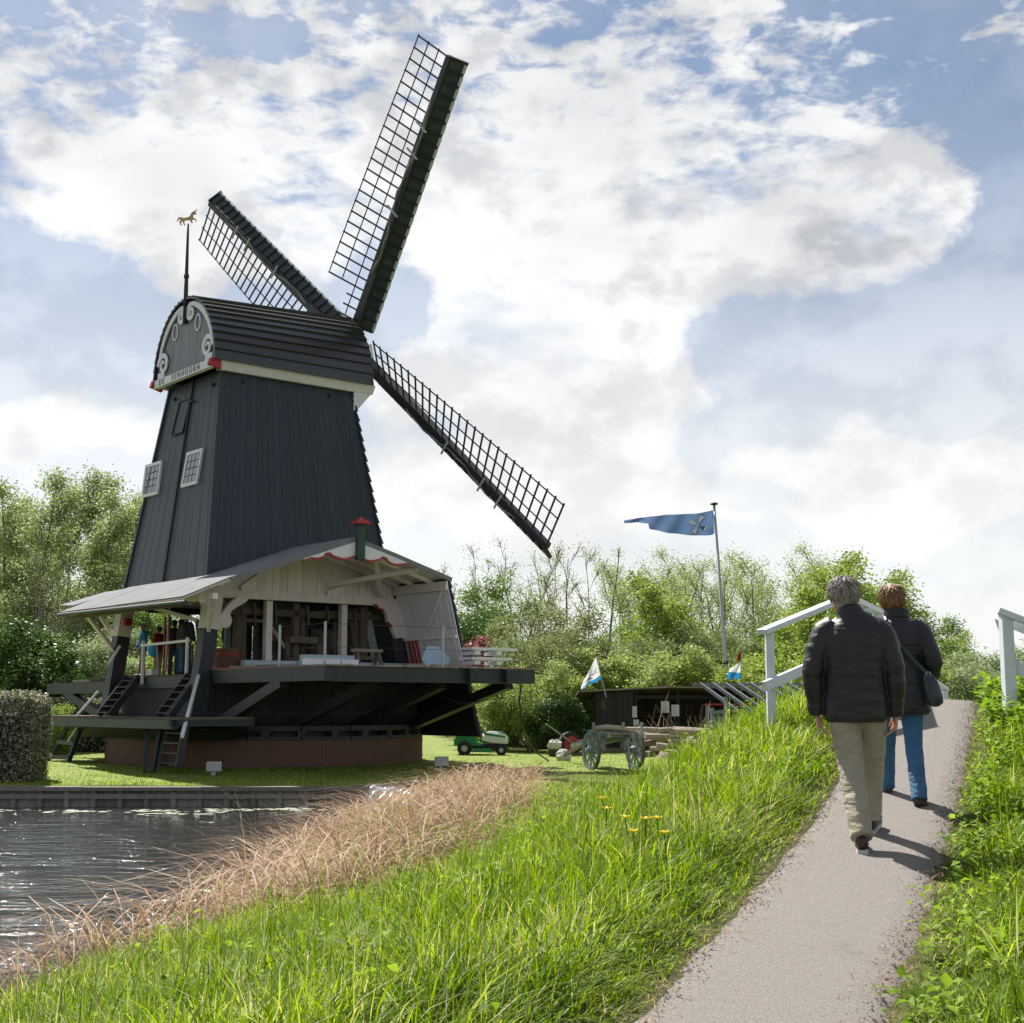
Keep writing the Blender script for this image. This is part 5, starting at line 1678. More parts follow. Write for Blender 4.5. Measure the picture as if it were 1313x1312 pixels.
    # nearer shrubs in front of that wood
    rows = [('shrub_yellow', 640, 54, 3.2, 'yellow green shrub beside the dangling rope'), ('shrub_fresh', 612, 56, 2.6, 'fresh green shrub behind the green garden shed'), ('shrub_yellow', 682, 53, 3.6, 'yellow green shrub with upright shoots right of the stage end'), ('shrub_dark', 718, 52, 2.4, 'dark low shrub left of the black shed'),
            ('shrub_fresh', 745, 56, 3.6, 'fresh green shrub behind the white and blue flag'), ('shrub_yellow', 800, 56, 4.3, 'yellow green shrub rising above the shed roof'), ('shrub_yellow', 838, 57, 4.4, 'yellow flowering shrub behind the shed middle'), ('shrub_fresh', 880, 57, 3.7, 'fresh green shrub left of the flagpole foot'),
            ('shrub_yellow', 915, 58, 4.0, 'yellow green shrub behind the flagpole foot'), ('shrub_fresh', 965, 56, 4.0, 'fresh green shrub behind the small hanging flag'), ('shrub_fresh', 1005, 52, 4.0, 'fresh green shrub behind the left railing post'), ('shrub_fresh', 1040, 50, 4.2, 'fresh green shrub behind the elbow of the man'),
            ('shrub_yellow', 1025, 46, 3.0, 'yellow green shrub under the left railing'), ('shrub_fresh', 1090, 48, 4.2, 'fresh green shrub hidden behind the man'), ('shrub_fresh', 1150, 47, 3.8, 'fresh green shrub hidden behind the woman'), ('shrub_olive', 770, 60, 5.0, 'olive shrub above the white and blue flag'), ('shrub_olive', 660, 60, 4.8, 'olive shrub left of the stage rope'),
            ('shrub_olive', 860, 61, 5.4, 'olive shrub above the shed roof right of the middle'), ('shrub_dark', 640, 62, 4.0, 'dark shrub below the red leaved bush'), ('shrub_dark', 760, 62, 4.0, 'dark shrub deep behind the flag'), ('shrub_fresh', 700, 57, 3.0, 'fresh green shrub behind the white stones')]
    for k, px, d, h, lab in rows:
        plant(k, 'shrub', lab, px, d, h, cat='shrub', group='shrubs behind the lawn', w=1.15)
    # distant belt that closes the gaps
    for i in range(34):
        px = -120 + i * 46
        if 1240 < px:
            h = 3.6
        else:
            h = random.uniform(5.0, 6.6)
        plant(random.choice(['round_mid', 'round_dark', 'round_mid']), 'distant_tree', 'green tree of the far belt, only its crown showing behind nearer trees', px + random.uniform(-12, 12), random.uniform(98, 112), h, group='far belt of trees', w=1.5)
    # clipped hedges
    hedge('clipped_hedge', 'tall clipped hedge with pale speckled leaves at the water edge on the left', -17.5, -11.72, 34.2, 36.2, .0, 2.2, 26000, .042, 21)
    hedge('clipped_hedge', 'clipped hedge running behind the low stage of the mill', -22, -12.2, 52.0, 53.4, .1, 2.12, 9000, .07, 22)


def hedge(name, label, x0, x1, y0, y1, z0, z1, n, size, seed):
    r = np.random.default_rng(seed)
    t = thing(name, label, 'hedge', (0, 0, 0))
    rx = .35
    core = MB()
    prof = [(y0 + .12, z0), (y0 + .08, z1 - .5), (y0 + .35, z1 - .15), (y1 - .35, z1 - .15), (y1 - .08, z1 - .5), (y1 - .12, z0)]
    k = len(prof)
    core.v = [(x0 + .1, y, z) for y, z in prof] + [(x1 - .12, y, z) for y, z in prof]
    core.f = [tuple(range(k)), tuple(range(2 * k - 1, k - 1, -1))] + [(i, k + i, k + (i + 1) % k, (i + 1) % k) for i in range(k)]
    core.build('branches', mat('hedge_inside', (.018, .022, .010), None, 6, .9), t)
    f = r.uniform(0, 1, n)
    a, b = r.uniform(0, 1, n), r.uniform(0, 1, n)
    P = np.zeros((n, 3))
    fr, tp = f < .62, (f >= .62) & (f < .82)
    en = f >= .82
    P[fr] = np.stack([x0 + (x1 - x0) * a, np.full(n, y0), z0 + (z1 - z0) * b], 1)[fr]
    P[tp] = np.stack([x0 + (x1 - x0) * a, y0 + (y1 - y0) * b, np.full(n, z1)], 1)[tp]
    P[en] = np.stack([np.full(n, x1), y0 + (y1 - y0) * a, z0 + (z1 - z0) * b], 1)[en]
    # round the shoulders
    c = np.stack([np.clip(P[:, 0], x0 + rx, x1 - rx), np.clip(P[:, 1], y0 + rx, y1 - rx), np.clip(P[:, 2], z0 - 1, z1 - rx)], 1)
    d = P - c
    l = np.linalg.norm(d, axis=1)[:, None]
    P = np.where(l > rx, c + d / np.maximum(l, 1e-6) * rx, P)
    P += r.normal(0, .045, (n, 3)) + (.07 * vnoise(P[:, 0], P[:, 2], 2.5, seed))[:, None] * np.array([.5, 1, .6])
    me = leaves_mesh('foliage', P, 1, .0, size, LEAF['hedge'], seed + 5, 1.0)
    link(bpy.data.objects.new('foliage', me), t)


build_plants()

# ------------------------------------------------------------------ grass, reeds, weeds


def blades(name, P, H, W, az, lean, m, tint, segs=3, curl=None):
    """P (n,3) roots; az heading of the bend; lean 0..1.5; one mesh"""
    n = len(P)
    r = np.random.default_rng(n)
    t = np.linspace(0, 1, segs + 1)
    dx, dy = np.cos(az), np.sin(az)
    tw = az + math.pi / 2 + r.normal(0, .5, n)
    wx, wy = np.cos(tw), np.sin(tw)
    V = np.zeros((n, segs + 1, 2, 3), np.float32)
    for i, tt in enumerate(t):
        out = H * lean * tt ** 1.8
        up = H * (tt - .42 * np.clip(lean, 0, 1.6) * tt ** 2.4)
        w = W * (1 - tt) ** .6 * .5 + .0004
        for k, s in ((0, -1), (1, 1)):
            V[:, i, k, 0] = P[:, 0] + dx * out + wx * w * s
            V[:, i, k, 1] = P[:, 1] + dy * out + wy * w * s
            V[:, i, k, 2] = P[:, 2] + up
    base = (np.arange(n) * (segs + 1) * 2)[:, None]
    F = np.concatenate([base + np.array([[2 * i, 2 * i + 1, 2 * i + 3, 2 * i + 2]]) for i in range(segs)], 0)
    me = np_mesh(name, V.reshape(-1, 3), F, m, np.repeat(tint, (segs + 1) * 2), smooth=True)
    return me


def scatter(n, xr, yr, keep):
    x = rng.uniform(*xr, n)
    y = rng.uniform(*yr, n)
    k = keep(x, y)
    return x[k], y[k]


def in_view(x, y, m=.06):
    return np.abs(x) < y * (.365 + m) + .3


def off_path(x, y):
    """distance outside the path edge (negative on the path)"""
    return np.abs(x - path_cx(y)) - HALF


def grass_x(y):
    """where the green grass of the bank gives way to dead reeds"""
    return np.interp(y, [4, 10.3, 11.2, 12.2, 14, 18, 26, 33.4], [-3.6, -3.5, -2.7, -1.75, -1.15, -.65, .2, .3])


def build_grass():
    layers = [((-3.4, 3.6), (4.2, 7.5), 62000, .0055, 1.0), ((-4.6, 5.2), (7.5, 11), 88000, .0065, 1.0), ((-5, 7), (11, 16), 105000, .0075, 1.0), ((-5, 4), (16, 24), 52000, .010, .9), ((-4, 3.5), (24, 33.3), 22000, .014, .6)]
    for i, (xr, yr, n, w, hk) in enumerate(layers):
        def keep(x, y):
            o = off_path(x, y)
            k = in_view(x, y) & ((o > .03 + .07 * rng.random(len(x)) ** 2) | (y > PATH_END + .3))
            k &= x > grass_x(y) + .35 * vnoise(x, y, 1.2, 4)
            k &= rng.random(len(x)) < (.45 + .55 * sstep(-.6, .3, vnoise(x, y, 1.6, 7))) 
            return k
        x, y = scatter(n, xr, yr, keep)
        z = ground_z(x, y)
        o = off_path(x, y)
        edge = sstep(.0, .55, o)
        reedy = 1 - sstep(.0, .9, x - grass_x(y))
        clump = .5 + .5 * vnoise(x, y, 2.3, 9)
        right = x > path_cx(y)
        H = hk * (.075 + .125 * edge + .15 * edge * np.clip(clump, 0, 1)) * rng.uniform(.5, 1.25, len(x))
        H = np.where(right, H * .85, H)
        H *= np.where((y > 10.5) & ~right & (o > .35), 1.05, 1.0)
        tall = (rng.random(len(x)) < .03) & ~right & (o > .4)
        H = np.where(tall, H * 1.45, H)
        az = rng.normal(.15, 1.5, len(x)) + .9 * vnoise(x, y, 1.1, 12)
        lean = np.abs(rng.normal(.66, .36, len(x))) + .25 * (1 - edge)
        tint = np.clip(rng.normal(.40, .20, len(x)) + .20 * vnoise(x, y, 1.3, 15) + .25 * reedy * rng.random(len(x)), 0, .93)
        dry = rng.random(len(x)) < .035 + .25 * reedy + .05 * (1 - edge)
        tint = np.where(dry, rng.uniform(.93, 1.0, len(x)), tint)
        me = blades('grass', np.stack([x, y, z - .02], 1), H, w * 1.25 * rng.uniform(.6, 1.7, len(x)), az, lean, M['grass_blade'], tint, 3)
        tag(link(bpy.data.objects.new('grass', me)), 'long fresh green grass growing on the bank beside the path', None, None, 'stuff')
    # broad bladed tussocks between
    x, y = scatter(2600, (-4.5, 7), (4.3, 17), lambda x, y: in_view(x, y) & ((off_path(x, y) > .25) | (y > PATH_END + .4)) & (x > grass_x(y) + .1))
    per = 24
    X, Y = np.repeat(x, per) + rng.normal(0, .035, len(x) * per), np.repeat(y, per) + rng.normal(0, .035, len(x) * per)
    hh = np.repeat(rng.uniform(.20, .44, len(x)) * np.clip(sstep(.1, .7, off_path(x, y)) + .35, 0, 1), per) * rng.uniform(.5, 1.15, len(X))
    tt = np.clip(np.repeat(rng.normal(.34, .2, len(x)), per) + rng.normal(0, .1, len(X)), 0, .93)
    me = blades('grass', np.stack([X, Y, ground_z(X, Y) - .02], 1), hh, rng.uniform(.007, .015, len(X)), rng.uniform(0, 6.28, len(X)), np.abs(rng.normal(.6, .3, len(X))), M['grass_blade'], tt, 4)
    tag(link(bpy.data.objects.new('grass', me)), 'broad bladed grass tussocks scattered over the bank', None, None, 'stuff')
    # green shoots coming up through the dead reeds
    x, y = scatter(15000, (-4.6, 1), (9, 33), lambda x, y: in_view(x, y) & (x > shore_x(y) + .7) & (x < grass_x(y) + .3) & (rng.random(len(x)) < .25 + .75 * np.clip(vnoise(x, y, 1.1, 21), 0, 1)))
    me = blades('grass', np.stack([x, y, ground_z(x, y) - .02], 1), rng.uniform(.2, .65, len(x)) * (1 - .4 * sstep(20, 30, y)), rng.uniform(.008, .018, len(x)), rng.uniform(0, 6.28, len(x)), np.abs(rng.normal(.5, .3, len(x))), M['grass_blade'], np.clip(rng.normal(.3, .2, len(x)), 0, .93), 3)
    tag(link(bpy.data.objects.new('grass', me)), 'green shoots rising through the dead reeds', None, None, 'stuff')
    # ragged grass rim of the mown lawn and short lawn tufts
    x, y = scatter(90000, (-15, 6), (33.55, 50), lambda x, y: in_view(x, y, .02) & (rng.random(len(x)) < np.exp(-(y - 33.5) / 8)))
    H = rng.uniform(.03, .08, len(x)) + .06 * (y < 33.8)
    me = blades('grass', np.stack([x, y, ground_z(x, y) - .01], 1), H, np.full(len(x), .016), rng.uniform(0, 6.28, len(x)), rng.uniform(.2, .7, len(x)), M['grass_blade'], np.clip(rng.normal(.5, .16, len(x)), 0, .93), 2)
    tag(link(bpy.data.objects.new('grass', me)), 'short mown lawn grass along the water edge of the mill', None, None, 'stuff')

    # broad leaved weeds: leaf pairs on stems, thick on the right bank and sprinkled on the left
    def weeds(nm, lab, x, y, h, size, per):
        n = len(x)
        z = ground_z(x, y)
        X = np.repeat(x, per) + rng.normal(0, .05, n * per)
        Y = np.repeat(y, per) + rng.normal(0, .05, n * per)
        Z = np.repeat(z, per) + np.repeat(h, per) * rng.uniform(.15, 1.0, n * per)
        az = rng.uniform(0, 2 * math.pi, n * per)
        tilt = rng.normal(.15, .45, n * per)
        s = size * rng.uniform(.5, 1.25, n * per)
        d = np.stack([np.cos(az) * np.cos(tilt), np.sin(az) * np.cos(tilt), np.sin(tilt)], 1)
        side = np.stack([-np.sin(az), np.cos(az), rng.normal(0, .3, n * per)], 1)
        up = np.cross(d, side)
        P = np.stack([X, Y, Z], 1)
        S = s[:, None]
        V = np.stack([P, P + d * S * .45 + side * S * .34 + up * S * .10, P + d * S * .5, P + d * S * .45 - side * S * .34 + up * S * .10, P + d * S - up * S * .12], 1)
        b = (np.arange(n * per) * 5)[:, None]
        F = np.concatenate([b + np.array([[0, 2, 1]]), b + np.array([[0, 3, 2]]), b + np.array([[1, 2, 4]]), b + np.array([[2, 3, 4]])], 0)
        t = np.clip(np.repeat(rng.uniform(0, 1, n), per) * .5 + rng.uniform(0, .5, n * per), 0, 1)
        me = np_mesh(nm, V.reshape(-1, 3), F, M['weed'], np.repeat(t, 5), smooth=True)
        tag(link(bpy.data.objects.new(nm, me)), lab, None, None, 'stuff')
    x, y = scatter(3800, (1, 8), (4.3, 15), lambda x, y: in_view(x, y) & (x > path_cx(y) + HALF + .10 + .12 * vnoise(x, y, 2.2, 3)) & (x < path_cx(y) + 3.2) & (rng.random(len(x)) < .5 + .5 * vnoise(x, y, 1.3, 2)))
    weeds('leafy_weeds', 'broad leaved weeds crowding the right edge of the path', x, y, .10 + .22 * rng.random(len(x)), .058, 11)
    x, y = scatter(1500, (-4, 3), (4.3, 15), lambda x, y: in_view(x, y) & (x < path_cx(y) - HALF - .15) & (x > shore_x(y) + 1.8) & (vnoise(x, y, 1.7, 6) > .25))
    weeds('leafy_weeds', 'nettles and small leafy weeds in the grass left of the path', x, y, .15 + .22 * rng.random(len(x)), .055, 9)
    x, y = scatter(600, (-4, 1), (12, 30), lambda x, y: in_view(x, y) & (x > shore_x(y) + 1.4) & (vnoise(x, y, .9, 8) > .2))
    weeds('leafy_weeds', 'leafy weeds among the dry reeds', x, y, .3 + .3 * rng.random(len(x)), .08, 8)
    # low plants beside the right railing post
    x, y = scatter(420, (4.5, 7.5), (12.2, 14.6), lambda x, y: x > path_cx(y) + HALF + .12)
    weeds('leafy_weeds', 'bright leafy plants around the foot of the right railing post', x, y, .16 + .14 * rng.random(len(x)), .11, 9)

    # grit, dead grass and twigs crumbling over the path edges
    y = rng.uniform(4, PATH_END, 1500)
    sd = rng.choice([-1, 1], 1500)
    off = HALF - np.abs(rng.normal(0, .10, 1500)) + .06
    x = path_cx(y) + sd * off
    P = np.stack([x, y, path_z(y) + .024 + .012 * (1 - np.clip(off / HALF, 0, 1) ** 2)], 1)
    me = blades('path_litter', P, rng.uniform(.015, .07, 1500), np.full(1500, .004), rng.uniform(0, 6.28, 1500), rng.uniform(1.9, 2.3, 1500), M['reed'], rng.uniform(0, .6, 1500), 2)
    tag(link(bpy.data.objects.new('path_litter', me)), 'dead grass and twigs littering the path edges', None, None, 'stuff')
    y = rng.uniform(4, PATH_END, 2600)
    sd = rng.choice([-1, 1], 2600)
    off = HALF + .03 - np.abs(rng.normal(0, .07, 2600)) * (1 + 2 * (rng.random(2600) < .12))
    x = path_cx(y) + sd * off
    gr = MB()
    for a, b in zip(x, y):
        r0 = random.uniform(.003, .009)
        z0 = float(path_z(b)) + .022
        gr.add([(a - r0, b, z0), (a + r0 * .6, b - r0, z0), (a + r0 * .5, b + r0, z0), (a, b, z0 + r0 * 1.1)], [(0, 1, 3), (1, 2, 3), (2, 0, 3)])
    tag(gr.build('path_grit', M['asphalt']), 'loose grit along the crumbling path edges', None, None, 'stuff')

    # dry reeds
    def reeds(n, xr, yr, keep, h0, h1, lean, w, az0=math.pi * .96):
        x, y = scatter(n, xr, yr, keep)
        k = len(x)
        H = rng.uniform(h0, h1, k) * (1 - .55 * sstep(20, 30, y)) * (.72 + .42 * vnoise(x, y, 1.0, 33))
        H = np.where((x > -3.2) & (y > 28.5), H * .6, H)
        az = rng.normal(az0, .45, k)
        ln = np.abs(rng.normal(lean, .28, k))
        return np.stack([x, y, np.maximum(ground_z(x, y), WATER_Z - .3)], 1), H, w * rng.uniform(.6, 1.5, k), az, ln
    sets = [reeds(11500, (-5.2, .4), (11.0, 33), lambda x, y: (x > shore_x(y) + .05 + .8 * vnoise(x, y, .8, 3)) & (x < grass_x(y) + .5 + .4 * vnoise(x, y, .8, 5) - .9 * sstep(25, 31, y)) & (rng.random(len(x)) < (.40 + .75 * vnoise(x, y, 1.4, 1)) * (.35 + .65 * sstep(12.5, 15.5, y))), .4, 1.3, .75, .018),
            reeds(900, (-6, -2.0), (8.5, 16), lambda x, y: in_view(x, y) & (x > shore_x(y) - .3) & (x < np.minimum(shore_x(y) + 1.7, grass_x(y) + .3)), .3, .85, .7, .010),
            reeds(160, (-4.2, 0.5), (6, 14), lambda x, y: in_view(x, y) & (x < shore_x(y) + 2.9) & (x > shore_x(y) + .4), .5, 1.15, .55, .006),
            reeds(1500, (-4.0, .6), (23, 32.6), lambda x, y: (x > shore_x(y) + .2) & (x < shore_x(y) + 2.9), .35, .95, 1.0, .018),
            reeds(340, (-4.5, 0), (18, 33), lambda x, y: (x > shore_x(y) - .3) & (x < grass_x(y)), 1.1, 1.8, .55, .008)]
    for P, H, W, az, ln in sets:
        me = blades('dry_reeds', P, H, W, az, ln, M['reed'], rng.beta(2, 2, len(P)), 4)
        tag(link(bpy.data.objects.new('dry_reeds', me)), 'dry brown reeds bending over the water edge', None, None, 'stuff')
    # broken stems lying about
    n = 5200
    x = rng.uniform(-4.5, .6, n)
    y = rng.uniform(11, 33, n)
    k = (x > shore_x(y) - .2) & (x < grass_x(y) + .3)
    x, y = x[k], y[k]
    P = np.stack([x, y, ground_z(x, y) + rng.uniform(.05, .4, len(x))], 1)
    me = blades('dry_reeds', P, rng.uniform(.4, .9, len(x)), np.full(len(x), .012), rng.uniform(0, 6.28, len(x)), rng.uniform(1.5, 2.4, len(x)), M['reed'], rng.beta(2, 1.5, len(x)), 3)
    tag(link(bpy.data.objects.new('dry_reeds', me)), 'broken reed stems lying on the bank', None, None, 'stuff')
    # floating leaves near the far quay
    n = 150
    c = rng.choice(7, n)
    cx = np.array([-12.2, -9.5, -8.0, -6.6, -5.8, -5.0, -7.2])[c] + rng.normal(0, .55, n)
    cy = np.array([31.9, 31.7, 32.0, 31.9, 32.2, 32.4, 31.2])[c] + rng.normal(0, .22, n)
    mb = MB()
    for a, b in zip(cx, cy):
        r0 = random.uniform(.05, .14)
        mb.add([(a + r0 * math.cos(q) * random.uniform(.8, 1.2), b + r0 * math.sin(q) * random.uniform(.8, 1.2), WATER_Z + .006 + random.uniform(0, .012)) for q in np.linspace(0, 2 * math.pi, 7)[:-1]], [tuple(range(6))])
    tag(mb.build('floating_leaves', M['lily']), 'pale leaves drifting on the water below the quay', None, None, 'stuff')


build_grass()

# ------------------------------------------------------------------ quay, bridge and smaller things


def gz(x, y):
    return float(ground_z(x, y))


def build_quay():
    t = thing('timber_quay', 'low weathered timber quay holding the lawn above the water', 'quay', (0, WALL_Y, 0))
    x = -24.0
    x1 = -1.6
    part_ = lambda n, mb, m: mb.build(n, m, t)
    i = 0
    while x < x1:
        w = .62
        part_('quay_board', MB().box((x + .006, -.16 - random.uniform(0, .015), -1.1), (x + w - .006, -.06, -.06 + random.uniform(-.012, .008))), M['quay'])
        part_('quay_pile', MB().tube([(x, -.20, -1.2), (x, -.20, -.05 + random.uniform(-.04, .02))], .075, 8), M['quay'])
        x += w
        i += 1
    n = 8
    for k in range(n):
        a, b = -24 + (22.4) * k / n, -24 + 22.4 * (k + 1) / n - .012
        part_('cap_plank', MB().box((a, -.34, -.055 + random.uniform(-.008, .008)), (b, .02, .035 + random.uniform(-.008, .006))), M['quay'])
    part_('wale', MB().box((-24, -.285, -.24), (x1, -.20, -.13)), M['quay'])
    # wrecked sheeting at the bank right of the quay
    s = thing('plastic_sheet', 'crumpled grey plastic sheeting and bent dark rim boards on the bank where the quay ends', 'sheeting', (0, 0, 0))
    rim = [(-3.3, 31.7, .12), (-2.7, 31.55, .19), (-2.17, 31.5, .24), (-1.55, 31.2, .17), (-.95, 30.9, .08), (-.27, 30.5, .05), (.6, 30.0, .03), (1.6, 29.6, .05)]
    for a, b in zip(rim[:-1], rim[1:]):
        MB().beam(a, b, .16, .05).build('rim_board', M['wood'], s)
    for a, b in zip(rim[1:-2], rim[2:-1]):
        q = [Vector(a) - Vector((0, .05, .03)), Vector(b) - Vector((0, .05, .03)), Vector(b) - Vector((0, .12, .34)), Vector(a) - Vector((0, .12, .36))]
        MB().slab(q, (0, -1, .2), .012).build('black_lining', M['black_sheet'], s)
    for k in range(9):
        f = k / 8 * (len(rim) - 2.01)
        i = int(f)
        p = Vector(rim[i]).lerp(Vector(rim[i + 1]), f - i)
        MB().ball(p + Vector((0, -.05, .04)), (.035, .035, .03), 8, 5).build('rim_knob', M['rubber'], s)

    def sheet(p, q, h, seed):
        r = random.Random(seed)
        nx, ny = 26, 12
        V, F = [], []
        for j in range(ny + 1):
            for i in range(nx + 1):
                u, v = i / nx, j / ny
                x = p[0] + (q[0] - p[0]) * u
                y = p[1] + (q[1] - p[1]) * u - .55 * v
                z = p[2] + (q[2] - p[2]) * u - .30 * v + h * math.sin(math.pi * v) * (.6 + .5 * math.sin(u * 9 + seed) * math.cos(u * 4)) + .04 * math.sin(u * 31 + v * 13 + seed) + .02 * math.sin(u * 67 - v * 29)
                V.append((x, y, z))
        for j in range(ny):
            for i in range(nx):
                a = j * (nx + 1) + i
                F.append((a, a + 1, a + nx + 2, a + nx + 1))
        mb = MB()
        mb.v, mb.f = V, F
        o = mb.build('crumpled_sheet', M['plastic'], s, smooth=True)
        so = o.modifiers.new('thick', 'SOLIDIFY')
        so.thickness = .012
    sheet((-3.1, 31.4, .10), (-2.2, 31.4, .08), .14, 1)
    sheet((-2.2, 31.3, .0), (-1.2, 30.9, .0), .10, 2)
    sheet((-1.4, 30.8, .05), (-.7, 30.6, .0), .20, 5)
    sheet((-.4, 30.3, .04), (.3, 30.0, .03), .12, 8)


build_quay()


def build_bridge():
    t = thing('footbridge', 'pale grey footbridge railings with flared ends where the path crosses', 'footbridge', (0, 0, 0))
    ys = np.linspace(PATH_END, 29, 60)

    def deck_z(y):
        return 1.90 + .0 * y - .95 * sstep(15.5, 30, y) ** 1.0 + .02 * math.sin((y - 14) * .5)
    for a, b in zip(ys[:-1], ys[1:]):
        cx = float(path_cx((a + b) / 2))
        z = float(deck_z((a + b) / 2))
        MB().box((cx - .78, a + .01, z - .10), (cx + .78, b - .01, z - .02 + random.uniform(-.006, .006))).build('deck_plank', M['quay'], t)
    for s in (-1, 1):
        for a, b in zip(ys[:-1:10], list(ys[10::10]) + [ys[-1]]):
            MB().beam((float(path_cx(a)) + s * .7, a, float(deck_z(a)) - .22), (float(path_cx(b)) + s * .7, b, float(deck_z(b)) - .22), .14, .22).build('girder', M['beam'], t)
    for y in (16.5, 20.5, 24.5, 28.5):
        for s in (-1, 1):
            c = float(path_cx(y)) + s * .6
            MB().beam((c, y, -1.2), (c, y, float(deck_z(y)) - .3), .2, .2, (0, 1, 0)).build('pile', M['quay'], t)
    RM = M['rail']
    # left side: flared wing, corner, long rail over the water
    A, Bc = Vector((2.32, 13.0, 2.58)), Vector((3.34, 14.0, 2.975))
    d = (Bc - A).normalized()
    cr = MB().beam(A - d * .02, Bc + d * .06, .12, .05)
    cr.build('handrail', RM, t, bevel=.008)
    p = A + d * .10
    MB().box((p.x - .038, p.y - .038, 1.2), (p.x + .038, p.y + .038, p.z - .028)).build('post', RM, t, bevel=.006)
    MB().beam(A - d * .02 - Vector((0, .075, .50)), Bc - Vector((0, .075, .52)), .05, .095).build('mid_rail', RM, t, bevel=.006)
    main = [(3.34, 14.0, 2.975), (4.47, 17, 3.01), (5.6, 20, 2.86), (6.6, 22.6, 2.64), (7.39, 25, 2.38), (8.33, 27.2, 2.22)]
    for a, b in zip(main[:-1], main[1:]):
        MB().beam(a, b, .12, .055).build('handrail', RM, t)
        a2, b2 = Vector(a) - Vector((0, 0, .52)), Vector(b) - Vector((0, 0, .52))
        MB().beam(a2, b2, .05, .10).build('mid_rail', RM, t)
    for f in np.linspace(0, 1, 11):
        y = 14.0 + 13.1 * f
        x = float(np.interp(y, [q[1] for q in main], [q[0] for q in main]))
        z = float(np.interp(y, [q[1] for q in main], [q[2] for q in main]))
        MB().box((x - .05, y - .05, z - 1.25), (x + .05, y + .05, z - .03)).build('post', RM, t)
    # right side: corner post, two wing rails falling away to the right, rail over the water behind it
    C = Vector((4.70, 13.4, 2.80))
    MB().box((C.x - .045, C.y - .06, 1.2), (C.x + .06, C.y + .06, C.z - .03)).build('post', RM, t, bevel=.006)
    E = Vector((6.6, 12.9, 1.93))
    MB().beam(C - Vector((.06, 0, 0)), E, .15, .06).build('handrail', RM, t, bevel=.008)
    MB().beam(C + Vector((.02, .02, -.51)), E + Vector((0, .02, -.51)), .06, .13).build('mid_rail', RM, t, bevel=.006)
    MB().beam(C + Vector((.10, .18, -.10)), E + Vector((.1, .18, -.10)), .05, .10).build('handrail', RM, t)
    MB().box((6.4, 12.85, .8), (6.5, 12.95, 2.0)).build('post', RM, t)
    mainr = [(x + 1.42, y, z - .04) for x, y, z in main]
    mainr[0] = (5.0, 13.9, 2.70)
    for a, b in zip(mainr[:-1], mainr[1:]):
        MB().beam(a, b, .10, .05).build('handrail', RM, t)
    # the grey slanted rack below the embankment
    k = thing('slanted_rack', 'row of slanted grey steel bars leaning on a rail beside the shed', 'rack', (0, 0, 0))
    for i in range(11):
        x = 3.23 + i * .215
        b = MB().beam((x, 24.3, 2.28), (x + .56, 23.7, 1.80 + i * .012), .05, .05)
        b.build('bar', M['zinc'], k)
    MB().beam((3.34, 23.7, 1.79), (6.2, 23.7, 1.95), .05, .05).build('lower_rail', M['zinc'], k)
    MB().beam((3.1, 24.3, 2.26), (5.9, 24.3, 2.28), .04, .04).build('upper_rail', M['zinc'], k)
    for x in (3.35, 3.58, 5.2):
        MB().beam((x, 23.72, 2.05 if x == 3.58 else 1.86), (x + .08, 23.72, .2), .06, .06, (0, 1, 0)).build('leg', M['bluegrey'], k)
    MB().slab([(3.40, 23.75, .9), (4.9, 23.75, 1.0), (4.9, 23.75, 1.75), (3.40, 23.75, 1.72)], (0, 1, 0), .01).build('mesh_panel', mat('grey_mesh_panel', (.16, .19, .18), (.24, .26, .25), 20, .6), k)
    # stone and curb by the right post
    st = MB()
    st.ball((5.02, 14.3, 2.0), (.16, .12, .09), 9, 6)
    tag(st.build('stone', M['stone'], None, smooth=True), 'pale flat stone lying at the foot of the right railing post', 'stone')
    cb = MB().tube([(4.9, 13.0, 1.93), (5.2, 12.8, 1.90), (5.6, 12.5, 1.82)], .05, 6)
    tag(cb.build('drain_pipe', M['steel'], None, smooth=True), 'bent grey pipe lying in the plants right of the railing post', 'pipe')


build_bridge()


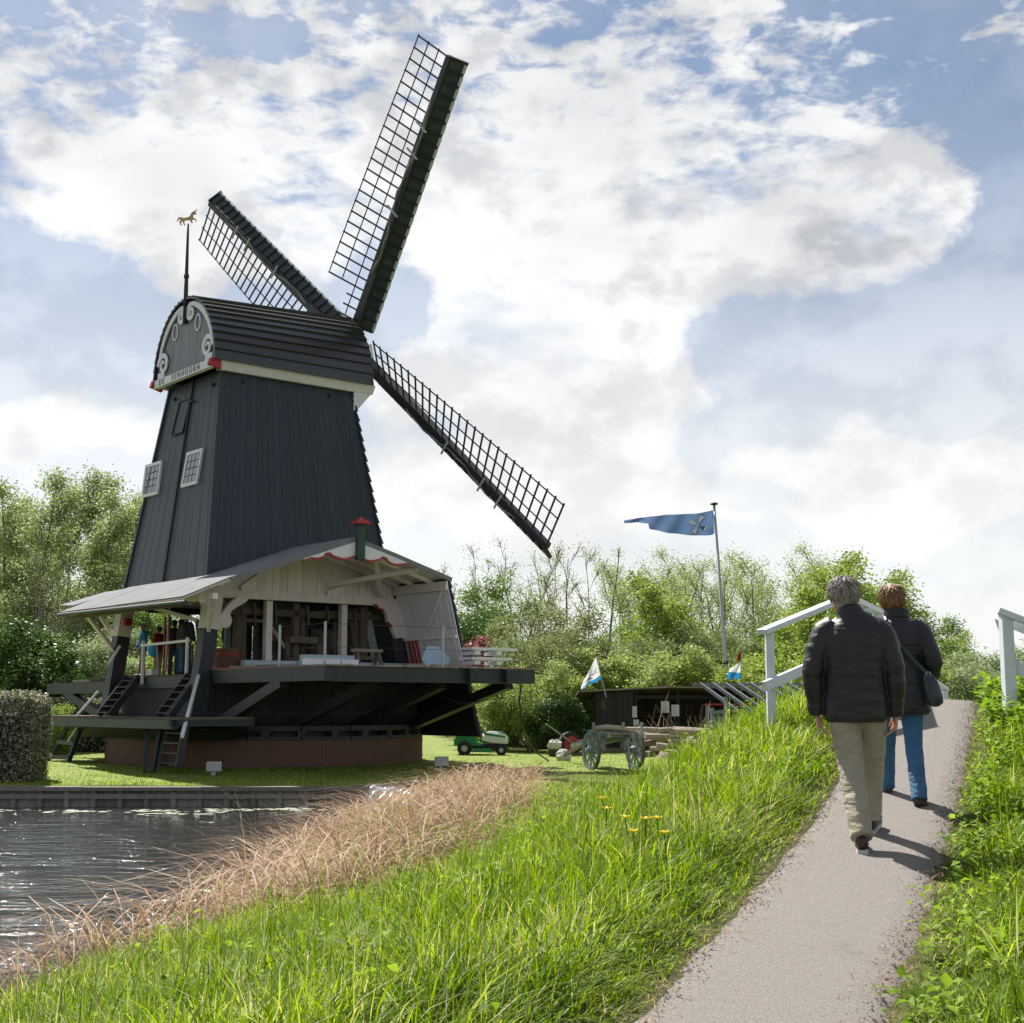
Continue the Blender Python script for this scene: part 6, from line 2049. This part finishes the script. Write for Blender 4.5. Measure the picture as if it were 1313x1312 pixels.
def build_cart():
    A, B = Vector((2.14, 38.6, .26)), Vector((3.46, 39.15, .26))
    mid = (A + B) / 2
    ax = (B - A)
    rz = math.atan2(ax.y, ax.x)
    L = ax.length
    t = thing('wooden_cart', 'old blue grey two wheeled timber cart carrying a split log on the lawn', 'cart', (mid.x - .03, mid.y, gz(mid.x, mid.y)), rz)
    t.scale = (.94, .94, .94)
    rw = .56
    for s in (-1, 1):
        x = s * L / 2
        wh = MB()
        N = 28
        for i in range(N):
            a0, a1 = 2 * math.pi * i / N, 2 * math.pi * (i + 1) / N
            q = lambda r, a, dx: (x + dx, r * math.cos(a), rw + r * math.sin(a))
            wh.hexa([q(rw - .09, a0, -.04), q(rw - .012, a0, -.04), q(rw - .012, a0, .04), q(rw - .09, a0, .04)], [q(rw - .09, a1, -.04), q(rw - .012, a1, -.04), q(rw - .012, a1, .04), q(rw - .09, a1, .04)])
        w = wh.build('wheel', M['bluegrey'], t)
        ty = MB()
        for i in range(N):
            a0, a1 = 2 * math.pi * i / N, 2 * math.pi * (i + 1) / N
            q = lambda r, a, dx: (x + dx, r * math.cos(a), rw + r * math.sin(a))
            ty.hexa([q(rw - .011, a0, -.045), q(rw, a0, -.045), q(rw, a0, .045), q(rw - .011, a0, .045)], [q(rw - .011, a1, -.045), q(rw, a1, -.045), q(rw, a1, .045), q(rw - .011, a1, .045)])
        ty.build('tyre', M['oldwood'], w)
        MB().tube([(x - .16, 0, rw), (x - .08, 0, rw), (x + .08, 0, rw), (x + .16, 0, rw)], [.07, .11, .11, .07], 10).build('hub', M['bluegrey'], w, smooth=True)
        for i in range(12):
            a = 2 * math.pi * i / 12 + .1
            MB().beam((x, .09 * math.cos(a), rw + .09 * math.sin(a)), (x, (rw - .085) * math.cos(a), rw + (rw - .085) * math.sin(a)), .05, .045, (1, 0, 0)).build('spoke', M['bluegrey'], w)
    MB().beam((-L / 2 - .1, 0, rw), (L / 2 + .1, 0, rw), .10, .12).build('axle', M['oldwood'], t)
    MB().beam((-L / 2 - .12, -.1, 1.06), (L / 2 + .2, -.1, .96), .15, .17).build('bolster', M['bluegrey'], t)
    for s in (-1, 1):
        MB().beam((s * .38, -.5, 1.0), (s * .30, 2.2, .62), .10, .12).build('side_beam', M['bluegrey'], t)
        MB().beam((s * .32, 0, rw), (s * .34, -.05, .98), .12, .14).build('support', M['bluegrey'], t)
    for x in (-L / 2 - .02, .22, L / 2 + .12):
        MB().beam((x, -.18, .98), (x + .01, -.18, 1.36), .07, .07, (0, 1, 0)).build('stake', M['bluegrey'], t)
    for k in range(5):
        MB().beam((-.35 + .16 * k, -.45, 1.02), (-.30 + .14 * k, 1.7, .78), .14, .03).build('bed_plank', M['wood'], t)
    MB().beam((0, 2.0, .68), (.1, 3.6, .30), .10, .10).build('shaft', M['oldwood'], t)
    MB().beam((.3, -.3, .95), (.28, -.5, .03), .06, .06, (1, 0, 0)).build('prop', M['bluegrey'], t)
    lg = MB().tube([(-.72, -.22, 1.19), (-.3, -.2, 1.22), (.15, -.16, 1.18), (.52, -.12, 1.10)], [(.10, .06), (.16, .085), (.17, .085), (.12, .06)], 9, ref=(0, 1, 0))
    o = lg.build('split_log', M['wood'], None, smooth=True)
    o.location = t.location
    o.rotation_euler = t.rotation_euler
    o.scale = t.scale
    tag(o, 'rough split log lying across the blue grey cart', 'log')


build_cart()


def build_yard():
    # shed
    SX, SY = 3.04, 52.0
    t = thing('lumber_shed', 'low black boarded lumber shed with an open front and a thin plank roof', 'shed', (SX, SY, .2))
    zt = lambda x: 2.26 + .05 * x if x < 2.6 else 2.39 - .012 * (x - 2.6)
    for i in range(7):
        a, b = .02 + i * .20, .02 + (i + 1) * .20 - .008
        MB().box((a, -.04 - .01 * (i % 2), -.1), (b, .0, zt(a) - .08)).build('wall_board', M['oldwood'] if i == 8 else mat_black, t)
    MB().box((0, .02, -.1), (.05, 3.0, 2.2)).build('side_wall', mat_black, t)
    for i in range(34):
        a, b = .05 + i * .205, .05 + (i + 1) * .205 - .014
        MB().box((a, 3.0, -.1), (b, 3.03, 2.16 + random.uniform(-.12, .06))).build('back_board', M['oldwood'], t)
    for x in (1.46, 3.0, 4.6, 6.2, 6.95):
        MB().box((x, .02, -.1), (x + .11, .13, zt(x) - .09)).build('post', mat_black, t)
    for i in range(12):
        a, b = -.62 + i * .65, -.62 + (i + 1) * .65 - .006
        z0, z1 = zt(a) + .02, zt(b) + .02
        MB().hexa([(a, -.45, z0 - .05), (b, -.45, z1 - .05), (b, 3.3, z1 - .30), (a, 3.3, z0 - .30)], [(a, -.45, z0), (b, -.45, z1), (b, 3.3, z1 - .24), (a, 3.3, z0 - .24)]).build('roof_plank', M['wood'], t)
    MB().box((.0, .06, 1.95), (7.0, .12, 2.08)).build('beam', mat_black, t)
    for z in (.7, 1.25, 1.7):
        MB().box((1.7, 2.2, z), (6.8, 2.9, z + .05)).build('shelf', M['oldwood'], t)
    MB().box((2.2, 2.0, -.1), (4.0, 2.9, .85)).build('workbench', M['oldwood'], t)
    pm = mat('white_paper', (.72, .72, .70), (.66, .66, .65), 4, .7)
    for x, z, w, h in ((1.37, 1.28, .16, .40), (1.40, .98, .20, .22), (1.55, .72, .15, .32), (2.42, 1.45, .30, .42), (2.80, 1.32, .28, .42), (1.02, 0, .01, .01)):
        if w < .02:
            continue
        p = MB().box((x, -.085, z), (x + w, -.075, z + h))
        o = p.build('notice', pm, t)
        tm = MB()
        for k in range(int(h / .055)):
            tm.box((x + .03, -.089, z + .03 + k * .055), (x + w - .03 - random.uniform(0, w * .3), -.086, z + .045 + k * .055))
        tm.build('printed_lines', grey_ink, o)['kind'] = 'stuff'
    MB().box((.22, -.08, 1.55), (.40, -.055, 1.92)).build('weathered_sign', M['oldwood'], t)
    for i in range(11):
        x = 2.0 + i * .45
        tag(MB().beam((SX + x, SY + .5 + random.uniform(0, 1.2), .2), (SX + x + random.uniform(-.5, .5), SY + 1.3, random.uniform(1.2, 2.0)), random.uniform(.05, .10), .04).build('leaning_plank', M['wood'], None), 'plank leaning inside the open lumber shed', 'plank', 'planks leaning in the shed')
    # tools
    sp = thing('spade', 'spade with pale blade leaning at the shed opening', 'spade', (SX + 2.1, SY - .35, .2))
    MB().tube([(0, 0, .1), (.28, .25, 1.25)], .022, 6).build('shaft', M['wood'], sp)
    MB().slab([(-.10, -.02, .34), (.06, -.02, .30), (.02, -.06, .0), (-.12, -.06, .05)], (0, -1, .2), .012).build('blade', M['steel'], sp)
    # log piles in front
    for i in range(44):
        x, y = rng.uniform(4.5, 8.2), rng.uniform(44.5, 48.5)
        z = gz(x, y) + .10 + .19 * (i % 5)
        a = rng.normal(0, .35)
        ln = rng.uniform(.8, 1.9)
        r0 = rng.uniform(.07, .15)
        d = Vector((math.cos(a), math.sin(a), rng.normal(0, .07))) * ln / 2
        c = Vector((x, y, z))
        tag(MB().tube([c - d, c, c + d], [r0, r0 * 1.08, r0 * .9], 8).build('log', M['wood'], None, smooth=False), 'weathered log in the pile between cart and shed', 'log', 'logs piled in front of the shed')
    br = MB()
    for i in range(150):
        x, y = rng.uniform(4.9, 8.9), rng.uniform(47.5, 51)
        z = gz(x, y) + rng.uniform(0, .75)
        a = rng.uniform(0, 6.28)
        ln = rng.uniform(.5, 1.5)
        d = Vector((math.cos(a) * .6, math.sin(a) * .5, rng.uniform(-.2, 1.1))) * ln
        c = Vector((x, y, z))
        br.tube([c, c + d * .5 + Vector((0, 0, .04)), c + d], [.022, .016, .006], 4)
    tag(br.build('brushwood', M['wood'], None), 'tangle of dry brushwood heaped in front of the open shed', None, None, 'stuff')
    # earth and chips heap
    hp = MB()
    n = 18
    for j in range(9):
        for i in range(n):
            a = 2 * math.pi * i / n
            f = j / 8
            r0 = (1 - f) * (1 + .15 * math.sin(a * 3 + j))
            hp.v.append((6.4 + 2.2 * r0 * math.cos(a), 46.9 + 1.5 * r0 * math.sin(a), .12 + .92 * f ** .8 + .05 * math.sin(a * 5 + j * 2)))
    for j in range(8):
        for i in range(n):
            hp.f.append((j * n + i, j * n + (i + 1) % n, (j + 1) * n + (i + 1) % n, (j + 1) * n + i))
    tag(hp.build('wood_chip_heap', mat('wood_chips', (.16, .125, .095), (.28, .23, .18), 24, .95, .9, 50), None, smooth=True), 'low brown heap of wood chips right of the cart', 'heap')
    # red topped table under the shed end
    rt = thing('red_table', 'table with a bright red top at the right end of the shed', 'table', (7.75, 51.2, .2))
    MB().box((-.78, -.35, 1.72), (.80, .35, 1.78)).build('table_top', M['red'], rt)
    for sx in (-.7, .7):
        for sy in (-.28, .28):
            MB().box((sx - .03, sy - .03, 0), (sx + .03, sy + .03, 1.72)).build('leg', M['steel'], rt)
    # flagpole with long pennant
    fp = thing('flagpole', 'tall grey flagpole leaning slightly left behind the shed', 'flagpole', (8.42, 55, .2))
    MB().tube([(0, 0, 0), (-.06, 0, 2.9), (-.42, 0, 9.55)], [.085, .078, .05], 10).build('pole', M['steel'], fp, smooth=True)
    MB().tube([(-.42, 0, 9.56), (-.42, 0, 9.60), (-.42, 0, 9.66)], [.06, .17, .12], 12).build('pole_cap', M['dark'], fp, smooth=True)
    MB().tube([(-.08, 0, 3.3), (-.085, 0, 3.42)], .10, 10).build('clamp', M['dark'], fp)
    pn = thing('pennant', 'long pale blue pennant with a white crossed sails emblem streaming left from the flagpole', 'flag', (8.42 - .44, 55, .2))
    nx = 60
    V, F, W2 = [], [], []

    def pt(u, v):
        """u along from the hoist, v 0 bottom .. 1 top"""
        x = -3.55 * u
        top = 9.42 - .42 * u ** .5 - .05 * math.sin(u * 9) * u + .08 * u
        hgt = .98 * (1 - u) ** 1.3 + .40 * min(1, u * 2) * (1 - .3 * u)
        if u > .72:
            hgt = .26 - .16 * (u - .72) / .28
            top -= .02 + .55 * max(0, u - .86) ** 1.0
        y = .16 * math.sin(u * 13) * u + .05 * math.sin(u * 27 + v * 3)
        return Vector((x, y, top - hgt * (1 - v)))
    for i in range(nx + 1):
        for j in range(7):
            V.append(tuple(pt(i / nx, j / 6)))
    for i in range(nx):
        for j in range(6):
            a = i * 7 + j
            F.append((a, a + 7, a + 8, a + 1))
    mb = MB()
    mb.v, mb.f = V, F
    o = mb.build('cloth', mat('pale_blue_bunting', (.075, .135, .27), (.12, .18, .31), 1.2, .75, trans=.30), pn, smooth=True)
    em = MB()
    for a0 in (0, 1, 2, 3):
        a = R(28 + a0 * 90)
        c = (.18, .47)
        p0 = c
        q = [(c[0], c[1]), (c[0] + .105 * math.cos(a - .26), c[1] + .42 * math.sin(a - .26)), (c[0] + .105 * math.cos(a + .26), c[1] + .42 * math.sin(a + .26))]
        P3 = [pt(u, v) + Vector((0, -.015, 0)) for u, v in q]
        em.slab(P3, (0, -1, 0), .006)
        em.slab([p + Vector((0, .03, 0)) for p in P3], (0, 1, 0), .006)
    em.build('sail_emblem', mat('white_bunting', (.72, .74, .76), None, 5, .7), o)
    # two smaller flags

    def small_flag(label, base, tip, cloth, bands, hang, seed):
        f = thing('shed_flag', label, 'flag', base, 0, 'flags on the shed')
        d = Vector(tip) - Vector(base)
        MB().tube([(0, 0, 0), d], [.022, .016], 6).build('flag_staff', M['steel'], f)
        MB().ball(d, .04, 8, 5).build('finial', M['red'], f)
        n, m = 16, 12
        k = 0
        for (v0, v1, mm) in bands:
            mb = MB()
            for i in range(n + 1):
                for j in range(m + 1):
                    u, v = i / n, v0 + (v1 - v0) * j / m
                    mb.v.append(tuple(cloth(u, v)))
            for i in range(n):
                for j in range(m):
                    a = i * (m + 1) + j
                    mb.f.append((a, a + m + 1, a + m + 2, a + 1))
            mb.build('flag_stripe', mm, f, smooth=True)
    wht = mat('white_flag_cloth', (.74, .75, .77), (.68, .69, .71), 3, .7, trans=.3)
    blu = mat('blue_flag_cloth', (.05, .27, .55), (.04, .22, .48), 3, .7, trans=.3)
    redc = mat('red_flag_cloth', (.5, .04, .03), None, 3, .7, trans=.3)
    ink = mat('dark_flag_print', (.05, .08, .20), None, 3, .7)
    b1, t1 = (3.42, 51.4, 2.2), (3.05, 51.3, 3.74)
    d1 = Vector(t1) - Vector(b1)

    def c1(u, v):
        w = .44 + .53 * v * (1 - .72 * u) - .02 * u
        return d1 * w + Vector((-.70 * u - .05 * math.sin(v * 5) * u, .14 * math.sin(u * 9 + v * 3) * u, -.34 * u - .06 * math.sin(u * 7 + v * 4) * u))
    small_flag('white flag with dark lettering and a blue foot blowing left above the black shed', b1, t1, c1, ((0, .16, blu), (.165, .975, wht), (.98, 1.0, redc)), False, 1)
    pr = bpy.data.objects['shed_flag']
    q = MB()
    for k, (u, v, w, h) in enumerate(((.12, .38, .30, .03), (.14, .46, .34, .03), (.10, .54, .22, .025), (.5, .30, .16, .16), (.66, .36, .12, .10), (.40, .24, .1, .06))):
        P3 = [c1(u, v) + Vector((0, -.012, 0)), c1(u + w, v) + Vector((0, -.012, 0)), c1(u + w * .9, v + h) + Vector((0, -.012, 0)), c1(u, v + h) + Vector((0, -.012, 0))]
        q.slab(P3, (0, -1, 0), .004)
    q.build('printed_marks', ink, pr)['kind'] = 'stuff'
    b2, t2 = (8.36, 51.6, 2.3), (8.34, 51.4, 3.98)
    d2 = Vector(t2) - Vector(b2)

    def c2(u, v):
        hoist = d2 * (.34 + .62 * v)
        s = u * (.50 if v > .66 else .55)
        return hoist + Vector((-s * (.25 + .65 * math.sin(min(1, max(0, (.72 - v))) * 2.2)), .08 * math.sin(u * 9 + v * 4), -.22 * u * v + .10 * math.sin(v * 6) * u))
    small_flag('limp red white and blue flag hanging right of the flagpole', b2, t2, c2, ((0, .2, blu), (.205, .70, wht), (.705, 1.0, redc)), True, 2)
    # ride-on mower
    m = thing('ride_on_mower', 'green and white ride on mower parked under the edge of the mill', 'mower', (-1.75, 49.3, .2))
    gr = mat('green_mower_paint', (.01, .16, .06), (.015, .20, .075), 5, .35)
    wh = mat('cream_mower_paint', (.62, .64, .58), (.56, .58, .52), 5, .35)
    hood = MB()
    secs = [(.72, .30, .52, .74), (.95, .32, .46, .83), (1.25, .31, .42, .82), (1.50, .28, .40, .74), (1.62, .22, .42, .62)]
    for x, w, zb, z1 in secs:
        hood.v += [(x, -w, zb), (x, -w, z1 - .10), (x, -w * .7, z1), (x, w * .7, z1), (x, w, z1 - .10), (x, w, zb)]
    for i in range(len(secs) - 1):
        for k in range(6):
            a = i * 6 + k
            b = i * 6 + (k + 1) % 6
            hood.f.append((a, b, b + 6, a + 6))
    hood.f += [tuple(range(5, -1, -1)), tuple(range(24, 30))]
    h = hood.build('hood', wh, m)
    gp = MB()
    gp.hexa([(.80, -.335, .70), (1.52, -.295, .60), (1.52, -.30, .66), (.80, -.335, .80)], [(.80, -.328, .70), (1.52, -.285, .60), (1.52, -.29, .66), (.80, -.328, .80)])
    gp.hexa([(.76, -.22, .775), (1.5, -.20, .765), (1.5, .20, .765), (.76, .22, .775)], [(.76, -.20, .80), (1.42, -.18, .83), (1.42, .18, .83), (.76, .20, .80)])
    gp.build('hood_stripe', gr, h)
    fd = MB()
    pr_ = [(-.25, .50), (-.18, .66), (.10, .72), (.42, .66), (.55, .46), (.75, .42), (.75, .34), (.40, .34), (-.25, .36)]
    fd.slab([(x, -.42, z) for x, z in pr_], (0, 1, 0), .84)
    fd.build('fender', gr, m)
    MB().box((-.05, -.36, .25), (1.55, .36, .40)).build('chassis', M['rubber'], m)
    dk = MB().box((.35, -.52, .12), (1.05, .52, .26))
    dk.build('mower_deck', gr, m, bevel=.03)
    MB().tube([(-.02, 0, .72), (.05, 0, .78), (.32, 0, .78), (.38, 0, .74)], [(.2, .05), (.23, .06), (.23, .06), (.2, .05)], 10, ref=(0, 1, 0)).build('seat', M['rubber'], m, smooth=True)
    MB().beam((.08, 0, .78), (-.08, 0, 1.12), .42, .08, (0, 1, 0)).build('seat_back', M['rubber'], m)
    MB().tube([(.72, 0, .75), (.58, 0, .98)], .03, 6).build('steering_column', M['rubber'], m)
    MB().tube([(.58 + .17 * math.cos(a) * .5, .17 * math.sin(a), .98 + .17 * math.cos(a) * .6) for a in np.linspace(0, 2 * math.pi, 17)], .016, 6).build('steering_wheel', M['rubber'], m)
    for x, r0, w in ((.12, .25, .24), (1.38, .19, .16)):
        for s in (-1, 1):
            wl = MB().tube([(x, s * .42 - w / 2, r0), (x, s * .42 - w / 2 + .03, r0), (x, s * .42 + w / 2 - .03, r0), (x, s * .42 + w / 2, r0)], [r0 * .82, r0, r0, r0 * .82], 18, ref=(1, 0, 0)).build('wheel', M['rubber'], m)
            MB().tube([(x, s * .42 - w / 2 - .006, r0), (x, s * .42 + w / 2 + .006, r0)], r0 * .42, 12, ref=(1, 0, 0)).build('rim', M['steel'], wl)

    # stones, lamps and other bits on the lawn
    def at(px, py):
        d = 38.0
        for _ in range(30):
            x = (px - 656) / 1800 * d
            d = (EYE - gz(x, d)) * 1800 / (py - 905)
        return (px - 656) / 1800 * d, d

    def rock(label, px, py, r, h, seed):
        x, y = at(px, py)
        b = MB().ball((0, 0, h * .42), (r, r * .8, h * .58), 12, 8)
        rr = random.Random(seed)
        b.v = [tuple(Vector(v) * rr.uniform(.88, 1.1)) for v in b.v]
        o = b.build('stone', M['stone'], None, smooth=False)
        o.location = (x, y, gz(x, y) - .02)
        return tag(o, label, 'stone', 'pale stones on the lawn')
    rock('pale stone block on the lawn nearest to the cart', 721, 974, .25, .36, 1)
    rock('dark mossy stone under the pale round stone behind the lawn', 710, 968, .24, .30, 2).data.materials[0] = M['soil']
    o = rock('pale round stone resting on the dark stone behind the lawn', 710, 968, .25, .32, 3)
    o.location.z += .25
    for px, py, lab in ((566, 983, 'pale boxy floodlight on the lawn in front of the mower'), (279, 992, 'small grey floodlight on the lawn in front of the brick ring')):
        x, y = at(px, py)
        f = thing('floodlight', lab, 'floodlight', (x, y, gz(x, y)), R(20), 'floodlights on the lawn')
        MB().box((-.05, -.05, 0), (.05, .05, .12)).build('foot', M['steel'], f)
        MB().hexa([(-.20, -.12, .10), (.20, -.12, .10), (.16, .12, .12), (-.16, .12, .12)], [(-.20, -.10, .36), (.20, -.10, .36), (.14, .12, .30), (-.14, .12, .30)]).build('housing', M['stone'], f, bevel=.02)
        MB().slab([(-.17, -.125, .13), (.17, -.125, .13), (.17, -.108, .33), (-.17, -.108, .33)], (0, -1, 0), .008).build('lens', M['glass'], f)
    w = thing('hand_winch', 'dark wheeled winch with a red disc left of the cart', 'winch', (1.98, 48.5, .2), R(15))
    MB().tube([(0, -.12, .42), (0, .12, .42)], .40, 18, ref=(1, 0, 0)).build('drum', M['rubber'], w)
    MB().tube([(0, -.15, .42), (0, -.125, .42)], .26, 16, ref=(1, 0, 0)).build('disc', M['red'], w)
    MB().tube([(0, -.17, .42), (0, -.15, .42)], .09, 10, ref=(1, 0, 0)).build('hub', M['oldwood'], w)
    MB().beam((-.35, -.2, .05), (.35, -.2, .05), .12, .10).build('foot', M['oldwood'], w)
    MB().beam((.1, -.2, .4), (-1.0, -.5, 1.1), .05, .05).build('handle', M['wood'], w)
    # rope from the stage end to the lawn
    rp = MB()
    P0 = [mw(3.1, -9.45, 2.6), Vector((.20, 38.6, 2.0)), Vector((.27, 39.6, 1.45)), Vector((.42, 41, .95)), Vector((.72, 42.4, .52)), Vector((1.12, 43.4, .24))]
    rp.tube(P0, .022, 6)
    rp.tube([mw(3.0, -9.0, 2.7), mw(3.2, -8.2, 2.1), mw(2.4, -7.6, 1.95), mw(1.6, -7.2, 2.3)], .014, 5)
    tag(rp.build('dangling_rope', M['cable'], None, smooth=True), 'dark rope hanging from the stage end down to the lawn', 'rope')
    # little garden house behind the mill corner
    g = thing('garden_shed', 'small green garden shed with a pitched roof behind the mill corner', 'shed', (-1.28, 58, .2), R(15))
    gm = mat('green_shed_paint', (.06, .11, .10), (.09, .15, .13), 5, .6)
    for i in range(6):
        MB().box((-.45 + .15 * i, -.45, 0), (-.45 + .15 * (i + 1) - .006, -.42, 1.6)).build('board', gm, g)
    MB().box((-.44, -.41, 0), (.44, .45, 1.6)).build('walls', gm, g)
    MB().slab([(-.45, -.44, 1.6), (.45, -.44, 1.6), (0, -.44, 2.05)], (0, -1, 0), .02).build('gable', gm, g)
    for s in (-1, 1):
        MB().slab([(0, -.6, 2.08), (s * .62, -.6, 1.50), (s * .62, .55, 1.50), (0, .55, 2.08)], (s * .6, 0, 1), .04).build('roof', M['felt'], g)
    wd = MB().box((-.25, -.47, .7), (.25, -.452, 1.3)).build('window', M['glass'], g)
    for x in (-.25, -.015, .22):
        MB().box((x, -.49, .7), (x + .03, -.472, 1.3)).build('frame', M['white'], wd)
    # yellow flowers
    for px, py in ((769, 1021), (775, 1034), (798, 1045), (824, 1047), (838, 1046), (808, 1062), (847, 1064)):
        h = .30
        y = next((d for d in np.arange(6, 16, .02) if EYE - (py - 905) / 1800 * d <= gz((px - 656) / 1800 * d, d) + h), 11.0)
        x = (px - 656) / 1800 * y
        f = thing('yellow_flower', 'yellow buttercup like flower in the long grass left of the path', 'flower', (x, y, gz(x, y)), random.uniform(0, 6), 'yellow flowers in the bank grass')
        MB().tube([(0, 0, 0), (.02, .01, h * .5), (.0, .0, h)], .004, 4).build('stem', M['weed'], f)
        for k in range(5):
            a = 2 * math.pi * k / 5
            c, s = math.cos(a), math.sin(a)
            MB().slab([(0, 0, h), (.022 * c - .013 * s, .022 * s + .013 * c, h + .008), (.032 * c, .032 * s, h + .014), (.022 * c + .013 * s, .022 * s - .013 * c, h + .008)], (0, 0, 1), .003).build('petal', M['yellow'], f)
    # things lying on the saw stage
    def on_stage(name, mb, m, lab, cat, group=None):
        o = mb.build(name, m, None)
        o.location = (MX, MY, 0)
        o.rotation_euler = (0, 0, YAW)
        return tag(o, lab, cat, group)
    z = 2.945
    on_stage('hexagonal_board', MB().slab([(1.95, -6.55, z), (2.70, -6.55, z), (2.86, -6.40, z + .32), (2.55, -6.25, z + .66), (2.15, -6.25, z + .66), (1.86, -6.40, z + .30)], (0, -1, .25), .04), M['blue_paint'], 'pale blue six sided board leaning at the right end of the saw stage', 'board')
    on_stage('blue_beam', MB().box((-2.5, -7.3, z), (-1.0, -6.95, z + .30)), M['blue_paint'], 'thick pale blue painted beam end on the saw stage', 'beam')
    on_stage('white_beam', MB().box((-3.1, -8.35, z), (-2.1, -8.1, z + .16)), M['white'], 'short white painted beam on the stage edge, left of its pair', 'beam')
    on_stage('white_beam', MB().box((-2.06, -8.35, z), (-1.55, -8.1, z + .15)), M['white'], 'short white painted beam on the stage edge, right of its pair', 'beam')
    for k, (a, v, w, h) in enumerate(((-3.2, -4.6, .7, .05), (-3.15, -5.4, .9, .06), (.3, -9.2, 1.1, .05), (1.0, -8.6, .8, .06), (-.6, -9.3, .6, .05))):
        on_stage('loose_plank', MB().box((a, v, z), (a + w, v + .22, z + h)), M['wood'], 'loose weathered plank lying on the saw stage', 'plank', 'loose planks on the saw stage')
    on_stage('pole_bundle', MB().tube([(-3.25, -5.9, z + .06), (-2.6, -7.0, z + .06)], .06, 8), M['steel'], 'grey pole lying near the left edge of the saw stage', 'pole')
    tr = thing('sawing_trestle', 'low timber trestle standing on the saw stage', 'trestle', mw(-.4, -7.0, z), YAW)
    MB().box((-.45, -.12, .42), (.45, .12, .50)).build('top', M['wood'], tr)
    for s in (-1, 1):
        for k in (-1, 1):
            MB().beam((s * .34, k * .05, .42), (s * .38, k * .2, 0), .07, .07, (1, 0, 0)).build('leg', M['oldwood'], tr)
    wsd = thing('white_plank_stack', 'stack of white slatted planks on the stage outside the storm wall', 'stack', mw(3.55, -7.1, z), YAW)
    for k in range(5):
        for j in range(2 if k % 2 else 1):
            if k % 2:
                MB().box((-.5 + j * .8, -.30, .14 * k), (-.3 + j * .8, .3, .14 * k + .10)).build('spacer', M['white'], wsd)
        if k % 2 == 0:
            MB().box((-.62, -.32, .14 * k), (.68 + .1 * k, .32, .14 * k + .07)).build('plank', M['white'], wsd)
    dr = thing('rusty_drum', 'reddish wooden drum standing inside the sawmill near the big post', 'drum', mw(-2.4, -2.75, 2.84), YAW)
    MB().tube([(0, 0, 0), (0, 0, .7)], .40, 18).build('drum_body', mat('red_brown_wood', (.10, .045, .03), (.15, .07, .045), 6, .7), dr)
    for zz in (.12, .52):
        MB().tube([(0, 0, zz), (0, 0, zz + .05)], .412, 18).build('hoop', M['red'], dr)


mat_black = mat('black_shed_boards', (.018, .017, .016), (.032, .03, .027), 6, .7, .3, 30, (4, 4, 1), rnd=.25)
grey_ink = mat('grey_ink', (.25, .25, .26), None, 5, .7)
build_yard()
